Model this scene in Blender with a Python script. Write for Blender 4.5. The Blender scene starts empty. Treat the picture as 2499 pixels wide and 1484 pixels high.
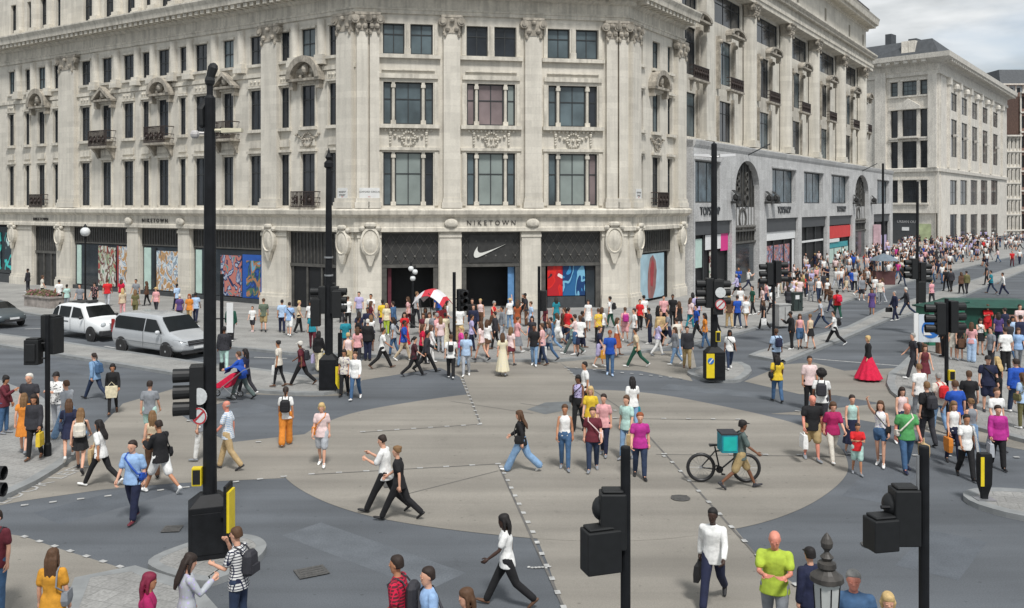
import bpy, bmesh, math, random
from mathutils import Vector, Matrix
random.seed(7)
C = bpy.context.scene.collection
R = math.radians
pi = math.pi
# ---------------------------------------------------------------- camera
F, HC, HX, HY = 2219.0, 6.8, 1249.0, 500.0      # focal px, camera height, principal column, horizon row
cam = bpy.data.objects.new('camera', bpy.data.cameras.new('camera'))
C.objects.link(cam); bpy.context.scene.camera = cam
cam.location = (0, 0, HC); cam.rotation_euler = (R(90), 0, 0)
cam.data.sensor_width = 36; cam.data.lens = F/2498*36
cam.data.shift_y = -(742-HY)/2498; cam.data.clip_end = 4000; cam.data.clip_start = .1
# ---------------------------------------------------------------- world, sun, exposure
SUN_EL, SUN_AZ = 56, 165            # elevation, compass-like angle of the sun measured from +Y towards +X
w = bpy.data.worlds.new('World'); bpy.context.scene.world = w; w.use_nodes = True
nt = w.node_tree; nt.nodes.clear()
def N(t, **k):
    n = nt.nodes.new(t)
    for a, b in k.items(): setattr(n, a, b)
    return n
out = N('ShaderNodeOutputWorld'); bg = N('ShaderNodeBackground'); bg.inputs[1].default_value = .105
sky = N('ShaderNodeTexSky', sky_type='NISHITA', sun_disc=False, sun_elevation=R(SUN_EL), sun_rotation=R(SUN_AZ))
tc = N('ShaderNodeTexCoord'); mp = N('ShaderNodeMapping'); mp.inputs['Scale'].default_value = (1, 1, 3.2)
n1 = N('ShaderNodeTexNoise'); n1.inputs['Scale'].default_value = 2.3; n1.inputs['Detail'].default_value = 7; n1.inputs['Distortion'].default_value = .5
n2 = N('ShaderNodeTexNoise'); n2.inputs['Scale'].default_value = 4.6; n2.inputs['Detail'].default_value = 6
r1 = N('ShaderNodeValToRGB'); r1.color_ramp.elements[0].position = .22; r1.color_ramp.elements[1].position = .46
r2 = N('ShaderNodeValToRGB'); r2.color_ramp.elements[0].position = .40; r2.color_ramp.elements[1].position = .60
r2.color_ramp.elements[0].color = (3.3, 3.6, 3.8, 1); r2.color_ramp.elements[1].color = (7.2, 7.4, 7.5, 1)
mx = N('ShaderNodeMix', data_type='RGBA')
L = nt.links.new
L(tc.outputs['Generated'], mp.inputs[0]); L(mp.outputs[0], n1.inputs['Vector']); L(mp.outputs[0], n2.inputs['Vector'])
L(n1.outputs[0], r1.inputs[0]); L(n2.outputs[0], r2.inputs[0])
L(r1.outputs[0], mx.inputs['Factor']); L(sky.outputs[0], mx.inputs['A']); L(r2.outputs[0], mx.inputs['B'])
L(mx.outputs['Result'], bg.inputs[0]); L(bg.outputs[0], out.inputs[0])
sd = bpy.data.lights.new('sun', 'SUN'); sun = bpy.data.objects.new('sun', sd); C.objects.link(sun)
sd.energy = 2.7; sd.angle = R(10); sd.color = (1, .975, .94)
a_ = R(SUN_AZ); e_ = R(SUN_EL)
sdir = Vector((math.sin(a_)*math.cos(e_), math.cos(a_)*math.cos(e_), math.sin(e_)))
sun.rotation_euler = sdir.to_track_quat('Z', 'Y').to_euler()
vs = bpy.context.scene.view_settings
vs.view_transform = 'Standard'; vs.look = 'None'; vs.exposure = .2; vs.gamma = 1
# ---------------------------------------------------------------- helpers
def lin(c):
    return tuple(((v/255)/12.92 if v/255 <= .04045 else ((v/255+.055)/1.055)**2.4) for v in c)
def gp(x, y, z=0.0):
    """photo position of something standing on the street -> street coordinates"""
    d = F*(HC-z)/(y-HY); return Vector(((x-HX)*d/F, d, z))
def pxm(y): return (y-HY)/HC
_m = {}; LA_ = math.atan2(-.541, .841)
def mat(name, col, rough=.8, var=.12, scale=3.0, bump=.0, metal=0.0, spec=.5, streak=0, joints=None, alpha=None, emit=0, detail=5, fine=0, famp=.18, bs=None, bd=.02, tyre=0):
    if name in _m: return _m[name]
    m = bpy.data.materials.new(name); m.use_nodes = True; nt = m.node_tree
    b = nt.nodes['Principled BSDF']; b.inputs['Roughness'].default_value = rough
    b.inputs['Metallic'].default_value = metal; b.inputs['Specular IOR Level'].default_value = spec
    c = tuple(col)+(1,)
    b.inputs['Base Color'].default_value = c
    if var or bump or streak or joints:
        tc = nt.nodes.new('ShaderNodeTexCoord'); no = nt.nodes.new('ShaderNodeTexNoise')
        no.inputs['Scale'].default_value = scale; no.inputs['Detail'].default_value = detail
        L = nt.links.new
        L(tc.outputs['Object'], no.inputs['Vector'])
        mr = nt.nodes.new('ShaderNodeMapRange'); mr.inputs[1].default_value = .3; mr.inputs[2].default_value = .7
        mr.inputs[3].default_value = 1-var; mr.inputs[4].default_value = 1+var
        L(no.outputs[0], mr.inputs[0]); fac = mr.outputs[0]
        def mul(a, bb):
            q = nt.nodes.new('ShaderNodeMath'); q.operation = 'MULTIPLY'; L(a, q.inputs[0]); L(bb, q.inputs[1]); return q.outputs[0]
        if fine:
            n4 = nt.nodes.new('ShaderNodeTexNoise'); n4.inputs['Scale'].default_value = fine; n4.inputs['Detail'].default_value = 3
            L(tc.outputs['Object'], n4.inputs['Vector'])
            m4 = nt.nodes.new('ShaderNodeMapRange'); m4.inputs[1].default_value = .3; m4.inputs[2].default_value = .7; m4.inputs[3].default_value = 1-famp; m4.inputs[4].default_value = 1+famp
            L(n4.outputs[0], m4.inputs[0]); fac = mul(fac, m4.outputs[0])
        for q_ in range(2 if tyre else 0):
            mt = nt.nodes.new('ShaderNodeMapping'); mt.inputs['Rotation'].default_value = (0, 0, (-LA_, pi/2-LA_)[q_]); mt.inputs['Scale'].default_value = (.045, .8, 1)
            n5 = nt.nodes.new('ShaderNodeTexNoise'); n5.inputs['Scale'].default_value = 1; n5.inputs['Detail'].default_value = 6; L(tc.outputs['Object'], mt.inputs[0]); L(mt.outputs[0], n5.inputs['Vector'])
            m5 = nt.nodes.new('ShaderNodeMapRange'); m5.inputs[1].default_value = .38; m5.inputs[2].default_value = .62; m5.inputs[3].default_value = 1-tyre; m5.inputs[4].default_value = 1+tyre*.6
            L(n5.outputs[0], m5.inputs[0]); fac = mul(fac, m5.outputs[0])
        if tyre:
            n6 = nt.nodes.new('ShaderNodeTexNoise'); n6.inputs['Scale'].default_value = 1.7; n6.inputs['Detail'].default_value = 9; n6.inputs['Roughness'].default_value = .7; L(tc.outputs['Object'], n6.inputs['Vector'])
            m6 = nt.nodes.new('ShaderNodeMapRange'); m6.inputs[1].default_value = .30; m6.inputs[2].default_value = .42; m6.inputs[3].default_value = .86; m6.inputs[4].default_value = 1
            L(n6.outputs[0], m6.inputs[0]); fac = mul(fac, m6.outputs[0])
            vo = nt.nodes.new('ShaderNodeTexVoronoi'); vo.inputs['Scale'].default_value = 2.2; L(tc.outputs['Object'], vo.inputs['Vector'])
            m7 = nt.nodes.new('ShaderNodeMapRange'); m7.inputs[1].default_value = .05; m7.inputs[2].default_value = .09; m7.inputs[3].default_value = .72; m7.inputs[4].default_value = 1
            L(vo.outputs['Distance'], m7.inputs[0]); fac = mul(fac, m7.outputs[0])
        if streak:
            mp = nt.nodes.new('ShaderNodeMapping'); mp.inputs['Scale'].default_value = (2.2, 2.2, .16)
            ns = nt.nodes.new('ShaderNodeTexNoise'); ns.inputs['Scale'].default_value = 1.6; ns.inputs['Detail'].default_value = 6
            L(tc.outputs['Object'], mp.inputs[0]); L(mp.outputs[0], ns.inputs['Vector'])
            m2 = nt.nodes.new('ShaderNodeMapRange'); m2.inputs[1].default_value = .36; m2.inputs[2].default_value = .56
            m2.inputs[3].default_value = 1-streak; m2.inputs[4].default_value = 1.03
            L(ns.outputs[0], m2.inputs[0]); fac = mul(fac, m2.outputs[0])
        if joints:
            jw, jh, ang, vert, depth = joints
            mp = nt.nodes.new('ShaderNodeMapping')
            br = nt.nodes.new('ShaderNodeTexBrick'); br.inputs['Scale'].default_value = 1
            br.inputs['Brick Width'].default_value = jw; br.inputs['Row Height'].default_value = jh; br.inputs['Mortar Size'].default_value = .018 if vert else .012
            br.inputs['Color1'].default_value = (1, 1, 1, 1); br.inputs['Color2'].default_value = (.86, .86, .86, 1); br.inputs['Mortar'].default_value = (depth,)*3+(1,)
            if vert:
                dt = nt.nodes.new('ShaderNodeVectorMath'); dt.operation = 'DOT_PRODUCT'; dt.inputs[1].default_value = (math.cos(ang), math.sin(ang), 0)
                L(tc.outputs['Object'], dt.inputs[0]); sx = nt.nodes.new('ShaderNodeSeparateXYZ'); L(tc.outputs['Object'], sx.inputs[0])
                cx = nt.nodes.new('ShaderNodeCombineXYZ'); L(dt.outputs['Value'], cx.inputs[0]); L(sx.outputs[2], cx.inputs[1]); L(cx.outputs[0], br.inputs['Vector'])
            else:
                mp.inputs['Rotation'].default_value = (0, 0, -ang); L(tc.outputs['Object'], mp.inputs[0]); L(mp.outputs[0], br.inputs['Vector'])
            fac = mul(fac, br.outputs['Color'])
        vm = nt.nodes.new('ShaderNodeVectorMath'); vm.operation = 'SCALE'; vm.inputs[0].default_value = c[:3]
        L(fac, vm.inputs['Scale']); L(vm.outputs[0], b.inputs['Base Color'])
        if bump:
            n3 = nt.nodes.new('ShaderNodeTexNoise'); n3.inputs['Scale'].default_value = bs or scale*6; n3.inputs['Detail'].default_value = 4
            L(tc.outputs['Object'], n3.inputs['Vector'])
            bp = nt.nodes.new('ShaderNodeBump'); bp.inputs['Strength'].default_value = bump; bp.inputs['Distance'].default_value = bd
            L(n3.outputs[0], bp.inputs['Height']); L(bp.outputs[0], b.inputs['Normal'])
    if emit:
        b.inputs['Emission Color'].default_value = c; b.inputs['Emission Strength'].default_value = emit
    _m[name] = m; return m
ORG = {}
def org(o): return ORG.get(o.name, Vector((0, 0, 0))) if o else Vector((0, 0, 0))
class MB:
    """collects faces; with a wall frame W, coordinates are (along, outwards, up)"""
    def __init__(s, W=None): s.v = []; s.f = []; s.mi = []; s.m = 0; s.W = W
    def P(s, p):
        return s.W.at(*p) if s.W else Vector(p)
    def add(s, vs, fs):
        k = len(s.v); s.v += [s.P(p) for p in vs]; s.f += [[i+k for i in f] for f in fs]; s.mi += [s.m]*len(fs)
    def box(s, a, b, c, d, e, f):
        s.add([(a,c,e),(b,c,e),(b,d,e),(a,d,e),(a,c,f),(b,c,f),(b,d,f),(a,d,f)],
              [(0,3,2,1),(4,5,6,7),(0,1,5,4),(1,2,6,5),(2,3,7,6),(3,0,4,7)])
    def cbox(s, x, y, z, sx, sy, sz): s.box(x-sx/2, x+sx/2, y-sy/2, y+sy/2, z, z+sz)
    def quad(s, *p): s.add(p, [tuple(range(len(p)))])
    def loft(s, rings, cap=True, closed=True):
        n = len(rings[0]); k = len(s.v); fs = []
        vs = [p for r in rings for p in r]
        for i in range(len(rings)-1):
            for j in range(n if closed else n-1):
                a = i*n+j; b = i*n+(j+1) % n; fs.append((a, b, b+n, a+n))
        if cap: fs.append(tuple(range(n))[::-1]); fs.append(tuple((len(rings)-1)*n+j for j in range(n)))
        s.add(vs, fs)
    def lathe(s, prof, cx=0, cy=0, cz=0, n=16, ax='z'):
        rings = []
        for r, h in prof:
            ring = []
            for j in range(n):
                a = 2*pi*j/n; u, v = r*math.cos(a), r*math.sin(a)
                ring.append((cx+u, cy+v, cz+h) if ax == 'z' else (cx+h, cy+u, cz+v) if ax == 'x' else (cx+u, cy+h, cz+v))
            rings.append(ring)
        s.loft(rings)
    def tube(s, pts, rad, n=8, cap=2, ell=1.0):
        """round tube through points; radius per point; cap: number of dome rings"""
        pts = [Vector(p) for p in pts]; rad = list(rad) if hasattr(rad, '__len__') else [rad]*len(pts)
        rings = []; ref = None
        for i, p in enumerate(pts):
            t = (pts[min(i+1, len(pts)-1)]-pts[max(i-1, 0)]).normalized()
            if ref is None: ref = Vector((1, 0, 0)) if abs(t.x) < .8 else Vector((0, 1, 0))
            a = (ref - t*ref.dot(t)).normalized(); b = t.cross(a); ref = a
            def ring(c, r): return [tuple(c+a*(r*math.cos(2*pi*j/n))+b*(r*ell*math.sin(2*pi*j/n))) for j in range(n)]
            if i == 0 and cap:
                for q in range(cap, 0, -1): an = q*pi/2/(cap+.35); rings.append(ring(p-t*rad[0]*math.sin(an), rad[0]*math.cos(an)))
            rings.append(ring(p, rad[i]))
            if i == len(pts)-1 and cap:
                for q in range(1, cap+1): an = q*pi/2/(cap+.35); rings.append(ring(p+t*rad[-1]*math.sin(an), rad[-1]*math.cos(an)))
        s.loft(rings)
    def ball(s, c, r, n=10, m=6, sc=(1, 1, 1)):
        rings = []
        for i in range(1, m):
            th = pi*i/m
            rings.append([(c[0]+r*sc[0]*math.sin(th)*math.cos(2*pi*j/n), c[1]+r*sc[1]*math.sin(th)*math.sin(2*pi*j/n), c[2]-r*sc[2]*math.cos(th)) for j in range(n)])
        s.loft(rings)
    def prism(s, poly, z0, z1):
        s.loft([[(p[0], p[1], z0) for p in poly], [(p[0], p[1], z1) for p in poly]])
    def uprism(s, poly, n0, n1):
        """polygon in (u,z) given thickness n0..n1"""
        s.loft([[(p[0], n0, p[1]) for p in poly], [(p[0], n1, p[1]) for p in poly]])
    def mesh(s, name, o=Vector((0, 0, 0)), smooth=False):
        me = bpy.data.meshes.new(name); me.from_pydata([tuple(v-o) for v in s.v], [], s.f)
        if any(s.mi): me.polygons.foreach_set('material_index', s.mi)
        bm = bmesh.new(); bm.from_mesh(me); bmesh.ops.recalc_face_normals(bm, faces=bm.faces); bm.to_mesh(me); bm.free()
        if smooth: me.polygons.foreach_set('use_smooth', [True]*len(me.polygons))
        return me
    def build(s, name, m, parent=None, smooth=False, bevel=0, tag=None, local=False):
        o = Vector((0, 0, 0)) if local else org(parent)
        ob = bpy.data.objects.new(name, s.mesh(name, o, smooth)); C.objects.link(ob)
        for x in (m if isinstance(m, (list, tuple)) else [m]): ob.data.materials.append(x)
        if parent: ob.parent = parent
        if not local: ORG[ob.name] = o
        if bevel:
            b = ob.modifiers.new('bevel', 'BEVEL'); b.width = bevel; b.segments = 2; b.limit_method = 'ANGLE'
        if tag: tagit(ob, *tag)
        return ob
def tagit(o, label=None, cat=None, group=None, kind=None):
    if label: o['label'] = label
    if cat: o['category'] = cat
    if group: o['group'] = group
    if kind: o['kind'] = kind
    return o
def empty(name, loc=(0, 0, 0), rz=0, label=None, cat=None, group=None, origin=False):
    o = bpy.data.objects.new(name, None); C.objects.link(o); o.location = loc; o.rotation_euler = (0, 0, rz); o.empty_display_size = .3
    if origin: ORG[o.name] = Vector(loc)
    tagit(o, label, cat, group); return o
def copy_tree(o, parent=None):
    c = o.copy(); C.objects.link(c)
    if parent: c.parent = parent; c.matrix_parent_inverse = o.matrix_parent_inverse.copy()
    for ch in KIDS(o): copy_tree(ch, c)
    return c
def KIDS(o): return [x for x in bpy.data.objects if x.parent == o]
class Wall:
    def __init__(s, p, d, flip=1):
        s.p = Vector((p[0], p[1], 0)); s.d = Vector((d[0], d[1], 0)).normalized()
        n = Vector((s.d.y, -s.d.x, 0))
        if n.dot(s.p) > 0: n = -n
        s.n = n
    def at(s, u, n, z): return s.p + s.d*u + s.n*n + Vector((0, 0, z))
    def u(s, x):
        t = (x-HX)/F; return (t*s.p.y-s.p.x)/(s.d.x-t*s.d.y)
    def z(s, x, y):
        Y = s.p.y+s.u(x)*s.d.y; return HC-(y-HY)*Y/F
    def text(s, body, u, n, z, size, parent, m, ext=.03, name='lettering', sx=1.0, spacing=1.0):
        cu = bpy.data.curves.new('t', 'FONT'); cu.body = body; cu.size = size; cu.extrude = ext; cu.align_x = 'CENTER'; cu.resolution_u = 2; cu.space_character = spacing
        t = bpy.data.objects.new('t', cu); C.objects.link(t)
        me = bpy.data.meshes.new_from_object(t.evaluated_get(bpy.context.evaluated_depsgraph_get()))
        bpy.data.objects.remove(t)
        sgn = 1 if s.d.x > 0 else -1
        for v in me.vertices: v.co = s.at(u+sgn*v.co.x*sx, n+v.co.z, z+v.co.y) - org(parent)
        o = bpy.data.objects.new(name, me); C.objects.link(o); me.materials.append(m)
        if parent: o.parent = parent; ORG[o.name] = org(parent)
        return o
# ---------------------------------------------------------------- ground
LA = math.atan2(-.541, .841)
M_asph = mat('asphalt', (.110, .121, .135), .9, .14, .35, .25, fine=38, tyre=.15)
M_asph2 = mat('asphalt_pale', (.150, .158, .164), .9, .12, .5, .25, fine=38)
M_buff = mat('buff_surfacing', (.262, .243, .212), .9, .08, .45, .25, fine=40, detail=8, famp=.12, tyre=.14)
M_pave = mat('paving_slabs', (.33, .326, .312), .85, .10, .9, .1, tyre=.08, joints=(1.1, .75, LA, False, .72), fine=20)
M_pave2 = mat('paving_small', (.315, .312, .30), .85, .10, 1.2, .1, tyre=.08, joints=(.42, .42, LA+.2, False, .7), fine=20)
M_kerb = mat('kerb_granite', (.25, .26, .262), .8, .15, 3, .1)
M_white = mat('road_paint', (.43, .43, .42), .7, .3, 9)
M_line = mat('tar_seam', (.13, .125, .118), .9, .2, 3)
def sheet(name, polys, z, m, label=None):
    mb = MB()
    for p in polys: mb.quad(*[(q.x, q.y, z) for q in p])
    o = mb.build(name, m); o['kind'] = 'structure'
    return o
def G(pts): return [gp(*p) for p in pts]
def subdiv(poly):      # smooth a closed outline once
    r = []
    for i in range(len(poly)):
        a, b = poly[i], poly[(i+1) % len(poly)]; r += [a*.75+b*.25, a*.25+b*.75]
    return r
sheet('ground', [[Vector((-900, -200, 0)), Vector((900, -200, 0)), Vector((900, 1600, 0)), Vector((-900, 1600, 0))]], 0, M_asph)
# buff circle with four arms
ring = G([(1250,955),(1133,963),(1010,980),(887,1001),(814,1022),(745,1056),(703,1095),(684,1135),(694,1170),(764,1215),(870,1254),(1010,1282),(1221,1308),(1400,1322),(1600,1320),(1750,1300),(1873,1275),(1979,1233),(2052,1180),(2075,1140),(2050,1085),(1970,1042),(1873,1015),(1775,994),(1621,963),(1500,952),(1380,951)])
for _ in range(3): ring = subdiv(ring)
sheet('crossing_circle', [ring], .008, M_buff)
armN = G([(1300,1290),(1338,1380),(1372,1484),(1420,1640),(2300,1640),(2020,1484),(1850,1362),(1776,1268),(1640,1200),(1400,1200)])
armL = G([(760,1058),(560,1080),(500,1050),(440,1012),(560,978),(420,950),(300,985),(192,1095),(182,1121),(140,1152),(88,1184),(0,1228),(-200,1300),(-200,1270),(60,1222),(250,1195),(420,1180),(692,1167),(760,1120)])
armF = G([(1122,920),(1074,898),(1100,880),(1360,880),(1385,900),(1436,948),(1500,1000),(1400,1030),(1200,1030),(1150,990)])
armR = G([(1880,1010),(2060,1018),(2400,1080),(2560,1110),(2560,1070),(2498,1082),(2382,1051),(2300,1030),(2220,1000),(2173,961),(2163,941),(2170,915),(2193,898),(2060,905),(1985,885),(1917,889),(1815,931),(1950,962),(2040,965),(2150,985),(2000,1000)])
armBL = G([(-60,1290),(60,1310),(150,1341),(292,1385),(351,1397),(182,1425),(180,1500),(60,1640),(-300,1640),(-300,1290)])
armF2 = G([(600,962),(760,968),(830,966),(884,928),(1074,898),(1100,880),(900,868),(850,905),(620,930)])
armF3 = G([(1360,880),(1385,898),(1560,905),(1690,931),(1680,915),(1700,903),(1690,855),(1500,860)])
sheet('crossing_arms', [armN], .004, M_buff)
sheet('crossing_arm_side', [armL, armF, armBL], .0045, M_buff)
sheet('crossing_arm_far', [armR, armF2, armF3], .005, M_buff)
sheet('asphalt_patch', [G([(1285,1000),(1330,983),(1395,980),(1390,1000),(1330,1012)])], .012, mat('patch', (.14,.15,.155), .9, .2, 2))
rp_ = random.Random(4)
for k_, (x_, y_, w_, l_) in enumerate([(300,1215,1.2,3.5),(900,1350,1.0,4.2),(2150,1180,1.1,3.0),(2300,1350,2.4,1.1),(560,1010,1.2,3.0),(180,900,1.1,6.0),(2080,990,1.0,3.2),(1750,955,1.0,4.0)]):
    c_ = gp(x_, y_); a_ = LA+(0 if k_ % 2 else pi/2)+rp_.uniform(-.15,.15); d_ = Vector((math.cos(a_), math.sin(a_), 0)); n_ = Vector((-d_.y, d_.x, 0))
    sheet('asphalt_patch', [[c_-d_*l_/2-n_*w_/2, c_+d_*l_/2-n_*w_/2, c_+d_*l_/2+n_*w_/2, c_-d_*l_/2+n_*w_/2]], .0012+.0003*k_, mat('patch_%d' % (k_ % 3), ((.098,.110,.126),(.118,.131,.147),(.102,.114,.130))[k_ % 3], .9, .15, 1.5, .2, fine=30))
def raised(name, pts, h=.12, m=M_pave, smooth=0, kerb=.28):
    p = [v for v in G(pts)]
    for _ in range(smooth): p = subdiv(p)
    c = sum(p, Vector())/len(p)
    area = sum(p[i].x*p[(i+1) % len(p)].y-p[(i+1) % len(p)].x*p[i].y for i in range(len(p)))
    if area < 0: p.reverse()
    ins = []
    n = len(p)
    for i in range(n):
        a, b, d = p[i-1], p[i], p[(i+1) % n]
        e = (d-a).normalized() if (d-a).length > 1e-6 else Vector((1,0,0)); ins.append(b+Vector((-e.y, e.x, 0))*kerb)
    mb = MB(); mb.m = 0
    mb.prism([(q.x, q.y) for q in p], -.05, h-.01)
    k = MB(); k.loft([[(q.x, q.y, h-.01) for q in p], [(q.x, q.y, h) for q in p], [(q.x, q.y, h) for q in ins], [(q.x, q.y, h-.01) for q in ins]], cap=False)
    t = MB(); t.quad(*[(q.x, q.y, h-.004) for q in ins])
    o = mb.build(name, M_kerb); o['kind'] = 'structure'
    k.build('kerb', M_kerb, o); t.build('paving', m, o)
    return o
raised('pavement', [(-700,770),(-300,700),(0,757),(566,853),(624,858),(705,867),(900,872),(1100,884),(1360,884),(1500,872),(1600,858),(1695,841),(1815,814),(1873,797),(2060,741),(2123,720),(2240,684),(2420,640),(2498,622),(2498,590),(2330,585),(2100,600),(1700,700),(1500,738),(900,745),(400,700),(0,664),(-700,620)])
raised('median_strip', [(-700,700),(-300,768),(0,819),(150,838),(490,890),(600,902),(700,915),(770,928),(840,940),(835,958),(790,966),(720,966),(600,958),(426,917),(133,869),(0,848),(-300,800),(-700,745)])
raised('signal_island', [(1675,918),(1680,908),(1705,902),(1800,885),(1840,905),(1815,931),(1782,937),(1715,930)], smooth=1)
raised('median_strip', [(1826,872),(1850,862),(2067,801),(2163,754),(2330,700),(2440,664),(2560,628),(2600,640),(2498,664),(2356,724),(2273,750),(2213,774),(2166,784),(2060,831),(1917,889),(1900,886)], h=.12)
raised('signal_island', [(346,1380),(484,1328),(560,1315),(624,1319),(653,1338),(645,1360),(624,1379),(597,1401),(526,1430),(491,1435),(386,1409)], smooth=2, kerb=.2, m=M_pave2)
raised('signal_island', [(2344,1217),(2365,1204),(2420,1201),(2498,1205),(2760,1230),(2760,1330),(2498,1272),(2440,1260),(2370,1238)], smooth=1, m=M_pave2)
raised('pavement', [(-500,905),(-200,915),(0,935),(100,975),(165,1025),(190,1090),(182,1121),(140,1152),(88,1184),(0,1226),(-200,1300),(-500,1420)], m=M_pave2)
raised('pavement', [(2193,898),(2168,916),(2163,941),(2173,961),(2220,1000),(2300,1030),(2382,1051),(2498,1082),(2700,1150),(3100,1200),(3100,700),(2700,720),(2498,745),(2330,790),(2260,832)], m=M_pave2)
raised('pavement', [(182,1425),(330,1395),(386,1413),(480,1442),(530,1500),(620,1640),(100,1640)], m=M_pave2)
# studs along the crossing lines and painted marks
mb = MB()
SZ = [0]
def studs(a, b, n, w=.1, l=.15):
    SZ[0] += 1
    A, B = gp(*a), gp(*b)
    d = (B-A).normalized(); p = Vector((-d.y, d.x, 0))
    for i in range(n+1):
        c = A.lerp(B, i/n); x, y = d*l/2, p*w/2
        q = [c-x-y, c+x-y, c+x+y, c-x+y]
        mb.quad(*[(v.x, v.y, .017+.0012*SZ[0]) for v in q])
for a, b, n in [((60,1311),(380,1412),8),((60,1234),(692,1164),10),((760,1158),(1215,1133),7),((1222,1140),(1300,1300),8),((1300,1300),(1375,1484),6),
                ((885,1055),(1170,1037),7),((1172,1035),(1128,928),12),((560,1084),(700,1076),2),((1380,898),(1432,946),7),((1500,1003),(1620,1115),3),((1640,1130),(1850,1360),8),
                ((1500,1022),(1800,1025),5),((1620,1110),(1950,1112),4),((1945,1005),(2060,1022),3),((2070,1110),(2480,1118),5),((430,1013),(560,1083),4),((1385,898),(1660,925),12),((1850,1360),(2010,1484),5)]:
    studs(a, b, n)
o = mb.build('crossing_studs', M_white); o['kind'] = 'structure'
mb = MB()
def strip(pts, w, z=.014):
    P = [gp(*p) for p in pts]
    for a, b in zip(P, P[1:]):
        d = (b-a).normalized(); n = Vector((-d.y, d.x, 0))*w/2
        mb.quad(*[(v.x, v.y, z) for v in (a-n, b-n, b+n, a+n)])
strip([(885,1056),(1172,1036),(1128,920)], .05); strip([(760,1159),(1215,1133),(1375,1484)], .05); strip([(1435,945),(1530,1008),(1640,1128),(1850,1362)], .05)
strip([(1100,980),(1300,1010)], .03); strip([(960,1215),(1215,1150)], .03); strip([(1500,1022),(1800,1026)], .04); strip([(1600,1110),(2060,1115)], .04); strip([(1270,985),(1340,995)], .04)
o = mb.build('tar_seams', M_line); o['kind'] = 'structure'
mb = MB()
strip([(1985,876),(2110,886)], .12, .006); strip([(2110,886),(2195,893)], .12, .006); strip([(620,872),(700,875)], .12, .006); strip([(60,803),(160,800)], .15, .006); strip([(255,845),(330,858)], .15, .006)
strip([(2330,715),(2270,735)], .1, .006); strip([(445,985),(470,992)], .08, .009)
o = mb.build('road_markings', M_white); o['kind'] = 'structure'
def ground_text(body, x, y, size, ang, name):
    cu = bpy.data.curves.new('t', 'FONT'); cu.body = body; cu.size = size; cu.align_x = 'CENTER'; cu.resolution_u = 2
    t = bpy.data.objects.new('t', cu); C.objects.link(t)
    me = bpy.data.meshes.new_from_object(t.evaluated_get(bpy.context.evaluated_depsgraph_get())); bpy.data.objects.remove(t)
    o = bpy.data.objects.new(name, me); C.objects.link(o); me.materials.append(M_white); o['kind'] = 'structure'
    o.location = gp(x, y); o.location.z = .014; o.rotation_euler = (0, 0, ang)
q_ = gp(172, 1159)-gp(86, 1196)
ground_text('LOOK LEFT', 126, 1180, .62, math.atan2(q_.y, q_.x), 'road_lettering')
mb = MB()
for i in range(7): strip([(1287+i*8.5, 1385+(i%3)*1.5), (1293+i*8.5, 1386+(i%2)*2)], .07, .018+.001*i)
o = mb.build('worn_marking', M_white); o['kind'] = 'structure'
# manhole and drain covers let into the street
M_cov = mat('cover_iron', (.085, .083, .08), .7, .3, 18, .3)
def cover(x, y, w, d, rz, label, z=.02, rnd_=False):
    p = gp(x, y, z); mb = MB(); w *= .75; d *= .75
    if rnd_: mb.lathe([(.01, 0), (w/2, 0), (w/2, .006), (.01, .006)], n=20)
    else: mb.box(-w/2, w/2, -d/2, d/2, 0, .006)
    mb.m = 1
    for i in range(4): mb.box(-w*.4, w*.4, -d*.36+i*d*.22, -d*.36+i*d*.22+d*.08, .006, .012)
    o = mb.build('manhole_cover', [M_cov, M_cov], local=True); o.location = p; o.rotation_euler = (0, 0, rz); tagit(o, label, 'cover')
cover(960, 1180, .7, .7, .3, 'square iron cover on the beige circle near its left side')
cover(1660, 1215, .6, .6, 0, 'round iron cover on the beige circle beside the stud line', rnd_=True)
cover(760, 1395, .75, .6, .5, 'iron cover in the asphalt right of the near island')
cover(2130, 1330, .6, .6, .2, 'round iron cover in the asphalt by the bottom right signals', rnd_=True)
cover(420, 1290, .5, .5, .1, 'small square cover in the asphalt left of the tallest pole')
cover(1150, 905, .7, .6, .2, 'iron cover near the far kerb before the store')
cover(2000, 960, .7, .5, .2, 'iron cover in the buff strip by the right road')
# ---------------------------------------------------------------- materials for buildings
def stone(name, col, ang, jw=1.3, jh=.42, streak=.10):
    return mat(name, col, .85, .08, .5, .08, streak=streak, joints=(jw, jh, ang, True, .90), fine=9, famp=.05)
WA = Vector((-9.69, 56.46, 0)); WB = Vector((7.56, 59.5, 0))
WLs = Wall(WA, (-.841, .541)); WCs = Wall(WA, WB-WA); WRs = Wall(WB, (.545, .839))
PS = (.68, .64, .56)
S_L = stone('portland_stone_side', PS, math.atan2(.541, -.841)); S_C = stone('portland_stone', PS, math.atan2(3.04, 17.25)); S_R = stone('portland_stone_street', PS, math.atan2(.839, .545))
S_T = mat('stone_trim', (.63, .59, .51), .85, .14, 1.2, .1, streak=.22, fine=8, famp=.08)
S_W = mat('stone_worn', (.38, .345, .29), .9, .3, 2.2, .2, streak=.3, fine=10)
M_dkglass = mat('window_glass_dark', (.022, .027, .034), .12, .4, .8, spec=.55)
M_glass = mat('window_glass_blue', (.088, .118, .130), .15, .5, .5, spec=.6)
M_glassb = mat('window_glass_blind', (.25, .29, .275), .3, .25, .5, spec=.5)
M_glassp = mat('window_glass_pinkish', (.21, .165, .165), .3, .25, .8, spec=.5)
M_frame = mat('window_frame_dark', (.03, .034, .036), .5, .2, 4)
M_bronze = mat('bronze_dark', (.035, .035, .034), .5, .3, 3)
M_bronze2 = mat('bronze_raised', (.085, .082, .075), .5, .3, 3)
M_iron = mat('balcony_iron', (.045, .032, .028), .6, .3, 5)
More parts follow.
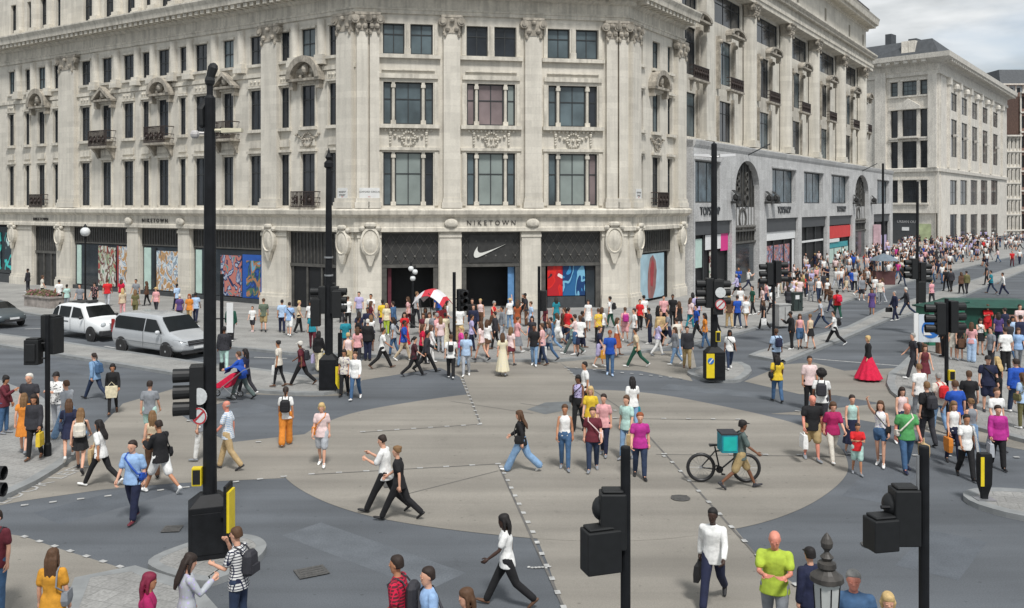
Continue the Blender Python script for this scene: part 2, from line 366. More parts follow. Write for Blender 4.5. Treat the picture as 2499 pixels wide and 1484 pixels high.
M_black = mat('interior_dark', (.008, .009, .011), .7, .3, 1)
M_wsign = mat('sign_white', (.75, .76, .76), .5, .05, 3)
M_slate = mat('slate_roof', (.075, .082, .09), .7, .2, 2, .1)
def facade_wall(W, ua, ub, z0, z1, holes, parent, m, depth=.42, name='wall', n=0.0, bz=None):
    """wall face with openings cut out, each opening with its reveals"""
    us = sorted({ua, ub} | {max(ua, min(ub, h[i])) for h in holes for i in (0, 1)}); zs = sorted({z0, z1} | {max(z0, min(z1, h[i])) for h in holes for i in (2, 3)})
    mb = MB(W)
    for a, b in zip(us, us[1:]):
        for c, d in zip(zs, zs[1:]):
            cu, cz = (a+b)/2, (c+d)/2
            if any(h[0] < cu < h[1] and h[2] < cz < h[3] for h in holes): continue
            mb.quad((a, n, c), (b, n, c), (b, n, d), (a, n, d))
    for h in holes:
        a, b, c, d = h[:4]
        mb.quad((a, n, c), (a, n-depth, c), (a, n-depth, d), (a, n, d)); mb.quad((b, n, c), (b, n-depth, c), (b, n-depth, d), (b, n, d))
        mb.quad((a, n, c), (b, n, c), (b, n-depth, c), (a, n-depth, c)); mb.quad((a, n, d), (b, n, d), (b, n-depth, d), (a, n-depth, d))
    # body behind the face
    bz = z0 if bz is None else bz
    mb.quad((ua, n-depth-.15, bz), (ub, n-depth-.15, bz), (ub, n-depth-.15, z1), (ua, n-depth-.15, z1))
    return mb.build(name, m, parent)
rnd = random.Random(3)
def window(W, a, b, c, d, parent, gl, nx=2, nz=2, n=-.30, zsplit=None, fr=.06):
    f = MB(W)
    f.box(a, a+fr, n, n+.09, c, d); f.box(b-fr, b, n, n+.09, c, d); f.box(a+fr, b-fr, n, n+.09, c, c+fr); f.box(a+fr, b-fr, n, n+.09, d-fr, d)
    for i in range(1, nx): u = a+(b-a)*i/nx; f.box(u-.028, u+.028, n+.005, n+.075, c+fr, d-fr)
    for t in (zsplit or [i/nz for i in range(1, nz)]): z = c+(d-c)*t; f.box(a+fr, b-fr, n+.01, n+.08, z-.03, z+.03)
    o = f.build('window', M_frame, parent)
    p = MB(W); p.box(a+fr/2, b-fr/2, n+.02, n+.04, c+fr/2, d-fr/2); p.build('pane', gl, o)
    return o
def cornice(mb, W, ua, ub, prof, ea=0, eb=0):
    """moulding of (outward, z) profile, lengthened at its ends to meet round the corner"""
    mb2 = [(x, z) for x, z in prof]
    ra = [(ua-ea*x, x, z) for x, z in mb2]; rb = [(ub+eb*x, x, z) for x, z in mb2]
    k = len(mb.v); n = len(prof); mb.v += [W.at(*p) for p in ra+rb]
    for i in range(n-1): mb.f.append([k+i, k+i+1, k+n+i+1, k+n+i]); mb.mi.append(mb.m)
    mb.f.append([k+i for i in range(n)]); mb.f.append([k+n+i for i in range(n)]); mb.mi += [mb.m]*2
def dentils(mb, W, ua, ub, n0, n1, z0, z1, step, wd):
    old = mb.W; mb.W = W; k = int((ub-ua)/step)
    for i in range(k): u = ua+(i+.5)*step; mb.box(u-wd/2, u+wd/2, n0, n1, z0, z1)
    mb.W = old
def pilaster(W, u, w, z0, z1, parent, m, n=.0, dp=.35, base=True, cap='ionic', rnd_=False):
    mb = MB(W)
    zc = z1-(1.15 if cap else 0)
    if rnd_:
        k = 9
        mb.loft([[(u-w/2*math.cos(pi*j/k), n+dp*math.sin(pi*j/k)+.02, z) for j in range(k+1)]+[(u+w/2, n-.05, z), (u-w/2, n-.05, z)] for z in (z0, z0+(zc-z0)*.4, zc)])
    else: mb.box(u-w/2, u+w/2, n-.05, n+dp, z0, zc)
    if base:
        mb.box(u-w/2-.12, u+w/2+.12, n-.05, n+dp+.14, z0-.02, z0+.35); mb.box(u-w/2-.06, u+w/2+.06, n-.05, n+dp+.07, z0+.35, z0+.6)
    o = mb.build('pilaster', m, parent)
    if cap:
        c = MB(W); c.box(u-w/2-.04, u+w/2+.04, n-.02, n+dp+.04, zc, zc+.12)
        c.loft([[(u-w/2*s, n-.02, z), (u+w/2*s, n-.02, z), (u+w/2*s, n+dp*s, z), (u-w/2*s, n+dp*s, z)] for s, z in ((1.0, zc+.12), (1.02, zc+.5), (1.2, z1-.22), (1.32, z1-.15), (1.32, z1))])
        for sg in (-1, 1):
            uu = u+sg*(w/2+.08); c2 = W
            for rr, dz, nn in ((.27, -.42, .10), (.15, -.42, .16)):
                c.loft([[(uu+rr*math.cos(2*pi*j/10), n+dp+q, z1+dz+rr*math.sin(2*pi*j/10)) for j in range(10)] for q in (-.25, nn)])
            c.ball((u+sg*w*.28, n+dp+.06, zc+.28), .16, 7, 4, (1, 1, 1.3)); c.ball((u+sg*w*.42, n+dp+.05, zc-.12), .1, 6, 4, (1, 1, 1.6))
        c.ball((u, n+dp+.1, z1-.35), .17, 7, 5)
        if cap == 'corinth':
            for i in range(3):
                for j in range(4): c.ball((u+w*(-.4+.27*j), n+dp+.05, zc+.15+.22*i), .11, 6, 4)
        c.build('capital', S_W, o)
    return o
def sill(mb, a, b, z, n0=-.02, n1=.22, h=.16): mb.box(a-.12, b+.12, n0, n1, z-h, z)
def pediment(W, a, b, z, parent, curved, h=.95):
    mb = MB(W); c = (a+b)/2; hw = (b-a)/2+.25
    mb.box(c-hw, c+hw, -.02, .55, z, z+.16)
    k = 12
    if curved: outer = [(c+hw*math.cos(pi*(1-j/k)), z+.16+h*math.sin(pi*j/k)) for j in range(k+1)]
    else: outer = [(c-hw, z+.16), (c, z+.16+h), (c+hw, z+.16)]
    inner = [(c+(p[0]-c)*.76, z+.16+(p[1]-z-.16)*.72) for p in outer]
    for i in range(len(outer)-1): mb.loft([[(p[0], q, p[1]) for p in (outer[i], outer[i+1], inner[i+1], inner[i])] for q in (-.02, .62)])
    mb.loft([[(p[0], q, p[1]) for p in inner] for q in (-.02, .12)])
    mb.ball((c, .3, z+.16+h*.4), .28, 8, 6, (1, .9, 1.2)); mb.ball((c-.45, .2, z+.3), .17, 7, 4); mb.ball((c+.45, .2, z+.3), .17, 7, 4)
    for sg in (-1, 1): mb.box(c+sg*(hw-.28)-.14, c+sg*(hw-.28)+.14, -.02, .4, z-.5, z); 
    return mb.build('pediment', S_W, parent)
def balcony(W, a, b, z, parent, dp=.9, h=1.05, brackets=True, bellied=0):
    mb = MB(W); mb.box(a-.15, b+.15, -.02, dp, z-.16, z)
    if brackets:
        for u in (a+.15, b-.15): mb.loft([[(u-.12, 0, z-.16), (u+.12, 0, z-.16), (u+.12, dp*.8, z-.16), (u-.12, dp*.8, z-.16)], [(u-.12, 0, z-.5), (u+.12, 0, z-.5), (u+.12, dp*.45, z-.45), (u-.12, dp*.45, z-.45)], [(u-.1, 0, z-.95), (u+.1, 0, z-.95), (u+.1, .12, z-.95), (u-.1, .12, z-.95)]])
    o = mb.build('balcony', S_W, parent)
    r = MB(W); r.box(a-.1, b+.1, dp-.1, dp-.04, z+h-.06, z+h); r.box(a-.1, b+.1, dp-.1, dp-.05, z+.06, z+.1)
    k = max(4, int((b-a)/.11))
    for i in range(k+1): u = a-.08+(b-a+.16)*i/k; r.box(u-.02, u+.02, dp-.095, dp-.055, z, z+h-.06)
    for i in range(max(2, int((b-a)/.5))):
        cu = a+(b-a)*(i+.5)/max(2, int((b-a)/.5))
        r.loft([[(cu+.2*math.cos(2*pi*j/12), q, z+.5+.3*math.sin(2*pi*j/12)) for j in range(12)]+[(cu+.12*math.cos(2*pi*j/12), q, z+.5+.2*math.sin(2*pi*j/12)) for j in range(11, -1, -1)] for q in (dp-.12, dp-.03)], cap=False)
        r.ball((cu, dp-.08, z+.5), .13, 7, 5)
    for u in (a-.1, b+.04): r.box(u, u+.06, 0, dp-.1, z+h-.06, z+h); r.box(u, u+.06, 0, dp-.1, z+.3, z+.35); r.box(u, u+.06, 0, dp-.1, z+.6, z+.65)
    r.build('railing', M_iron, o); return o
def cartouche(W, u, z, parent, s=1.0, n=.3):
    mb = MB(W); k = 18
    def oval(r, q): return [(u+r*.62*s*math.cos(2*pi*j/k), n+q, z+r*.95*s*math.sin(2*pi*j/k)) for j in range(k)]
    mb.loft([oval(1.0, -.3), oval(1.0, .12), oval(.82, .2), oval(.76, .12), oval(.55, .18), oval(.1, .25)])
    mb.ball((u, n+.1, z+1.05*s), .3*s, 8, 5, (1.4, .8, .7)); mb.ball((u-.5*s, n+.05, z+.85*s), .2*s, 7, 4); mb.ball((u+.5*s, n+.05, z+.85*s), .2*s, 7, 4)
    mb.loft([[(u-.3*s, n-.1, z-.85*s), (u+.3*s, n-.1, z-.85*s), (u+.3*s, n+.15, z-.85*s), (u-.3*s, n+.15, z-.85*s)], [(u-.08*s, n-.1, z-1.5*s), (u+.08*s, n-.1, z-1.5*s), (u+.08*s, n+.1, z-1.5*s), (u-.08*s, n+.1, z-1.5*s)]])
    return mb.build('cartouche', S_T, parent)
def swag(mb, c, z, w):
    k = 9
    for i in range(k):
        t = -1+2*i/(k-1); mb.ball((c+t*w, .1, z-.35*(1-t*t)), .11, 6, 4)
    for j in range(16):
        a = 2*pi*j/16; mb.ball((c+.42*math.cos(a), .12, z-.35+.42*math.sin(a)), .085, 5, 4)
F4, F3, F2 = (16.25, 18.15), (11.85, 14.5), (6.75, 10.1)
G0 = 5.08
# ================================================================ the corner department store
store = empty('department_store', tuple(WA), label='pale stone corner department store with pilasters and dark ground floor openings', cat='building', origin=True)
Lcols = [(199,220,0),(250,272,1),(302,326,0),(348,364,0),(387,412,2),(439,454,0),(477,505,0),(545,570,1),(611,639,0),(686,706,0),(736,769,3),(803,825,0),
         (-270,-248,0),(-205,-183,0),(-140,-118,0),(-75,-55,0),(-30,-12,0),(22,35,0),(62,73,0),(94,110,3),(132,143,0)]
hL = []; Lw = []
for a, b, k in Lcols:
    ub, ua = WLs.u(a), WLs.u(b)
    for r in (F4, F3, F2): hL.append((ua, ub, r[0], r[1]))
    Lw.append((ua, ub, k))
ULEN = WLs.u(-420)
gL = [(-240,-120),(-95,30),(82,140),(176,312),(341,436),(466,640),(704,822)]
gLu = [(WLs.u(b), WLs.u(a)) for a, b in gL]
hL += [(a, b, 0.0, G0) for a, b in gLu]
facade_wall(WLs, 0, ULEN, 0, 19.9, hL, store, S_L, depth=.30)
for a, b, k in Lw:
    nar = (b-a) < .75
    window(WLs, a, b, *F4, store, M_dkglass if rnd.random() < .7 else M_glass, 1 if nar else 2, 2, n=-.2)
    window(WLs, a, b, *F3, store, M_dkglass, 1 if nar else 2, 2, zsplit=[.66], n=-.2); window(WLs, a, b, *F2, store, M_dkglass, 1 if nar else 2, 2, zsplit=[.66], n=-.2)
# centre
hC = []; Cw3 = []; Cw4 = []
for a, b in [(935,1057),(1139,1257),(1338,1457)]:
    ua, ub = WCs.u(a), WCs.u(b); Cw3.append((ua, ub)); hC += [(ua, ub, *F3), (ua, ub, *F2)]
for a, b in [(934,987),(1001,1056),(1138,1190),(1206,1259),(1336,1390),(1405,1459)]:
    ua, ub = WCs.u(a), WCs.u(b); Cw4.append((ua, ub)); hC.append((ua, ub, *F4))
gC = [(931,1070),(1126,1270),(1320,1466)]; gCu = [(WCs.u(a), WCs.u(b)) for a, b in gC]
hC += [(a, b, 0, G0) for a, b in gCu]
CL = WCs.u(1531)
facade_wall(WCs, 0, CL, 0, 19.9, hC, store, S_C, bz=5.0)
for i, (a, b) in enumerate(Cw4): window(WCs, a, b, *F4, store, M_glass if i not in (2, 3) else M_dkglass, 2, 2, zsplit=[.66], fr=.08)
for i, (a, b) in enumerate(Cw3):
    for z0, z1 in (F3, F2):
        q = (b-a)*.2; up = z0 > 10
        gls = ([M_glass, M_glass, M_glass] if up else [M_glass, M_glassb, M_dkglass if i == 0 else M_glass]) if i != 1 else [M_glassp if up else M_glass, M_glassb if not up else M_glassp, M_glassb if up else M_glass]
        if i == 2: gls = [M_glass, M_glass if up else M_glassb, M_dkglass if up else M_glassp]
        for (c, d), gl, nx in zip(((a, a+q-.1), (a+q+.1, b-q-.1), (b-q+.1, b)), gls, (1, 2, 1)): window(WCs, c, d, z0, z1, store, gl, nx, 2, zsplit=[.6], fr=.08)
        for u in (a+q, b-q):
            mb = MB(WCs)
            mb.tube([(u, -.14, z0), (u, -.14, z1-.3)], .1, 8, 0); mb.box(u-.14, u+.14, -.3, .0, z1-.35, z1-.15); mb.box(u-.16, u+.16, -.32, .02, z0, z0+.25)
            mb.box(u-.1, u+.1, -.3, -.02, z1-.16, z1)
            mb.build('mullion_column', S_T, store)
# right wing
hR = []; Rw = []
for a, b in [(1556,1569),(1592,1610),(1629,1640)]:
    ua, ub = WRs.u(a), WRs.u(b); Rw.append((ua, ub))
    for r in (F4, F3, F2): hR.append((ua, ub, *r))
RL = WRs.u(1668)
gRu = [(WRs.u(1559), WRs.u(1641))]; hR += [(a, b, 0, G0) for a, b in gRu]
facade_wall(WRs, 0, RL, 0, 19.9, hR, store, S_R)
for a, b in Rw:
    for r in (F4, F3, F2): window(WRs, a, b, *r, store, M_glass if rnd.random() < .6 else M_dkglass, 2 if b-a > 1 else 1, 2, zsplit=[.66])
# back volume and side returns so that the block is closed
mb = MB()
bl, br = WLs.at(ULEN, -.6, 0), WRs.at(RL, -.6, 0)
foot = [WLs.at(ULEN, -2.6, 0), WA+Vector((.6, 3.0, 0)), WB+Vector((-1.2, 3.0, 0)), br, br+Vector((-14, 10, 0)), bl+Vector((9, 14, 0))]
for z0, z1 in ((0, 19.9), (20.8, 26.5)): mb.prism([(p.x, p.y) for p in foot], z0, z1)
mb.build('core', S_T, store)
EC = math.tan((math.pi-math.acos(max(-1, min(1, WLs.d.dot(WCs.d)))))/2)          # mitre at the obtuse corners
eL = math.tan(math.acos((-WLs.d).dot(WCs.d))/2); eR = math.tan(math.acos(WCs.d.dot(WRs.d))/2)
def band(name, prof, m=S_T, dent=None):
    mb = MB()
    cornice(mb, WLs, 0, ULEN, prof, ea=eL); cornice(mb, WCs, 0, CL, prof, ea=eL, eb=eR); cornice(mb, WRs, 0, RL, prof, ea=eR)
    if dent:
        for W, a, b in ((WLs, 0.4, ULEN), (WCs, .4, CL-.4), (WRs, .4, RL)): dentils(mb, W, a, b, *dent)
    return mb.build(name, m, store)
band('main_cornice', [(-.1,18.72),(.12,18.75),(.14,18.95),(.2,19.0),(.2,19.1),(.08,19.14),(.08,19.75),(.3,19.85),(.45,20.0),(.45,20.15),(1.25,20.2),(1.3,20.5),(1.45,20.75),(1.45,20.85),(-.3,20.95)], dent=(.42, 1.15, 19.93, 20.18, .62, .34))
band('string_course', [(-.1,5.12),(.34,5.12),(.34,5.35),(.28,5.4),(.28,5.98),(.4,6.05),(.62,6.2),(.66,6.45),(.5,6.56),(-.1,6.6)], dent=None)
# attic above the cornice
ZA = 26.5
hA = []; 
for a, b, k in Lcols: hA.append((WLs.u(b), WLs.u(a), 21.3, 23.9))
facade_wall(WLs, 0, ULEN, 20.9, ZA, hA, store, S_L, name='attic_wall', n=-.15)
for h in hA: window(WLs, *h, store, M_dkglass, 2, 2, n=-.45)
hA = [(a, b, 21.3, 23.9) for a, b in Cw4]
facade_wall(WCs, 0, CL, 20.9, ZA, hA, store, S_C, name='attic_wall', n=-.15)
for h in hA: window(WCs, *h, store, M_dkglass, 2, 2, n=-.45)
facade_wall(WRs, 0, RL, 20.9, ZA, [], store, S_R, name='attic_wall', n=-.15)
band('roof_cornice', [(-.1,26.3),(.2,26.4),(.5,26.7),(.5,27.0),(-.4,27.1)])
# pilasters and half columns
for x in (644, ): pass
for a, b in [(829,866),(646,684),(152,190)]:
    u0, u1 = WLs.u(b), WLs.u(a); pilaster(WLs, (u0+u1)/2, u1-u0, 6.62, 18.72, store, S_L)
for a, b in [(870,897),(902,925),(1081,1121),(1279,1319),(1477,1503),(1507,1529)]:
    u0, u1 = WCs.u(a), WCs.u(b); pilaster(WCs, (u0+u1)/2, u1-u0, 6.62, 18.72, store, S_C)
for a, b in [(1533,1553),(1644,1664)]:
    u0, u1 = WRs.u(a), WRs.u(b); pilaster(WRs, (u0+u1)/2, u1-u0, 6.62, 18.72, store, S_R)
for a, b in [(221,248),(274,300),(327,347),(365,386),(413,438),(455,476),(507,543),(572,609),(708,734),(771,801),(36,60),(74,93),(111,131),(-180,-142)]:
    u0, u1 = WLs.u(b), WLs.u(a); pilaster(WLs, (u0+u1)/2, min(.62, u1-u0), 15.75, 18.6, store, S_L, dp=.3, base=True, cap=None, rnd_=True)
    pilaster(WLs, (u0+u1)/2, min(.7, u1-u0), 20.95, 24.6, store, S_L, n=-.15, dp=.36, base=True, cap=None, rnd_=True)
# window trim
mb = MB(WLs)
for a, b, k in Lw:
    mb.box(a-.14, b+.14, -.02, .2, F4[0]-.2, F4[0]-.02); mb.box(a-.1, b+.1, -.02, .1, F4[1]+.02, F4[1]+.16)
    mb.box(a-.2, b+.2, -.02, .26, F3[0]-.22, F3[0]-.02); mb.box(a-.18, b+.18, -.02, .2, F3[1]+.12, F3[1]+.26); mb.box(a-.12, b+.12, -.02, .09, F3[1]+.3, F3[1]+.75)
    mb.box(a-.2, b+.2, -.02, .2, F2[1]+.14, F2[1]+.3); mb.box(a-.06, b+.06, -.02, .1, F2[1]+.5, F2[1]+.95)
    for u in (a-.13, b+.02): mb.box(u, u+.11, -.02, .07, F3[0], F3[1]+.1); mb.box(u, u+.11, -.02, .07, F2[0], F2[1]+.12)
    if k == 0 and b-a > .7:
        for q in range(3): mb.ball((a+(b-a)*(q+.5)/3, .1, F3[1]+.55), .1, 6, 4)
mb.box(0, ULEN, -.02, .13, 15.35, 15.6)
mb.build('window_surrounds', S_T, store)
mb = MB(WCs)
for a, b in Cw3:
    mb.box(a-.45, b+.45, -.02, .25, F4[0]-.28, F4[0]-.04); mb.box(a-.1, b+.1, -.02, .12, 15.2, 15.26); mb.box(a-.3, b+.3, -.02, .14, 14.72, 15.0); mb.box(a-.4, b+.4, -.02, .3, F3[0]-.26, F3[0]-.02)
    mb.box(a-.4, b+.4, -.02, .14, F2[1]+.12, F2[1]+.3)
    for z0, z1 in (F4, F3, F2):
        for u in (a-.32, b+.08): mb.box(u, u+.24, -.02, .1, z0, z1)
    c = (a+b)/2; swag(mb, c, 11.3, (b-a)*.36)
    for i in range(12): mb.ball((a+(b-a)*(i+.5)/12, .12, F3[0]-.38), .09, 5, 4)
    for sg in (-1, 1):
        for i in range(4): mb.ball((c+sg*(b-a)*.36, .1, 11.2-.18*i), .09, 5, 4)
for (a, b), (c, d) in zip(Cw4[::2], Cw4[1::2]): mb.tube([((b+c)/2, -.05, F4[0]), ((b+c)/2, -.05, F4[1])], .13, 8, 0); mb.box((b+c)/2-.2, (b+c)/2+.2, -.3, .14, F4[0]-.02, F4[0]+.35)
mb.build('window_surrounds', S_T, store)
mb = MB(WRs)
for a, b in Rw:
    mb.box(a-.14, b+.14, -.02, .2, F4[0]-.2, F4[0]-.02); mb.box(a-.2, b+.2, -.02, .26, F3[0]-.22, F3[0]-.02); mb.box(a-.18, b+.18, -.02, .2, F3[1]+.12, F3[1]+.26); mb.box(a-.2, b+.2, -.02, .2, F2[1]+.14, F2[1]+.3)
mb.build('window_surrounds', S_T, store)
for a, b, k in Lw:
    if k in (1, 2, 3): pediment(WLs, a-(.42 if k < 3 else .6), b+(.42 if k < 3 else .6), 14.75, store, k != 1, 1.0 if k == 1 else 1.15 if k == 2 else 1.45)
    if k in (1, 2): balcony(WLs, a-.5, b+.5, 11.3, store, h=1.2)
    if k == 3: balcony(WLs, a-.35, b+.35, 6.62, store, brackets=False, dp=.6)
a, b = Rw[1]; pediment(WRs, a-.5, b+.5, 14.75, store, True, 1.2); balcony(WRs, a-.2, b+.2, 6.62, store, brackets=False, dp=.6)
for u, W in [((Lw[10][0]+Lw[10][1])/2, WLs), ((Rw[1][0]+Rw[1][1])/2, WRs)]:
    mb = MB(W); swag(mb, u, 11.35, 1.0); mb.build('carved_swag', S_W, store)
# cartouches over the ground-floor piers
for x in (665, 845): cartouche(WLs, WLs.u(x), 4.45, store, .9)
for x in (903, 1495): cartouche(WCs, WCs.u(x), 4.5, store, 1.0)
for x in (1550, 1655): cartouche(WRs, WRs.u(x), 4.55, store, .85)
for x in (38, 152): cartouche(WLs, WLs.u(x), 4.3, store, .8)
for x in (1099, 1297):
    mb = MB(WCs); u = WCs.u(x); mb.loft([[(u+.42*math.cos(2*pi*j/16)*r, .3+q, 5.65+.28*math.sin(2*pi*j/16)*r) for j in range(16)] for r, q in ((1, -.1), (1, .14), (.7, .2), (.1, .24))]); mb.build('roundel', S_T, store)
for x in (324, 450):
    mb = MB(WLs); u = WLs.u(x); mb.loft([[(u+.42*math.cos(2*pi*j/16)*r, .3+q, 5.6+.28*math.sin(2*pi*j/16)*r) for j in range(16)] for r, q in ((1, -.1), (1, .14), (.7, .2), (.1, .24))]); mb.build('roundel', S_T, store)
# piers of the ground floor stand slightly proud
def pier(W, a, b, m): 
    mb = MB(W); mb.box(a, b, -.02, .12, .0, 5.1); mb.box(a-.08, b+.08, -.02, .26, .0, .75); mb.box(a-.03, b+.03, -.02, .2, .75, .95); mb.box(a-.05, b+.05, -.02, .18, 4.75, 4.95); mb.build('pier', m, store)
for a, b in zip(gLu[1:], gLu[:-1]): pier(WLs, b[1]+.06, a[0]-.06, S_L) if a[0] > b[1] else pier(WLs, a[1]+.06, b[0]-.06, S_L)
pier(WLs, .1, gLu[-1][0]-.06, S_L)
for a, b in ((0.05, gCu[0][0]), (gCu[0][1], gCu[1][0]), (gCu[1][1], gCu[2][0]), (gCu[2][1], CL-.05)): pier(WCs, a+.06, b-.06, S_C)
pier(WRs, .1, gRu[0][0]-.05, S_R); pier(WRs, gRu[0][1]+.05, RL-.02, S_R)
# lettering and emblem
M_let = mat('lettering_bronze', (.05, .045, .04), .5, .1, 3)
M_swo = mat('emblem_white', (.72, .72, .68), .5, .04, 3)
WCs.text('NIKETOWN', WCs.u(1197), .3, 5.52, .42, store, M_let, name='fascia_lettering', spacing=1.6)
WLs.text('NIKETOWN', WLs.u(386), .3, 5.5, .42, store, M_let, name='fascia_lettering', spacing=1.5)
WLs.text('NIKETOWN', WLs.u(108), .3, 5.5, .36, store, M_let, name='fascia_lettering', spacing=1.2)
def bez(p0, p1, p2, p3, n=10): return [tuple((1-t)**3*a+3*(1-t)**2*t*b+3*(1-t)*t*t*c+t**3*d for a, b, c, d in zip(p0, p1, p2, p3)) for t in [i/n for i in range(n+1)]]
su, sz = WCs.u(1195), 3.78
sw = bez((1.05, .52), (.2, .12), (-.55, -.28), (-.82, -.36))+bez((-.82, -.36), (-1.12, -.42), (-1.12, -.05), (-.78, .38))[1:]+bez((-.78, .38), (-.86, .05), (-.72, -.1), (-.42, -.02))[1:]+bez((-.42, -.02), (.1, .12), (.6, .32), (1.05, .52))[1:-1]
mb = MB(WCs); mb.uprism([(su+x*.98, sz+z*.95) for x, z in sw], -.17, -.1); mb.build('emblem', M_swo, store)
# street name plates
M_plate = mat('street_plate', (.72, .72, .70), .5, .08, 4)
for W, x, lines in ((WLs, 846, ('REGENT', 'STREET')), (WCs, 901, ('OXFORD CIRCUS',)), (WRs, 1545, ('OXFORD', 'STREET'))):
    u = W.u(x); hw = .42 if len(lines) == 2 else .62; mb = MB(W); mb.box(u-hw, u+hw, .36, .4, 7.2, 7.85); p = mb.build('name_plate', M_plate, store)
    for i, t in enumerate(lines): W.text(t, u, .405, 7.55-.2*i, .16, p, M_let, ext=.004, name='lettering')
    W.text('W1', u, .405, 7.26, .1, p, mat('red_letter', (.5, .04, .03), .6, 0), ext=.004, name='lettering')
# ground-floor bays
M_glshop = mat('shop_glass', (.03, .038, .045), .08, .5, .6, spec=.6)
def grille(W, a, b, z0, z1, parent, style='lattice', n=-.25):
    mb = MB(W); mb.box(a, b, n-.06, n, z0, z1); o = mb.build('transom_panel', M_bronze, parent)
    g = MB(W); g.box(a, b, n, n+.05, z0, z0+.1); g.box(a, b, n, n+.05, z1-.1, z1)
    if style == 'lattice':
        k = int((b-a)/.55)
        for i in range(k):
            for r in range(2):
                u0, u1 = a+(b-a)*i/k, a+(b-a)*(i+1)/k; q0, q1 = z0+.12+(z1-z0-.24)*r/2, z0+.12+(z1-z0-.24)*(r+1)/2
                um, qm = (u0+u1)/2, (q0+q1)/2
                for A, B in (((u0, q0), (u1, q1)), ((u0, q1), (u1, q0))):
                    g.loft([[(A[0]-.02, n, A[1]), (A[0]+.02, n, A[1]), (A[0]+.02, n+.03, A[1]), (A[0]-.02, n+.03, A[1])], [(B[0]-.02, n, B[1]), (B[0]+.02, n, B[1]), (B[0]+.02, n+.03, B[1]), (B[0]-.02, n+.03, B[1])]])
                g.ball((um, n+.02, qm), .09, 6, 4)
    else:
        k = int((b-a)/.3)
        for i in range(k+1): u = a+(b-a)*i/k; g.box(u-.025, u+.025, n, n+.05, z0+.1, z1-.1)
    g.build('transom_grille', M_bronze2, o); return o
def panel(W, a, b, z0, z1, m, name='display_panel', n=-.2, parent=None, t=.04):
    mb = MB(W); mb.box(a, b, n, n+t, z0, z1); return mb.build(name, m, parent or store)
def poster_mat(name, cols, scale=1.2, dist=2.0):
    m = bpy.data.materials.new(name); m.use_nodes = True; nt = m.node_tree; b = nt.nodes['Principled BSDF']; b.inputs['Roughness'].default_value = .4
    tc = nt.nodes.new('ShaderNodeTexCoord'); mp = nt.nodes.new('ShaderNodeMapping'); mp.inputs['Scale'].default_value = (scale, scale, scale*.6)
    no = nt.nodes.new('ShaderNodeTexNoise'); no.inputs['Scale'].default_value = 1; no.inputs['Distortion'].default_value = dist; no.inputs['Detail'].default_value = 1.5
    cr = nt.nodes.new('ShaderNodeValToRGB'); cr.color_ramp.interpolation = 'CONSTANT'
    els = cr.color_ramp.elements
    for i, c in enumerate(cols):
        e = els[i] if i < 2 else els.new(.5); e.position = .28+.44*i/len(cols); e.color = lin(c)+(1,)
    nt.links.new(tc.outputs['Object'], mp.inputs[0]); nt.links.new(mp.outputs[0], no.inputs['Vector']); nt.links.new(no.outputs[0], cr.inputs[0]); nt.links.new(cr.outputs[0], b.inputs['Base Color'])
    return m
P_a = poster_mat('artwork_a', [(170,80,74),(165,180,150),(110,66,66),(205,205,195),(120,150,130),(190,140,124)])
P_b = poster_mat('artwork_b', [(205,220,225),(140,156,172),(215,215,215),(186,146,100),(110,118,126),(190,205,220)], 1.6)
P_c = poster_mat('artwork_c', [(60,80,130),(170,180,200),(40,50,90),(190,120,110),(70,150,150),(150,150,190)], 1.5)
P_d = poster_mat('artwork_d', [(40,90,170),(30,60,120),(70,110,90),(170,120,90),(110,170,200),(35,70,140)], 1.3)
P_t = poster_mat('artwork_teal', [(50,190,190),(40,60,75),(60,195,190),(30,50,60),(190,215,215),(55,185,185)], .9, 0.5)
M_mint = mat('mint_panel', (.50, .66, .60), .4, .1, 2); M_plinth = mat('plinth_dark', (.05, .055, .06), .6, .2, 3)
for i, (a, b) in enumerate(gLu):
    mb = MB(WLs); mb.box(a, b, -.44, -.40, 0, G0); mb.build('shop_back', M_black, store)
    if i in (0, 1):
        panel(WLs, a+.1, b-.1, .9, 4.9, M_glshop, 'shop_window', -.3)
        panel(WLs, a+.2, a+1.6, 1.2, 4.4, P_t, 'display_panel', -.24); panel(WLs, a+2.2, b-1, 1.2, 4.4, P_t, 'display_panel', -.24); panel(WLs, a, b, 0, .85, M_plinth, 'plinth', -.2, t=.15)
    elif i in (2, 6): 
        grille(WLs, a, b, 2.9, G0, store, 'bars'); panel(WLs, a, b, 0, 2.85, M_bronze if i == 2 else M_black, 'doors', -.3); mb = MB(WLs)
        for q in (.05, .35, .65, .95): u = a+(b-a)*q; mb.box(u-.06, u+.06, -.26, -.18, 0, 2.9)
        mb.box(a, b, -.26, -.14, 2.8, 3.0); mb.build('door_frame', M_bronze2, store)
    else:
        grille(WLs, a, b, 3.75, G0, store, 'bars'); panel(WLs, a+.1, b-.1, .45, 3.7, M_glshop, 'shop_window', -.3)
        panel(WLs, a, b, 0, .42, M_plinth, 'plinth', -.2, t=.15)
def shoppanel(x0, x1, z0, z1, m, W=WLs, n=-.24, name='display_panel'):
    a, b = sorted((W.u(x0), W.u(x1))); return panel(W, a, b, z0, z1, m, name, n)
shoppanel(182,192,.5,3.6,M_mint); shoppanel(234,256,.5,3.6,P_a); shoppanel(258,276,.5,3.5,P_a,n=-.22); shoppanel(281,309,.5,3.6,P_b)
shoppanel(281,284,.45,3.65,mat('frame_red',(.3,.04,.04),.5,.1),n=-.2); shoppanel(306,309,.45,3.65,mat('frame_red',(.3,.04,.04)),n=-.2)
shoppanel(346,362,.5,3.6,M_mint); shoppanel(372,376,.5,3.6,M_black,n=-.21); shoppanel(376,434,.5,3.4,P_b)
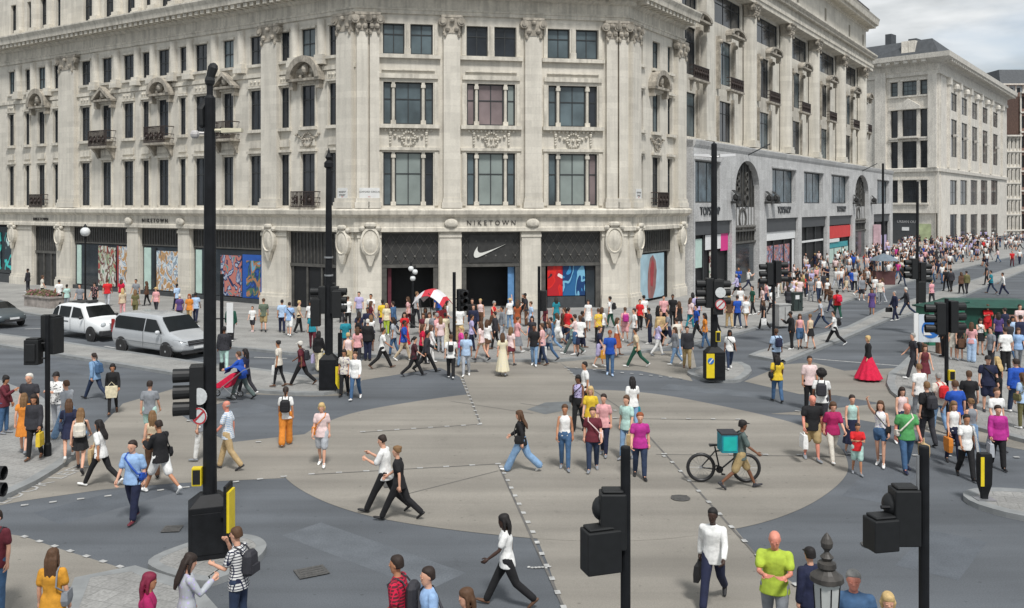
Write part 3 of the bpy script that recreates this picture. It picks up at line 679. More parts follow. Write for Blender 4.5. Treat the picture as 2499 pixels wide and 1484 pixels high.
shoppanel(472,486,.5,3.6,M_mint); shoppanel(533,583,.5,3.3,P_c); shoppanel(586,637,.45,3.4,mat('display_blue',(.02,.10,.42),.4,.15)); shoppanel(596,630,.55,3.0,P_d,n=-.21)
for i, (a, b) in enumerate(gCu):
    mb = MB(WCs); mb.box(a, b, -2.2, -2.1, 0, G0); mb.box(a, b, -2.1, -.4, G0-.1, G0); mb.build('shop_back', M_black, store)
    for q0, q1 in ((a, a+.32), (b-.32, b)): mb = MB(WCs); mb.box(q0, q1, -.4, -.15, 0, 2.95); mb.build('door_jamb', M_bronze2, store)
    grille(WCs, a, b, 2.95, G0, store, 'lattice')
    mb = MB(WCs); mb.box(a, b, -.3, -.12, 2.85, 2.98); mb.build('lintel', M_bronze2, store)
a, b = gCu[1]; mb = MB(WCs); mb.box(a+.5, b-.5, -.19, -.175, 3.1, 4.9); mb.build('emblem_board', M_bronze, store)
panel(WCs, b-.75, b-.34, .3, 2.8, mat('display_lightblue', (.12, .27, .5), .4, .2), n=-.5)
a, b = gCu[2]; u0, u1, u2 = WCs.u(1338), WCs.u(1375), WCs.u(1430)
P_red = poster_mat('artwork_red', [(70,30,40),(200,30,30),(215,40,35),(180,30,40),(230,220,220),(60,30,50)], .9, 1)
P_blue = poster_mat('artwork_blue', [(40,100,150),(30,90,140),(120,180,210),(20,60,110),(60,140,190),(150,160,180)], .9, 1)
panel(WCs, u0, u1, .9, 2.85, P_red, n=-.36); panel(WCs, u1+.02, u2, .9, 2.85, P_blue, n=-.36); panel(WCs, u2+.05, b-.33, 0, 2.85, M_glshop, 'shop_window', n=-.38)
panel(WCs, u0, u2, 0, .85, M_plinth, 'plinth', -.38)
a, b = gCu[0]; panel(WCs, a+.4, a+.62, .3, 2.8, mat('maroon_banner', (.12, .02, .035), .6, .2), n=-.6)
for a, b in gRu:
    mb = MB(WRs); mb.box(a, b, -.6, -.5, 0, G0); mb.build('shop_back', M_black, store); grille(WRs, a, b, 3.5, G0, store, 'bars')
    u0, u1 = WRs.u(1561), WRs.u(1628)
    panel(WRs, u0, u1, .3, 3.4, mat('poster_paleblue', (.36, .52, .60), .4, .2, 1), 'poster', n=-.3)
    mb = MB(WRs); c = (u0+u1)/2+.25; mb.uprism([(c-.6, .35), (c+.1, .3), (c+.55, 1.0), (c+.75, 2.2), (c+.55, 2.9), (c+.1, 3.3), (c-.35, 3.1), (c-.7, 2.1), (c-.75, 1.1)], -.25, -.24); mb.build('poster_shape', mat('poster_fleshred', (.30, .13, .12), .5, .35, 1.2), store)
    mb = MB(WRs); mb.uprism([(c-.3, 1.2), (c+.05, 1.1), (c+.2, 1.9), (c+.3, 2.7), (c-.05, 3.0), (c-.35, 2.4)], -.235, -.228); mb.build('poster_shape', mat('poster_deepred', (.36, .04, .05), .5, .3, 1.5), store)
# roofline balustrade piece seen left
# ================================================================ the arcade-fronted building beyond, right
WT = WRs; TU0, TU1 = WRs.u(1670)+.1, WRs.u(2122)
S_G = mat('grey_stone', (.53, .53, .525), .8, .1, .8, .08, streak=.1, joints=(1.6, .9, math.atan2(.839, .545), True, .9), fine=9)
S_K = stone('street_stone', (.66, .625, .55), math.atan2(.839, .545), 1.4, .5, .14)
arc = empty('arcade_building', tuple(WRs.at(TU0, 0, 0)), label='tall stone building with giant columns above a grey two storey arcade of shops', cat='building', origin=True)
NU = .65                                 # the grey base stands out
cols_x = [1735, 1836, 1923, 1991, 2056, 2107]
cu = [WRs.u(x) for x in cols_x]; 
GX1 = WRs.u(2166)
ZG, ZC, ZE, ZR = 11.7, 24.6, 26.6, 31.6
bays = [(WRs.u(1674), cu[0]-.9)]+[(cu[i]+.75, cu[i+1]-.75) for i in range(5)]+[(cu[5]+.7, TU1-.3)]
holes = []; wins = []
for i, (a, b) in enumerate(bays):
    c = (a+b)/2; w = (b-a)
    hw = min(1.6, w*.40)
    holes += [(c-hw, c+hw, 12.1, 15.5), (c-hw, c+hw, 16.9, 20.6)]
    holes.append((a+.25, b-.25, 21.9, 24.3))
facade_wall(WT, TU0, TU1, ZG-.3, ZE, holes, arc, S_K, n=-.75, depth=.25)
for j, h in enumerate(holes): window(WT, *h, arc, M_dkglass if j % 3 == 2 or j % 2 else M_glass, 2 if j % 3 != 2 else 4, 2, n=-.95, zsplit=[.7])
mb = MB(WT); mb.box(TU0, TU1, -.8, -.1, ZG-.2, ZG+.25); mb.build('plinth_course', S_T, arc)
for i, (a, b) in enumerate(bays):
    c = (a+b)/2; w = b-a; hw = min(1.6, w*.40)
    pediment(WT, c-hw, c+hw, 20.75, arc, True, .6).location = (0, 0, 0)
    balcony(WT, c-hw+.1, c+hw-.1, 16.35, arc, dp=.45, h=1.0)
    for sg in (-1, 1):
        mb = MB(WT)
        mb.box(c+sg*(hw+.22)-.16, c+sg*(hw+.22)+.16, -.78, -.45, 16.4, 20.75); mb.box(c+sg*(hw+.2)-.14, c+sg*(hw+.2)+.14, -.78, -.55, 12.0, 15.8)
        mb.ball((c+sg*(hw+.22), -.4, 20.3), .22, 7, 5)
        mb.build('window_surround', S_W, arc)
for i, u in enumerate(cu):
    if i == 0: pilaster(WT, u, 1.7, ZG+.2, ZC, arc, S_K, n=-.75, dp=.7, cap='corinth')
    else: pilaster(WT, u, 1.05, ZG+.2, ZC, arc, S_K, n=-.6, dp=.95, cap='corinth', rnd_=True)
mb = MB(WT)
cornice(mb, WT, TU0-.2, TU1+.3, [(-.9,24.55),(.35,24.6),(.35,25.0),(.45,25.05),(.45,25.4),(.3,25.45),(.3,26.1),(.6,26.2),(.95,26.45),(.95,26.65),(-.9,26.7)])
dentils(mb, WT, TU0, TU1, .3, .75, 26.0, 26.22, .5, .26)
mb.build('entablature', S_T, arc)
ah = [((a+b)/2-.45, (a+b)/2+.45, 27.7, 29.3) for a, b in bays]
facade_wall(WT, TU0, TU1, ZE, 30.6, ah, arc, S_K, n=-.5, name='attic_wall')
for h in ah: window(WT, *h, arc, M_dkglass, 1, 2, n=-.8)
mb = MB(WT); cornice(mb, WT, TU0-.3, TU1+1.0, [(-.9,30.1),(-.4,30.1),(-.3,30.4),(.1,30.5),(.9,30.75),(1.0,31.3),(1.1,31.55),(-.9,31.7)])
dentils(mb, WT, TU0, TU1+.9, -.35, .7, 30.3, 30.65, .62, .3); mb.build('roof_cornice', S_T, arc)
mb = MB(WT)
for i in range(int((TU1-TU0)/.45)): u = TU0+.3+i*.45; mb.box(u, u+.16, -.35, -.15, 31.7, 32.7)
mb.box(TU0, TU1+.3, -.4, -.1, 32.7, 32.95)
mb.build('balustrade', M_iron, arc)
mb = MB(WT); mb.box(TU0+.05, TU1-.1, -14, -1.3, 0, 31.6); mb.box(TU0+.05, TU0+.5, -1.3, -.76, 11.5, 31.2); mb.box(TU1-.4, TU1-.02, -14, -.52, 11.5, 31.2); mb.build('core', S_T, arc)
# grey two-storey base
g1 = [(1676,1737),(1867,1925),(1946,1993),(2014,2057),(2128,2157)]
gh = [(WRs.u(a), WRs.u(b), 6.95, 10.15) for a, b in g1]
arches = [(1776,1835),(2073,2106)]
sh = [(1676,1767),(1853,1931),(1940,2003),(2009,2066),(2119,2160)]
shu = [(WRs.u(a), WRs.u(b)) for a, b in sh]; aru = [(WRs.u(a), WRs.u(b)) for a, b in arches]
BU0, BU1 = TU0+.02, GX1
holes = gh+[(a, b, 0, 5.55) for a, b in shu]+[(a, b, 0, 10.6) for a, b in aru]
facade_wall(WT, BU0, BU1, 0, ZG, holes, arc, S_G, n=NU, depth=.6, name='base_wall')
mb = MB(WT); cornice(mb, WT, BU0, BU1, [(NU-.7,11.1),(NU+.02,11.1),(NU+.12,11.3),(NU+.2,11.6),(NU-.7,11.75)]); mb.box(BU1-.3, BU1, -9, NU-.02, 0, 11.6); mb.box(BU0, BU0+.25, -1, NU-.02, 0, 11.6); mb.build('base_cornice', S_G, arc)
for a, b in aru:   # spandrels turn the square head into a pointed arch
    c, hw = (a+b)/2, (b-a)/2
    for sg in (-1, 1):
        mb = MB(WT)
        pts = [(c+sg*hw, 8.2)]+[(c+sg*hw*math.cos(t), 8.2+2.35*math.sin(t)) for t in [pi/2*i/10 for i in range(11)]]+[(c, 10.62), (c+sg*hw, 10.62)]
        mb.uprism(pts, NU-.55, NU-.002); mb.build('arch_spandrel', S_G, arc)
for i, (a, b) in enumerate(aru):
    c, hw = (a+b)/2, (b-a)/2
    mb = MB(WT); mb.box(a, b, NU-.62, NU-.56, 0, 10.6); mb.build('arch_screen', M_bronze, arc)
    mb = MB(WT)
    for r, z in ((.95, 5.6), (.55, 7.2), (.4, 8.0), (.3, 8.7), (.35, 9.3)):
        for k in range(1 if r > .9 else 2):
            cc_ = c if r > .9 else c+(-1, 1)[k]*hw*.35
            mb.loft([[(cc_+r*s*math.cos(2*pi*j/16), NU-.5+q, z+r*s*math.sin(2*pi*j/16)) for j in range(16)] for s, q in ((1, -.1), (1, .1), (.78, .1), (.78, -.1))], cap=False)
    for z in (4.6, 3.6): mb.box(a, b, NU-.5, NU-.3, z-.08, z+.08)
    for q in range(9): u = a+(b-a)*q/8; mb.box(u-.03, u+.03, NU-.56, NU-.46, 3.6, 10.4)
    for q in range(8): mb.ball((a+(b-a)*(q+.5)/8, NU-.4, 4.9), .22, 6, 4)
    mb.build('arch_ironwork', M_bronze2, arc)
    panel(WT, a, b, 4.9, 6.6, S_G, 'medallion_panel', NU-.55, arc); panel(WT, a+.2, b-.2, .1, 3.4, M_glshop, 'shop_window', NU-.5, arc)
    mb = MB(WT); mb.tube([(c, NU-.1, 11.0), (c+1.0, NU+1.6, 12.0)], .05, 6, 0); mb.build('flagpole', M_frame, arc)
for x in (1767, 1850, 1866, 2068, 2112):
    mb = MB(WT); u = WRs.u(x); mb.box(u-.35, u+.35, NU, NU+.7, 6.9, 7.1)
    for k in range(5): mb.tube([(u-.3+.15*k, NU+.6, 6.9), (u-.3+.15*k, NU+.62, 7.5), (u-.3+.15*k, NU+.1, 8.0)], .04, 5, 0)
    mb.ball((u, NU+.4, 7.4), .35, 8, 5); mb.build('iron_lantern', M_bronze, arc)
for a, b, c, d in gh:
    window(WT, a, b, c, d, arc, mat('glass_pattern', (.07, .10, .12), .2, .6, 1.2), 3, 1, n=NU-.5, fr=.1)
    mb = MB(WT); mb.box(a-.2, b+.2, NU, NU+.12, 10.2, 10.35); mb.build('lintel', S_G, arc)
M_dgrey = mat('fascia_darkgrey', (.055, .06, .065), .5, .1, 2); M_pink = mat('banner_pink', (.70, .03, .25), .5, .05, 2); M_redsign = mat('banner_red', (.62, .03, .03), .5, .08, 2); M_teal = mat('banner_teal', (.03, .30, .34), .5, .1, 2)
for i, (a, b) in enumerate(shu):
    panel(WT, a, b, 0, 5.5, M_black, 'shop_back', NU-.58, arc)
    if i != 1: panel(WT, a, b, 4.5, 5.5, M_dgrey, 'fascia', NU-.4, arc, .2)
    for q in (.0, .33, .66, 1): u = a+(b-a)*q; mb = MB(WT); mb.box(max(a, u-.08), min(b, u+.08), NU-.5, NU-.38, 0, 4.5); mb.build('shop_mullion', M_frame, arc)
a, b = shu[0]; w = b-a
panel(WT, a+.1, a+w*.3, 2.0, 4.2, M_mint, 'display_panel', NU-.45, arc); panel(WT, a+w*.36, a+w*.78, 3.3, 4.45, M_wsign, 'white_fascia', NU-.35, arc); panel(WT, a+w*.78, b-.1, 3.1, 4.6, M_pink, 'banner', NU-.35, arc); panel(WT, a+w*.5, a+w*.6, .3, 3.2, P_a, 'display_panel', NU-.45, arc)
a, b = shu[1]; w = b-a
panel(WT, a, b, 4.3, 5.5, M_dgrey, 'fascia', NU-.4, arc, .2); panel(WT, a+.05, b-.05, 3.5, 4.3, M_wsign, 'white_fascia', NU-.33, arc); panel(WT, b-.8, b-.2, .2, 3.4, M_wsign, 'display_panel', NU-.4, arc); panel(WT, a+.6, b-1.4, .3, 3.0, P_c, 'display_panel', NU-.5, arc)
a, b = shu[2]; panel(WT, a+.2, b-.2, 2.9, 3.1, M_wsign, 'shelf_sign', NU-.4, arc)
a, b = shu[3]; panel(WT, a, b, 3.0, 4.4, M_redsign, 'banner', NU-.3, arc); panel(WT, a+.1, (a+b)/2, 2.55, 2.95, M_wsign, 'shop_sign', NU-.28, arc); panel(WT, a+.9, b-.9, 1.9, 2.5, M_teal, 'banner', NU-.4, arc); panel(WT, a+.5, b-.5, .2, 1.85, M_mint, 'display_panel', NU-.45, arc)
a, b = shu[4]; panel(WT, a+.3, b-.8, .4, 2.6, mat('banner_lilac', (.42, .36, .55), .5, .1, 2), 'display_panel', NU-.4, arc)
mb = MB(WT); u = WRs.u(2117); mb.box(u-.3, u+.5, NU+.1, NU+.9, .2, 4.2); mb.build('totem_sign', mat('banner_palepink', (.60, .42, .46), .5, .15, 2), arc)
for x, s in ((1712, .95), (1896, .95), (2038, .95)): WT.text('TOPSHOP', WRs.u(x), NU+.02, 6.0, s, arc, mat('lettering_grey', (.05, .055, .06), .5, .1, 3), ext=.06, name='shop_lettering', sx=1.0)
# ================================================================ pale corner building across the side street
bx, by = gp(2290, 600).xy; P3 = Vector((bx, by, 0)); P3L = Vector((gp(2120, 594).x-1.5, gp(2120, 594).y, 0))
W3a = Wall(P3L, P3-P3L); W3b = Wall(P3, (.7503, 1)); L3 = (P3-P3L).length; L3b = W3b.u(2456)
S3 = mat('pale_stone', (.68, .645, .58), .8, .1, .8, .06, streak=.1, fine=6); S3g = mat('pale_stone_base', (.50, .50, .50), .8, .1, .8, .06, streak=.1, fine=6)
cor = empty('corner_building', tuple(P3), label='pale stone corner building with dark slate mansard roof and deep bracketed eaves', cat='building', origin=True)
z3 = lambda y, x=2290: W3a.z(x, y)
hs = []; Y3 = [(198,233),(268,335),(345,412),(440,495)]
for a, b in [(2172,2190),(2200,2236),(2244,2262)]:
    for t, s in Y3: hs.append((W3a.u(a), W3a.u(b), z3(s, 2220), z3(t, 2220)))
mb = MB(W3a)
for h in hs: mb.box(h[0]-.25, h[1]+.25, -.02, .28, h[2]-.3, h[2]-.02); mb.box(h[0]-.2, h[1]+.2, -.02, .18, h[3]+.05, h[3]+.35)
mb.box(W3a.u(2137), W3a.u(2163), -.02, .5, 13, HC-(165-HY)*P3.y/F)
mb.build('window_surrounds', S3, cor)
shh = (W3a.u(2168), W3a.u(2287), 0, z3(520, 2220))
TOP3 = z3(150)
facade_wall(W3a, 0, L3, 0, TOP3, hs+[shh], cor, S3, depth=.7)
for j, h in enumerate(hs): window(W3a, *h, cor, M_dkglass if j % 4 else M_glass, 3 if 4 <= j < 8 else 1, 3, n=-.5, fr=.14)
mb = MB(W3a); mb.box(shh[0], shh[1], -.72, -.5, 0, shh[3]); q = mb.build('shopfront', M_dgrey, cor)
W3a.text('URBAN OUTFITTERS', (shh[0]+shh[1])/2, -.48, shh[3]-1.7, .62, cor, mat('lettering_silver', (.5, .5, .5), .4, .1), ext=.02, name='shop_lettering')
panel(W3a, shh[0]+2.1, shh[0]+3.3, 2.4, 3.0, M_wsign, 'shop_sign', -.45, cor); panel(W3a, shh[1]-3.2, shh[1]-1.2, .8, 3.6, mat('poster_yellowgreen', (.42, .48, .28), .5, .3, .8), 'poster', -.45, cor)
hb = []
for k in range(5):
    a, b = 2318+k*25, 2335+k*24.8
    t = lambda y: W3b.z((a+b)/2, y)
    hb += [(W3b.u(a), W3b.u(b), t(500), t(440)), (W3b.u(a), W3b.u(b), 0, t(523)), (W3b.u(a), W3b.u(b), W3b.z(2400, 398), W3b.z(2400, 318)), (W3b.u(a), W3b.u(b), W3b.z(2400, 300), W3b.z(2400, 262))]
hb = [h for h in hb if h[1] < L3b and h[3] < TOP3]
facade_wall(W3b, 0, L3b, 0, TOP3, hb, cor, S3, depth=.35)
for h in hb: window(W3b, *h, cor, M_dkglass, 2, 2, n=-.25, fr=.15)
mb = MB(W3b)
for k in range(6):
    u = W3b.u(2312+k*26); mb.box(u-.5, u+.5, -.02, .45, 13.2, TOP3-2.0)
    mb.box(u-.7, u+.7, -.02, .65, TOP3-3.2, TOP3-2.0)
for k in range(5):
    u = W3b.u(2328+k*25.5); mb.box(u-.9, u+.9, -.02, .6, W3b.z(2400, 350)-.4, W3b.z(2400, 350)); mb.ball((u, .2, W3b.z(2400, 250)), .8, 7, 5)
mb.build('pilasters', S3, cor)
mb = MB(W3a); mb.box(W3a.u(2266), W3a.u(2287), -.02, .5, 13, TOP3-2)
u = W3a.u(2218); mb.box(u-2, u+2, -.02, .7, z3(262), z3(262)+.5); mb.loft([[(u-2, q, z3(262)+.5), (u+2, q, z3(262)+.5), (u, q, z3(262)+1.8)] for q in (-.02, .7)]); mb.box(u-1.6, u+1.6, -.02, 1.0, z3(334), z3(334)+.3)
mb.build('pilasters', S3, cor)
mb = MB(); ec = math.tan(math.acos(max(-1, min(1, W3a.d.dot(W3b.d))))/2)
prof = [(-.2,-2.0),(.3,-2.0),(.3,-1.4),(.1,-1.3),(.1,-.2),(.6,.0),(2.1,.5),(2.2,1.3),(-.3,1.5)]
for W, a, b, e1, e2 in ((W3a, 0, L3, 0, ec), (W3b, 0, L3b, ec, 0)): cornice(mb, W, a, b, [(x, z+TOP3) for x, z in prof], ea=e1, eb=e2)
for W, b in ((W3a, L3), (W3b, L3b)): dentils(mb, W, .4, b, .5, 1.9, TOP3+.0, TOP3+.42, 1.5, .7)
mb.build('eaves_cornice', S3, cor)
mb = MB(W3a); cornice(mb, W3a, 0, L3, [(-.1, z3(418)), (.3, z3(418)), (.35, z3(410)), (-.1, z3(408))]); mb.build('string_course', S3, cor)
mb = MB(W3b); cornice(mb, W3b, 0, L3b, [(-.1, z3(418)), (.3, z3(418)), (.35, z3(410)), (-.1, z3(408))]); mb.build('string_course', S3, cor)
mb = MB(); A0, B0, D0 = W3a.at(.0, 0, 0), P3, W3b.at(L3b, 0, 0)
off = W3a.n+W3b.n; inn = [W3a.at(0, -2.2, 0), P3-off*1.6, W3b.at(L3b, -2.2, 0)]
back = [D0+Vector((-22, 22, 0)), A0+Vector((-6, 46, 0))]
z0, z1 = TOP3+1.5, z3(88)
mb.loft([[(p.x, p.y, z0) for p in [A0, B0, D0]+back], [(p.x, p.y, z1) for p in inn+back]])
rf = mb.build('mansard_roof', M_slate, cor)
mb = MB(); mb.prism([(p.x, p.y) for p in [W3a.at(0, -.75, 0), P3-off*.5, W3b.at(L3b, -.85, 0)]+back], 0, TOP3+1.3); mb.build('core', S3, cor)
for x in (2205, 2222): 
    mb = MB(W3a); u = W3a.u(x); mb.box(u-.55, u+.55, -1.8, -.3, z0+.4, z0+2.6); d = mb.build('dormer', S3, rf)
    
mb = MB(W3a); mb.box(W3a.u(2135), W3a.u(2150), -6, -4, z1-1, z1+2.2); mb.box(W3a.u(2180), W3a.u(2200), -8, -6, z1-1, z1+1.2); mb.build('chimney', M_slate, rf)
# ================================================================ buildings closing the street on the right
def block(name, x0, x1, ybase, ytop, m, label, bays_, floors, glass=M_dkglass, depth=20, roof=None):
    a, b = gp(x0, ybase), gp(x1, ybase); W = Wall(a, b-a); Lh = (b-a).length; zt = HC-(ytop-HY)*a.y/F
    root = empty(name, tuple(a), label=label, cat='building', origin=True)
    hs = []; bw = Lh/bays_; fh = (zt-1)/floors
    for i in range(bays_):
        for k in range(floors): hs.append((bw*(i+.28), bw*(i+.72), 1+fh*k+fh*(.15 if k else -.1), 1+fh*k+fh*.78))
    facade_wall(W, 0, Lh, 0, zt, hs, root, m, depth=.5)
    for h in hs: window(W, *h, root, glass, 2, 2, n=-.35, fr=.12)
    mb = MB(W)
    for k in range(floors+1): mb.box(0, Lh, -.02, .35 if k < floors else .9, 1+fh*k-.35, 1+fh*k)
    for i in range(bays_+1): u = min(Lh-.3, bw*i); mb.box(u, u+.3, -.02, .2, 0, zt-.4)
    mb.build('string_courses', S3, root)
    mb = MB(W); mb.box(0, Lh, -depth, -.66, 0, zt-.05); mb.build('core', m, root)
    if roof: mb = MB(W); mb.loft([[(0, 0, zt), (Lh, 0, zt), (Lh, -depth, zt), (0, -depth, zt)], [(1, -2.5, zt+roof), (Lh-1, -2.5, zt+roof), (Lh-1, -depth, zt+roof), (1, -depth, zt+roof)]]); mb.build('roof', M_slate, root)
    return root
M_brick = mat('red_brick', (.24, .15, .12), .85, .2, 2, .1)
block('terrace_building', 2452, 2490, 571, 330, S3, 'narrow pale terrace with many windows at the far end of the right street', 4, 6)
block('brick_building', 2488, 2620, 570, 225, M_brick, 'red brick building at the far right edge behind the terrace', 9, 7)
block('office_block', 2440, 2620, 565, 205, mat('glass_office', (.30, .35, .38), .5, .2, .5), 'pale glassy office block with rounded grey roof rising behind the terrace', 10, 8, roof=4)
# ================================================================ signals, poles, lamps
M_pole = mat('pole_black', (.010, .011, .013), .55, .3, 5, .05, spec=.25)
M_pole2 = mat('signal_housing', (.009, .010, .011), .55, .2, 8)
M_yel = mat('box_yellow', (.78, .60, .02), .45, .08, 4)
M_lens = mat('lens_dark', (.05, .03, .02), .2, .2, 6)
M_disc = mat('disc_white', (.62, .64, .64), .4, .12, 20)
M_redring = mat('sign_red', (.45, .03, .04), .5, .05); M_bluesign = mat('sign_blue', (.03, .16, .50), .4, .08, 3)
M_metal = mat('galvanised', (.35, .36, .37), .4, .15, 6, metal=.6)
def head(root, x, y, z, ang, s=1.0, board=True, lens=3):
    """a signal head of three hooded lenses facing along ang"""
    h = empty('signal_head', (x, y, z), ang); h.parent = root
    mb = MB(); mb.box(-.13*s, .13*s, -.17*s, .17*s, 0, .98*s)
    hb = mb.build('housing', M_pole2, h, bevel=.02, local=True)
    for i in range(lens):
        zc = (.17+.31*i)*s
        m2 = MB(); k = 14; r = .125*s; L_ = .30*s
        out = [[(.13*s+q, r*rr*math.cos(2*pi*j/k), zc+r*rr*math.sin(2*pi*j/k)) for j in range(k)] for q, rr in ((0, 1.0), (L_*.55, 1.02), (L_, 1.05))]
        inn = [[(.13*s+q, r*rr*math.cos(2*pi*j/k), zc+r*rr*math.sin(2*pi*j/k)) for j in range(k)] for q, rr in ((L_, .96), (.03*s, .9))]
        m2.loft(out+inn, cap=False); hd = m2.build('hood', M_pole2, h, local=True)
        m3 = MB(); m3.lathe([(.01, 0), (.11*s, 0), (.105*s, .02), (.05*s, .035), (.01, .04)], .13*s, 0, zc, 12, 'x'); m3.build('lens', M_lens, h, local=True)
    return h
def box_head(root, x, y, z, ang, w=.34, d=.26, h=.98):
    mb = MB(); mb.box(-w/2, w/2, -d/2, d/2, 0, h); mb.box(-w/2+.03, w/2-.03, -d/2+.03, d/2-.03, h, h+.04); mb.box(-w/2+.06, w/2-.06, d/2, d/2+.05, .1, h-.1)
    o = mb.build('signal_back', M_pole2, root, bevel=.02, local=True); o.location = (x, y, z); o.rotation_euler = (0, 0, ang); return o
def disc(root, x, y, z, ang, r=.15, m=None, ring=False, name='sign_disc'):
    h = MB(); h.lathe([(.01, 0), (r, 0), (r, .02), (.01, .022)], 0, 0, 0, 18, 'x'); o = h.build(name, m or M_disc, root, local=True); o.location = (x, y, z); o.rotation_euler = (0, 0, ang)
    if ring:
        q = MB(); k = 18
        q.loft([[(.026, r*rr*math.cos(2*pi*j/k), r*rr*math.sin(2*pi*j/k)) for j in range(k)] for rr in (1.0, .82)], cap=False)
        q.loft([[(.027, -r*.7, -r*.55), (.027, -r*.55, -r*.7), (.03, -r*.55, -r*.7), (.03, -r*.7, -r*.55)], [(.027, r*.55, r*.7), (.027, r*.7, r*.55), (.03, r*.7, r*.55), (.03, r*.55, r*.7)]])
        q.build('red_ring', M_redring, o, local=True)
    return o
def pole_root(name, px, py, label, cat, group=None, z=.12):
    p = gp(px, py, z); return empty(name, tuple(p), 0, label, cat, group), F/p.y
def shaft(root, prof, m=None, name='pole', n=14):
    mb = MB(); mb.lathe(prof, n=n); return mb.build(name, m or M_pole, root, smooth=False, local=True)
def push_box(root, x, y, z, ang, h=.35):
    mb = MB(); mb.box(-.09, .09, -.07, .07, 0, h); o = mb.build('push_button_box', M_yel, root, bevel=.01, local=True); o.location = (x, y, z); o.rotation_euler = (0, 0, ang)
    m2 = MB(); m2.box(-.07, .07, -.085, -.07, .04, h-.04); m2.box(-.085, -.09+.002, -.06, .06, .02, h-.02); m2.build('panel', M_pole2, o, local=True); return o
def cabinet(root, w, d, h, yellow=None, ang=.0):
    mb = MB(); mb.box(-w/2, w/2, -d/2, d/2, 0, h); mb.loft([[(-w/2, -d/2, h), (w/2, -d/2, h), (w/2, d/2, h), (-w/2, d/2, h)], [(-w*.22, -d*.22, h+.2), (w*.22, -d*.22, h+.2), (w*.22, d*.22, h+.2), (-w*.22, d*.22, h+.2)]])
    mb.box(-w/2+.06, w/2-.06, -d/2-.015, -d/2, .1, h-.1)
    o = mb.build('base_cabinet', M_pole, root, bevel=.015, local=True); o.rotation_euler = (0, 0, ang); return o
# --- tall pole on the near left island
r1_, k1 = pole_root('signal_pole', 512, 1352, 'tallest black pole on the near left island with camera dome and black base cabinet', 'traffic signal pole')
shaft(r1_, [(.135, 1.0), (.13, 1.4), (.118, 4), (.105, 8.72), (.06, 8.78), (.055, 9.2), (.01, 9.22)])
cabinet(r1_, .78, .6, .98, ang=.35)
for dz, a in ((2.62, pi+.25),): head(r1_, -.24, .0, dz, a, 1.02)
disc(r1_, -.14, -.16, 3.05, -pi/2-.25, .16); disc(r1_, -.14, -.16, 2.68, -pi/2-.25, .16, ring=True)
push_box(r1_, -.2, -.12, 1.35, .1)
mb = MB(); mb.box(.45, .5, -.42, -.06, .55, 1.3); mb.build('yellow_panel', M_yel, r1_, local=True)
mb = MB(); mb.box(.40, .448, -.45, -.03, .45, 1.42); mb.box(.3, .4, -.3, -.2, .8, .9); mb.build('panel_back', M_pole, r1_, local=True)
mb = MB(); mb.ball((0, 0, 9.05), .1, 10, 6, (1, 1, 1.2)); mb.tube([(0, 0, 9.1), (.06, 0, 9.3)], [.08, .1], 8); mb.build('camera_top', M_pole2, r1_, local=True)
mb = MB(); mb.tube([(-.06, 0, 8.7), (-.16, -.05, 8.5), (-.14, -.05, 8.2)], [.06, .08, .06], 8); mb.build('camera_bracket', M_pole2, r1_, local=True)
mb = MB(); mb.tube([(-.1, 0, 8.05), (-.24, -.05, 8.05)], .03, 6); mb.ball((-.26, -.08, 8.02), .09, 8, 6); mb.build('camera', mat('camera_pale', (.5, .48, .47), .4, .1, 5), r1_, local=True)
mb = MB(); mb.tube([(.1, 0, 8.1), (.35, -.02, 8.1)], .04, 6); mb.loft([[(.25, -.12, 8.05), (.25, .12, 8.05), (.25, .12, 8.14), (.25, -.12, 8.14)], [(.62, -.08, 8.07), (.62, .08, 8.07), (.62, .07, 8.14), (.62, -.07, 8.14)]]); mb.build('floodlight', mat('cream_casing', (.6, .56, .42), .4, .1, 5), r1_, local=True)
# --- tall lamp pole on the far left island
r2, k2 = pole_root('signal_pole', 802, 950, 'tall black pole with ball finial and yellow arrow plate left of the store corner', 'traffic signal pole')
shaft(r2, [(.15, .9), (.15, 2.9), (.13, 4.3), (.1, 8.0), (.17, 8.05), (.17, 8.2), (.08, 8.3), (.13, 8.4), (.05, 8.55), (.01, 8.75)])
cabinet(r2, .62, .5, 1.1)
mb = MB(); mb.loft([[(.30, -.30, .75), (.55, -.30, .75), (.55, -.26, .75), (.30, -.26, .75)], [(.30, -.30, .15), (.55, -.30, .15), (.55, -.26, .15), (.30, -.26, .15)], [(.40, -.30, -.05), (.45, -.30, -.05), (.45, -.26, -.05), (.40, -.26, -.05)]][::-1]); mb.build('yellow_arrow_plate', M_yel, r2, local=True).location = (0, 0, .12)
head(r2, -.22, 0, 2.75, pi, 1.0); head(r2, .22, 0, 2.75, 0, 1.0); head(r2, 0, .25, 2.75, pi/2, 1.1); box_head(r2, -.45, -.1, 2.3, 0); box_head(r2, .3, -.1, 2.6, .2)
mb = MB(); mb.lathe([(.16, 4.1), (.16, 4.16)]); mb.build('collar', M_metal, r2, local=True); mb = MB(); mb.lathe([(.16, 4.75), (.16, 4.81)]); mb.build('collar', M_metal, r2, local=True)
mb = MB(); mb.lathe([(.08, 0), (.08, 2.0)]); o = mb.build('post', M_pole, r2, local=True); o.location = (.35, .3, 0)
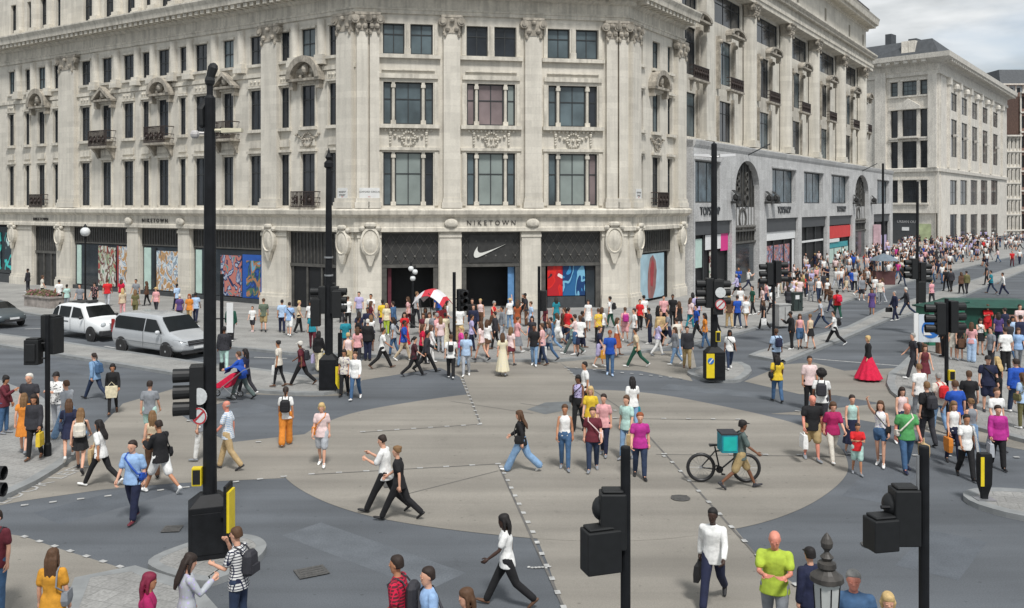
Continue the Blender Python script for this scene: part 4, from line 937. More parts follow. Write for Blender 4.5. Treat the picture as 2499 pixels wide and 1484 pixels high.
# --- pole with bollard on the right island
r3, k3 = pole_root('signal_pole', 1742, 925, 'tall black pole with white floodlights standing on the small rounded island right of centre', 'traffic signal pole')
shaft(r3, [(.14, .9), (.13, 3), (.11, 9.0), (.05, 9.05), (.01, 9.1)]); cabinet(r3, .7, .55, 1.05, ang=.12)
mb = MB(); mb.box(-.36, -.06, -.35, -.31, .1, 1.02); o = mb.build('yellow_plate', M_yel, r3, local=True)
mb = MB(); mb.lathe([(.01, 0), (.12, 0), (.12, -.012), (.01, -.012)], -.2, -.355, .75, 16, 'y'); mb.build('arrow_disc', M_bluesign, r3, local=True)
mb = MB(); mb.loft([[(-.28, -.372, .68), (-.25, -.372, .65), (-.12, -.372, .82), (-.15, -.372, .85)], [(-.28, -.38, .68), (-.25, -.38, .65), (-.12, -.38, .82), (-.15, -.38, .85)]]); mb.build('arrow', M_wsign, r3, local=True)
head(r3, -.2, -.05, 2.75, pi, 1.15); head(r3, .2, .1, 2.8, .2, 1.05); box_head(r3, .1, -.22, 2.5, 0, .36, .22, 1.3)
disc(r3, .16, -.37, 3.35, -pi/2, .2); disc(r3, .16, -.37, 2.9, -pi/2, .2, ring=True)
for sg in (-1, 1):
    mb = MB(); mb.tube([(0, 0, 8.5), (sg*.35, 0, 8.55)], .04, 6, 0); mb.loft([[(sg*.2, -.14, 8.5), (sg*.2, .14, 8.5), (sg*.2, .14, 8.62), (sg*.2, -.14, 8.62)], [(sg*.8, -.1, 8.55), (sg*.8, .1, 8.55), (sg*.8, .1, 8.63), (sg*.8, -.1, 8.63)]]); mb.build('floodlight', mat('white_casing', (.7, .7, .7), .4, .05, 5), r3, local=True)
push_box(r3, .12, -.1, 1.45, 0, .4)
# --- short signal poles: x, base y, height, heads (side angle in degrees, kind)
def short_pole(px, py, h, label, heads, rad=.06, z=.12, box=None, sc=1.0):
    r, k = pole_root('signal_pole', px, py, label, 'traffic signal pole', z=z)
    shaft(r, [(rad, 0), (rad, h-.02), (rad*.9, h)]); mb = MB(); mb.lathe([(rad+.03, 0), (rad+.03, .3), (rad+.003, .36)]); mb.build('base_sleeve', M_pole, r, local=True)
    for dx, dy, dz, a, kind in heads:
        if kind == 'h': head(r, dx, dy, dz, R(a), sc)
        elif kind == '2': head(r, dx, dy, dz, R(a), sc, lens=2)
        elif kind == 'b': box_head(r, dx, dy, dz, R(a), .36*sc, .28*sc, .98*sc)
        elif kind == 's': box_head(r, dx, dy, dz, R(a), .38*sc, .3*sc, .66*sc)
        elif kind == 't':
            o = box_head(r, dx, dy, dz, R(a), .34, .28, .74); m2 = MB(); m2.ball((-.14, .06, .5), .16, 12, 8, (.8, 1, 1)); m2.build('round_hood', M_pole2, o, smooth=True, local=True)
        elif kind in 'wv': box_head(r, dx, dy, dz, R(a), .48 if kind == 'w' else .36, .3, .56 if kind == 'w' else .42)
        mb = MB(); mb.tube([(0, 0, dz+.15), (dx, dy, dz+.15)], .025, 6, 0); mb.tube([(0, 0, dz+.55), (dx, dy, dz+.55)], .025, 6, 0); mb.build('bracket', M_pole, r, local=True)
    if box: push_box(r, box[0], box[1], box[2], R(box[3]), .32)
    return r
short_pole(116, 1112, 3.75, 'short black pole with signal heads by the left kerb corner', [(-.08,.22,2.75,100,'h'),(-.32,-.1,2.45,180,'s'),(.12,.15,2.7,70,'b')], .065)
short_pole(1526, 1760, 3.62, 'thick black pole with two stepped black signal boxes at the bottom centre of the crossing', [(-.17,.02,2.28,0,'t'),(-.33,-.05,2.0,18,'w')], .066, z=0)
mb = MB(); 
r6 = short_pole(2254, 1757, 3.62, 'black pole with stepped signal boxes nearest the bottom right corner', [(-.25,.02,2.32,0,'t'),(-.58,-.03,2.27,12,'v')], .066, z=0)
for rr, lx in ((r6, -.27),):
    mb = MB(); mb.lathe([(.02, 2.3), (.02, 3.5)], -.09, -.02); mb.build('conduit', M_metal, rr, local=True)
short_pole(2309, 1030, 3.8, 'slim black pole with yellow push button box among the crowd on the right pavement', [(-.2,0,2.7,170,'h'),(.18,.05,2.75,10,'h')], .06, box=(.1,-.1,1.3,0))
short_pole(1887, 836, 4.0, 'black pole with clustered signal heads outside the stone arcade shops', [(-.2,0,2.8,180,'h'),(.2,0,2.9,0,'h'),(0,.2,2.7,90,'h')], .07, sc=1.1)
short_pole(1108, 862, 3.65, 'short black pole with a signal head left of the store doors', [(.32,-.05,1.9,-60,'h'),(.3,.1,1.9,60,'h')], .075)
short_pole(1315, 842, 3.75, 'bare black pole in front of the pier right of the store doors', [(.2,.2,1.6,80,'h')], .07)
short_pole(541, 905, 3.9, 'black pole with two white backed boards behind the tallest pole', [], .07)
short_pole(2238, 812, 7.9, 'very tall slim dark lamp pole at the far end of the right median', [(-.2,0,2.8,180,'h'),(.25,0,2.6,0,'h'),(.1,-.2,1.6,0,'b')], .07, sc=1.1)
short_pole(2154, 692, 10.2, 'slim grey lamp pole standing in front of the end of the stone arcade', [], .09)
r = short_pole(-62, 1588, 3.3, 'signal head hoods poking in at the left edge above the kerb', [(.10,.0,2.28,0,'2')], .065, sc=.8)
p = gp(541, 905, .12); 
for i, x in enumerate((-.42, .36)):
    mb = MB(); mb.box(x-.13, x+.13, -.12, -.09, 1.55, 2.75); q = [o for o in C.objects if o.get('label', '').startswith('black pole with two white')][0]; mb.build('white_board', M_wsign, q, local=True)
    mb = MB(); mb.tube([(0, 0, 2.1), (x, -.09, 2.1)], .03, 6, 0); mb.build('bracket', M_pole, q, local=True)
# --- keep-left style bollard on the right island
rb, _ = pole_root('traffic_bollard', 2401, 1218, 'black bollard with yellow faces narrowing to its foot on the right island', 'bollard')
mb = MB(); mb.loft([[(x*s, y*s, z) for x, y in ((-.14,-.1),(.14,-.1),(.14,.1),(-.14,.1))] for s, z in ((.5, 0), (.5, .06), (.55, .12), (.95, .35), (1, .6), (1, .98), (.9, 1.05))]); mb.build('body', M_pole, rb, bevel=.01, local=True)
mb = MB(); mb.box(-.13, -.05, -.108, -.1, .32, .98); mb.build('yellow_face', M_yel, rb, local=True); mb = MB(); mb.box(-.2, .2, -.16, .16, 0, .02); mb.build('foot_plate', M_metal, rb, local=True)
# --- heritage lamp close to the camera
pl = gp(2017, 2336, 0); lamp = empty('street_lamp', tuple(pl), 0, 'old fashioned black lamp with white glass lantern and ball finial at the bottom right', 'street lamp')
S = 1/270
mb = MB(); mb.lathe([(.09, 0), (.09, .9), (.05, 1.0), (.045, 2.75), (.06, 2.8), (.06, 2.9), (.03, 2.95)]); mb.build('post', M_pole, lamp, local=True)
zb = 2.95
mb = MB(); mb.lathe([(.05, zb), (.09, zb+.03), (.125, zb+.07), (.13, zb+.11), (.115, zb+.13)], n=12); mb.build('collar', M_pole, lamp, local=True)
mb = MB(); mb.lathe([(.1, zb+.13), (.118, zb+.4), (.115, zb+.46)], n=8); mb.build('glass', mat('lantern_glass', (.50, .52, .50), .25, .12, 6, spec=.5), lamp, local=True)
mb = MB()
for j in range(8): a = 2*pi*j/8; mb.tube([(.103*math.cos(a), .103*math.sin(a), zb+.13), (.121*math.cos(a), .121*math.sin(a), zb+.42)], .006, 4, 0)
mb.build('glazing_bars', M_pole, lamp, local=True)
mb = MB(); mb.lathe([(.11, zb+.44), (.15, zb+.46), (.145, zb+.5), (.1, zb+.53), (.07, zb+.56), (.085, zb+.58), (.08, zb+.62), (.04, zb+.64), (.06, zb+.67), (.03, zb+.70), (.02, zb+.72), (.05, zb+.76), (.055, zb+.8), (.04, zb+.84), (.02, zb+.87), (.002, zb+.89)], n=14); mb.build('cap', mat('lamp_iron', (.05, .045, .04), .5, .4, 12), lamp, local=True, smooth=False)
# --- globe lamps
def globe(px, py, h, r, n, label):
    p = gp(px, py, .12); o = empty('globe_lamp', tuple(p), 0, label, 'street lamp')
    mb = MB(); mb.lathe([(.14, 0), (.12, .7), (.06, .8), (.05, h-.1), (.12, h-.05), (.05, h)]); mb.build('post', M_pole, o, local=True)
    for i in range(n):
        dx, dz = (0, 0) if n == 1 else ((-.1, .18) if i == 0 else (.12, .0) if i == 1 else (.0, -.35))
        mb = MB(); mb.ball((dx, 0, h+r*.9+dz), r, 12, 8); mb.build('globe', mat('opal_globe', (.72, .74, .74), .25, .05, 5), o, smooth=True, local=True)
        mb = MB(); mb.tube([(0, 0, h-.2), (dx, 0, h+dz)], .03, 6, 0); mb.lathe([(r*.45, 0), (r*.3, .1), (.02, .22)], dx, 0, h+dz+r*1.85, 8); mb.build('arm', M_pole, o, local=True)
globe(208, 757, 4.7, .30, 1, 'single white globe lamp in front of the left shop windows'); globe(1007, 800, 2.9, .15, 3, 'black lamp with a cluster of white globes before the left central opening')
# --- planter, green kiosk, keep-left sign, cabinets, parasol, pedicab
p = gp(108, 748, .12); pl_ = empty('planter', tuple(p), math.atan2(.541, -.841)+pi, 'low stone planter of mottled dry plants on the left pavement', 'planter')
mb = MB(); mb.loft([[(x, y, z) for x, y in ((-1.5,-.5),(1.5,-.5),(1.5,.5),(-1.5,.5))] for z in (0, .62)]); mb.box(-1.58, 1.58, -.58, .58, .62, .72); mb.build('trough', mat('planter_stone', (.30, .27, .25), .9, .35, 3, .2), pl_, local=True)
mb = MB(); rr = random.Random(5)
for i in range(420):
    c = Vector((rr.uniform(-1.45,1.45), rr.uniform(-.45,.45), .72+rr.uniform(0,.34))); a = rr.uniform(0, pi); s = rr.uniform(.04,.09)
    mb.m = rr.choice((0, 0, 1, 2)); mb.quad(c+Vector((-s*math.cos(a),-s*math.sin(a),-s)), c+Vector((s*math.cos(a),s*math.sin(a),-s*.3)), c+Vector((s*math.cos(a),s*math.sin(a),s)), c+Vector((-s*math.cos(a),-s*math.sin(a),s*.4)))
mb.build('foliage', [mat('leaf_dry', (.12, .12, .05), .8, .3, 9), mat('leaf_pink', (.36, .16, .17), .8, .3, 9), mat('leaf_olive', (.20, .19, .10), .8, .3, 9)], pl_, local=True)
M_kg = mat('kiosk_green', (.008, .062, .043), .5, .2, 3); M_kg2 = mat('kiosk_green_light', (.02, .16, .095), .5, .2, 3)
kp = gp(2402, 822, .12); kio = empty('kiosk', tuple(kp), -.12, 'green newspaper kiosk with sloping roof on the right pavement', 'kiosk'); kio.scale = (.76, .92, .8)
mb = MB(); mb.box(-2.7, 2.7, -.6, 1.4, 0, 2.0); mb.build('body', M_kg, kio, local=True)
mb = MB(); mb.loft([[(-2.9,-.9,1.9),(2.9,-.9,1.9),(2.9,1.6,1.9),(-2.9,1.6,1.9)],[(-2.9,-.9,1.98),(2.9,-.9,1.98),(2.9,1.6,1.98),(-2.9,1.6,1.98)],[(-2.2,-.1,2.35),(2.5,-.1,2.35),(2.5,1.0,2.35),(-2.2,1.0,2.35)]]); mb.build('roof', M_kg, kio, bevel=.03, local=True)
mb = MB(); mb.box(.3, 2.5, -.72, -.62, .8, 1.5)
for i in range(4): mb.box(.4+i*.55, .75+i*.55, -.78, -.72, .9, 1.4)
mb.build('display_shelf', mat('shelf_goods', (.28, .16, .13), .7, .6, 2.4), kio, local=True)
hp = gp(2300, 840, .12); hd = empty('hoarding_stall', tuple(hp), .1, 'bright green side stall with slanted roof behind the blue arrow sign', 'stall')
mb = MB(); mb.box(-.9, .9, -.35, .8, 0, 1.75); mb.build('body', M_kg2, hd, local=True); mb = MB(); mb.loft([[(-1.05,-.5,1.75),(1.05,-.5,2.0),(1.05,.9,2.0),(-1.05,.9,1.75)],[(-1.05,-.5,1.82),(1.05,-.5,2.09),(1.05,.9,2.09),(-1.05,.9,1.82)]]); mb.build('roof', M_kg, hd, local=True)
sp = gp(2268, 862, .12); sg_ = empty('direction_sign', tuple(sp), 0, 'white sign board with a blue disc and white arrow in front of the green stall', 'road sign')
mb = MB(); mb.box(-.5, .5, -.03, .03, .5, 1.75); mb.build('board', mat('sign_board', (.6, .66, .72), .4, .05, 3), sg_, local=True)
mb = MB(); mb.lathe([(.01, -.035), (.42, -.035), (.42, -.05), (.01, -.05)], .04, 0, 1.1, 20, 'y'); mb.build('blue_disc', M_bluesign, sg_, local=True)
ax = lambda x, z: (x, -.06, z)
mb = MB()
for poly in ([(-.05, 1.1), (.03, 1.18), (.3, 1.42), (.36, 1.36), (.1, 1.1)], [(-.3, .82), (-.3, 1.2), (.08, .82)]):
    mb.loft([[(x, q, z) for x, z in poly] for q in (-.052, -.062)])
mb.build('arrow', M_wsign, sg_, local=True)
for x in (-.4, .4): mb = MB(); mb.box(x-.05, x+.05, -.2, .2, 0, .5); mb.build('foot', mat('foot_brown', (.2, .1, .06), .7, .2), sg_, local=True)
for x in (-.62,): mb = MB(); mb.box(x-.1, x+.1, -.04, .04, .3, 1.8); mb.build('white_board', M_wsign, sg_, local=True)
def utility(px, py, w, d, h, m, label, cat='cabinet', rz=.4):
    p = gp(px, py, .12); o = empty('utility_cabinet', tuple(p), rz, label, cat)
    mb = MB(); mb.box(-w/2, w/2, -d/2, d/2, 0, h); mb.build('body', m, o, bevel=.02, local=True); mb = MB(); mb.box(-w/2-.03, w/2+.03, -d/2-.03, d/2+.03, h, h+.06); mb.build('lid', m, o, local=True)
    mb = MB(); mb.box(-.012, .012, -d/2-.012, -d/2, .1, h-.1); mb.box(w*.2, w*.26, -d/2-.03, -d/2, h*.5, h*.6); mb.build('door_seam', M_pole, o, local=True); return o
utility(1908, 795, .8, .5, 1.15, mat('cabinet_grey', (.42, .42, .41), .6, .15, 4), 'pale grey utility cabinet standing just behind the clustered signal pole')
u_ = utility(1940, 758, .7, .6, 1.1, mat('cabinet_dark', (.03, .045, .042), .5, .2, 4), 'dark green cabinet with a small white notice near the arcade kerb')
mb = MB(); mb.box(-.25, .05, -.33, -.312, .75, 1.0); mb.build('notice', M_wsign, u_, local=True)
p = gp(2156, 694, .12); ps = empty('parasol_stall', tuple(p), 0, 'dark street stall under a grey blue parasol outside the arcade', 'stall')
mb = MB(); mb.lathe([(.03, 0), (.03, 2.5)]); mb.build('pole', M_metal, ps, local=True); mb = MB(); mb.lathe([(1.25, 2.0), (1.25, 2.03), (.7, 2.35), (.03, 2.6)], n=8); mb.build('canopy', mat('canopy_greyblue', (.16, .20, .24), .8, .1, 3), ps, local=True)
mb = MB(); mb.box(-.8, .8, -.4, .4, 0, 1.1); mb.build('counter', mat('stall_maroon', (.10, .04, .04), .7, .3, 2), ps, local=True)
# ================================================================ vehicles (x forward, y left, z up)
M_tyre = mat('tyre', (.02, .02, .021), .8, .2, 6); M_rim = mat('rim', (.42, .43, .44), .35, .15, 10, metal=.3); M_cglass = mat('car_glass', (.006, .008, .009), .05, .3, 2, spec=.35)
M_hl = mat('headlamp', (.45, .48, .50), .15, .2, 12, spec=.8); M_chrome = mat('chrome', (.45, .46, .48), .2, .1, 5, metal=.9); M_trim = mat('bumper_black', (.03, .03, .032), .6, .2, 6)
def loft_car(st, name, m, root, bev=.05):
    """stations: x, zbottom, zbelt, zroof, half width low, belt, roof"""
    mb = MB(); rings = []
    for x, zb, zl, zr, wb, wl, wr in st:
        zm = zb+(zl-zb)*.5
        pts = [(wb*.86, zb), (wb, zb+.1), (wl*1.012, zm), (wl, zl), (wr+(wl-wr)*.12, zl+(zr-zl)*.86), (wr*.9, zr-.02*(zr > zl+.05)), (wr*.5, zr+.012)]
        rings.append([(x, y, z) for y, z in pts]+[(x, -y, z) for y, z in pts[::-1]])
    mb.loft(rings); o = mb.build(name, m, root, smooth=True, local=True)
    s = o.modifiers.new('s', 'SUBSURF'); s.levels = s.render_levels = 2; return o
def wheel(root, x, y, r, w=.2):
    h = MB(); h.lathe([(r*.66, -w/2), (r*.93, -w/2), (r, -w/2+.03), (r, w/2-.03), (r*.93, w/2), (r*.66, w/2), (r*.64, w/2-.03), (r*.64, -w/2+.03)], x, y, r, 24, 'y')
    wh = empty('wheel', (0, 0, 0)); wh.parent = root; t = h.build('tyre', M_tyre, wh, local=True)
    sg = 1 if y > 0 else -1; mb = MB(); q0 = y+sg*(w/2-.05)
    k = 10
    for i in range(k):
        a = 2*pi*i/k; mb.loft([[(x+rr*math.cos(a+da), q0+sg*dq, r+rr*math.sin(a+da)) for rr, da, dq in ((r*.14, -.5, 0), (r*.14, .5, 0), (r*.66, .13, .02), (r*.66, -.13, .02))], [(x+rr*math.cos(a+da), q0+sg*(dq+.02), r+rr*math.sin(a+da)) for rr, da, dq in ((r*.14, -.5, 0), (r*.14, .5, 0), (r*.66, .13, .02), (r*.66, -.13, .02))]])
    mb.lathe([(.01, 0), (r*.16, 0), (r*.14, .05*sg), (.01, .06*sg)], x, q0, r, 12, 'y')
    mb.build('rim', M_rim, wh, local=True); mb = MB(); mb.lathe([(.01, -.02), (r*.66, -.02), (r*.66, .0), (.01, 0)], x, q0-sg*.04, r, 20, 'y'); mb.build('brake_disc', M_trim, wh, local=True)
def side(root, pts, y0, lean, sg, name, m, zl, t=.012):
    """panel on the vehicle's side; y shrinks with height above the belt"""
    mb = MB(); f = lambda z, q: sg*(y0+q-max(0, z-zl)*lean)
    mb.loft([[(x, f(z, q), z) for x, z in pts] for q in (0, t)]); return mb.build(name, m, root, local=True)
def plate(root, x, z, txt, tilt=0):
    mb = MB(); mb.box(x, x+.015, -.26, .26, z-.055, z+.055); o = mb.build('number_plate', M_wsign, root, local=True)
HEAD = math.atan2(-.541, .841)
def place(root, px, py, ang=HEAD): p = gp(px, py); root.location = (p.x, p.y, .0); root.rotation_euler = (0, 0, ang)
# silver people carrier (origin on the ground, mid wheelbase)
van = empty('people_carrier', label='silver people carrier with dark side windows waiting behind the tallest pole', cat='van'); M_sil = mat('paint_silver', (.52, .54, .56), .18, .05, 1, metal=.3)
loft_car([(-2.42,.45,.95,1.0,.80,.86,.70),(-2.40,.3,1.05,1.72,.86,.93,.72),(-2.1,.28,1.07,1.86,.9,.955,.76),(-.6,.26,1.05,1.9,.9,.96,.78),(.5,.26,1.03,1.88,.9,.96,.76),(.95,.26,1.02,1.8,.9,.955,.72),(1.62,.26,1.05,1.2,.9,.95,.78),(1.8,.27,1.03,1.12,.9,.94,.80),(2.3,.3,.92,.96,.88,.9,.72),(2.52,.34,.74,.80,.80,.80,.6),(2.56,.42,.6,.66,.72,.7,.5)], 'body', M_sil, van)
for sg in (1, -1):
    side(van, [(-2.12,1.14),(-.02,1.12),(-.02,1.68),(-2.0,1.70),(-2.2,1.55)], .955, .24, sg, 'side_window', M_cglass, 1.05)
    side(van, [(.06,1.12),(1.3,1.12),(.72,1.66),(.06,1.68)], .955, .24, sg, 'door_window', M_cglass, 1.05)
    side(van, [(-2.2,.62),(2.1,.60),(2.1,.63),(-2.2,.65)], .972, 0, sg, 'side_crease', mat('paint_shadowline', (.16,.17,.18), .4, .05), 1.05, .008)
    for x in (-.02, 1.28): side(van, [(x,.42),(x+.012,.42),(x+.012,1.1),(x,1.1)], .97, 0, sg, 'door_seam', M_trim, 1.2, .006)
    mb = MB(); mb.ball((1.18, sg*1.08, 1.16), .13, 8, 6, (.7, .9, .75)); mb.tube([(1.15, sg*.92, 1.1), (1.18, sg*1.05, 1.12)], .03, 6, 0); mb.build('wing_mirror', mat('mirror_pale', (.6,.62,.64), .3, .05), van, smooth=True, local=True)
    mb = MB(); mb.loft([[(2.02, sg*.895, .72), (2.42, sg*.80, .68), (2.5, sg*.55, .66), (2.5, sg*.55, .76), (2.36, sg*.82, .86), (2.02, sg*.9, .9)], [(2.03, sg*.915, .72), (2.47, sg*.83, .68), (2.58, sg*.55, .66), (2.58, sg*.55, .76), (2.42, sg*.84, .86), (2.03, sg*.925, .9)]]); mb.build('headlight', M_hl, van, local=True)
    mb = MB(); mb.box(-2.46, -2.36, sg*.84-.06, sg*.84+.06, .9, 1.5); mb.build('tail_light', mat('tail_red', (.3,.02,.02), .3, .1), van, local=True)
    for x in (-1.62, 1.60):
        mb = MB(); mb.lathe([(.01, 0), (.41, 0), (.41, -sg*.02), (.01, -sg*.02)], x, sg*.972, .36, 24, 'y'); mb.build('wheel_arch', M_trim, van, local=True); wheel(van, x, sg*.893, .34, .2)
mb = MB(); mb.loft([[(1.02,-.70,1.77),(1.02,.70,1.77),(1.62,.80,1.2),(1.62,-.80,1.2)],[(1.05,-.70,1.79),(1.05,.70,1.79),(1.66,.80,1.215),(1.66,-.80,1.215)]]); mb.build('windscreen', M_cglass, van, local=True)
mb = MB(); mb.box(2.5, 2.585, -.5, .5, .62, .82); g = mb.build('grille', M_trim, van, local=True); mb = MB(); mb.box(2.585, 2.6, -.5, .5, .70, .725); mb.box(2.585, 2.6, -.5, .5, .77, .79); mb.build('grille_bars', M_chrome, g, local=True)
mb = MB(); mb.box(2.4, 2.56, -.75, .75, .26, .4); mb.build('lower_bumper', M_trim, van, local=True); plate(van, 2.6, .52, '')
place(van, 394, 862)
# white taxi
taxi = empty('taxi', label='white taxi with black bumper and tall cabin on the left road', cat='taxi'); M_wp = mat('paint_white', (.80, .82, .83), .25, .04, 1)
loft_car([(-2.22,.5,.98,1.0,.74,.78,.62),(-2.18,.34,1.02,1.45,.78,.84,.62),(-1.8,.3,1.05,1.72,.82,.87,.68),(-.6,.28,1.05,1.80,.83,.88,.70),(.25,.28,1.04,1.78,.83,.88,.68),(.55,.28,1.03,1.70,.83,.88,.64),(1.05,.28,1.05,1.14,.83,.87,.7),(1.3,.3,1.02,1.08,.83,.86,.68),(2.0,.34,.90,.97,.8,.82,.52),(2.22,.4,.72,.84,.7,.7,.42)], 'body', M_wp, taxi)
for sg in (1, -1):
    side(taxi, [(-1.95,1.1),(-1.5,1.1),(-1.5,1.58),(-1.62,1.6),(-1.85,1.42)], .875, .24, sg, 'quarter_window', M_cglass, 1.05)
    side(taxi, [(-1.36,1.1),(-.42,1.1),(-.42,1.62),(-1.36,1.62)], .88, .24, sg, 'door_window', M_cglass, 1.05)
    side(taxi, [(-.26,1.1),(.82,1.12),(.36,1.58),(-.26,1.62)], .88, .24, sg, 'door_window', M_cglass, 1.05)
    for x in (-.34, -1.43, .9): side(taxi, [(x,.42),(x+.012,.42),(x+.012,1.06),(x,1.06)], .892, 0, sg, 'door_seam', M_trim, 1.2, .006)
    side(taxi, [(-.9,.86),(-.5,.86),(-.5,.91),(-.9,.91)], .893, 0, sg, 'side_lettering', mat('lettering_grey', (.05,.055,.06)), 1.2, .006)
    mb = MB(); mb.ball((.75, sg*1.0, 1.14), .11, 8, 6, (.7, .9, .75)); mb.build('wing_mirror', M_trim, taxi, smooth=True, local=True)
    mb = MB(); mb.ball((2.06, sg*.6, .82), .15, 10, 6, (.7, 1, 1)); mb.build('headlight', M_hl, taxi, smooth=True, local=True)
    for x in (-1.42, 1.42):
        mb = MB(); mb.lathe([(.01, 0), (.4, 0), (.4, -sg*.02), (.01, -sg*.02)], x, sg*.897, .36, 24, 'y'); mb.build('wheel_arch', M_trim, taxi, local=True); wheel(taxi, x, sg*.822, .33, .19)
mb = MB(); mb.loft([[(.60,-.62,1.66),(.60,.62,1.66),(1.05,.72,1.15),(1.05,-.72,1.15)],[(.64,-.62,1.68),(.64,.62,1.68),(1.1,.72,1.165),(1.1,-.72,1.165)]]); mb.build('windscreen', M_cglass, taxi, local=True)
mb = MB(); mb.box(2.0, 2.3, -.82, .82, .3, .56); mb.build('bumper', M_trim, taxi, bevel=.04, local=True); mb = MB(); mb.box(2.1, 2.25, -.34, .34, .62, .9); mb.build('grille', M_chrome, taxi, bevel=.02, local=True)
mb = MB(); mb.box(.05, .3, -.28, .28, 1.8, 1.92); mb.build('roof_sign', M_trim, taxi, bevel=.03, local=True); mb = MB(); mb.box(-1.2, .0, -.45, .45, 1.805, 1.83); mb.build('roof_vent', M_trim, taxi, local=True); plate(taxi, 2.3, .45, '')
place(taxi, 220, 823)
# dark car, only its front shows
car = empty('car', label='dark grey car whose front pokes in at the left edge', cat='car'); M_dg = mat('paint_grey', (.10, .12, .13), .3, .05, 1, metal=.3)
loft_car([(-2.15,.42,.8,.86,.76,.8,.6),(-2.1,.3,.92,1.05,.8,.84,.6),(-1.5,.28,.94,1.36,.83,.87,.6),(-.4,.26,.94,1.44,.83,.88,.62),(.3,.26,.93,1.34,.83,.88,.6),(1.0,.26,.93,.98,.83,.87,.7),(1.9,.3,.76,.82,.8,.82,.6),(2.14,.36,.6,.68,.7,.72,.5)], 'body', M_dg, car)
for sg in (1, -1):
    side(car, [(-1.6,1.0),(.75,1.0),(.2,1.26),(-.4,1.32),(-1.3,1.28)], .87, .42, sg, 'side_window', M_cglass, .95)
    mb = MB(); mb.ball((1.92, sg*.62, .66), .13, 8, 6, (1, 1, .5)); mb.build('headlight', M_hl, car, smooth=True, local=True)
    for x in (-1.35, 1.35): wheel(car, x, sg*.80, .31, .19)
mb = MB(); mb.loft([[(.34,-.58,1.31),(.34,.58,1.31),(1.0,.7,1.0),(1.0,-.7,1.0)],[(.37,-.58,1.33),(.37,.58,1.33),(1.05,.7,1.015),(1.05,-.7,1.015)]]); mb.build('windscreen', M_cglass, car, local=True)
mb = MB(); mb.box(2.05, 2.19, -.5, .5, .36, .52); mb.build('grille', M_trim, car, local=True); plate(car, 2.2, .55, '')
place(car, -16, 794)
# pedicab with red and white canopy
p = gp(1052, 822, .12); ped = empty('pedicab', tuple(p), -.35, 'three wheeled pedicab with red and white canopy parked before the store', 'pedicab'); ped.scale = (1.15,)*3
def hoop(root, x, y, r, t, name='wheel', spokes=12, m=None):
    mb = MB(); k = 28
    mb.loft([[(x+(r-t+t*math.cos(b))*math.cos(2*pi*j/k), y+t*math.sin(b), r+(r-t+t*math.cos(b))*math.sin(2*pi*j/k)) for j in range(k)] for b in [2*pi*q/8 for q in range(9)]], cap=False)
    o = mb.build(name, m or M_tyre, root, smooth=True, local=True)
    mb = MB(); mb.lathe([(.01, -.04), (.03, -.04), (.03, .04), (.01, .04)], x, y, r, 8, 'y')
    for j in range(spokes): a = 2*pi*j/spokes; mb.tube([(x, y, r), (x+(r-t*2)*math.cos(a), y, r+(r-t*2)*math.sin(a))], .0035, 4, 0)
    mb.build('spokes', M_metal, o, local=True); return o
for x, y in ((.2, -.5), (.2, .5), (-1.5, 0)): hoop(ped, x, y, .34, .03)
mb = MB(); mb.tube([(-1.5,0,.34),(-1.4,0,.95),(-1.3,0,1.0)], .03, 6); mb.tube([(-1.45,0,.7),(-.7,0,.4),(.2,0,.4)], .03, 6); mb.tube([(.2,-.5,.34),(.2,.5,.34)], .03, 6); mb.tube([(-.9,0,.45),(-.95,0,.95)], .025, 6)
for y in (-.48,.48): mb.tube([(.5,y,.6),(.5,y,1.6),(.1,y,1.95)], .02, 6); mb.tube([(-.2,y,.5),(-.3,y,1.7)], .02, 6)
mb.build('frame', M_trim, ped, local=True)
mb = MB(); mb.box(-.1,.5,-.46,.46,.4,.62); mb.box(.42,.56,-.46,.46,.62,1.2); mb.build('seat', mat('pedicab_red', (.42,.02,.03), .5, .15, 3), ped, bevel=.04, local=True)
mb = MB(); k = 10
mb.m = 0
rings = [[(-.65+1.45*t, y, 1.5+.62*math.sin(pi*(.12+.8*t))-.28*(y/.56)**2) for t in [i/k for i in range(k+1)]] for y in (-.56, -.2, .2, .56)]
for yi in range(3):
    for i in range(k):
        mb.m = 1 if (i//3) % 2 == 0 else 0; a, b, c, d = rings[yi][i], rings[yi][i+1], rings[yi+1][i+1], rings[yi+1][i]; mb.loft([[a, b, c, d], [tuple(Vector(q)+Vector((0,0,.025))) for q in (a, b, c, d)]])
mb.build('canopy', [mat('canopy_red', (.55,.03,.05), .6, .15, 3), mat('canopy_white', (.7,.68,.7), .6, .1, 3)], ped, local=True)
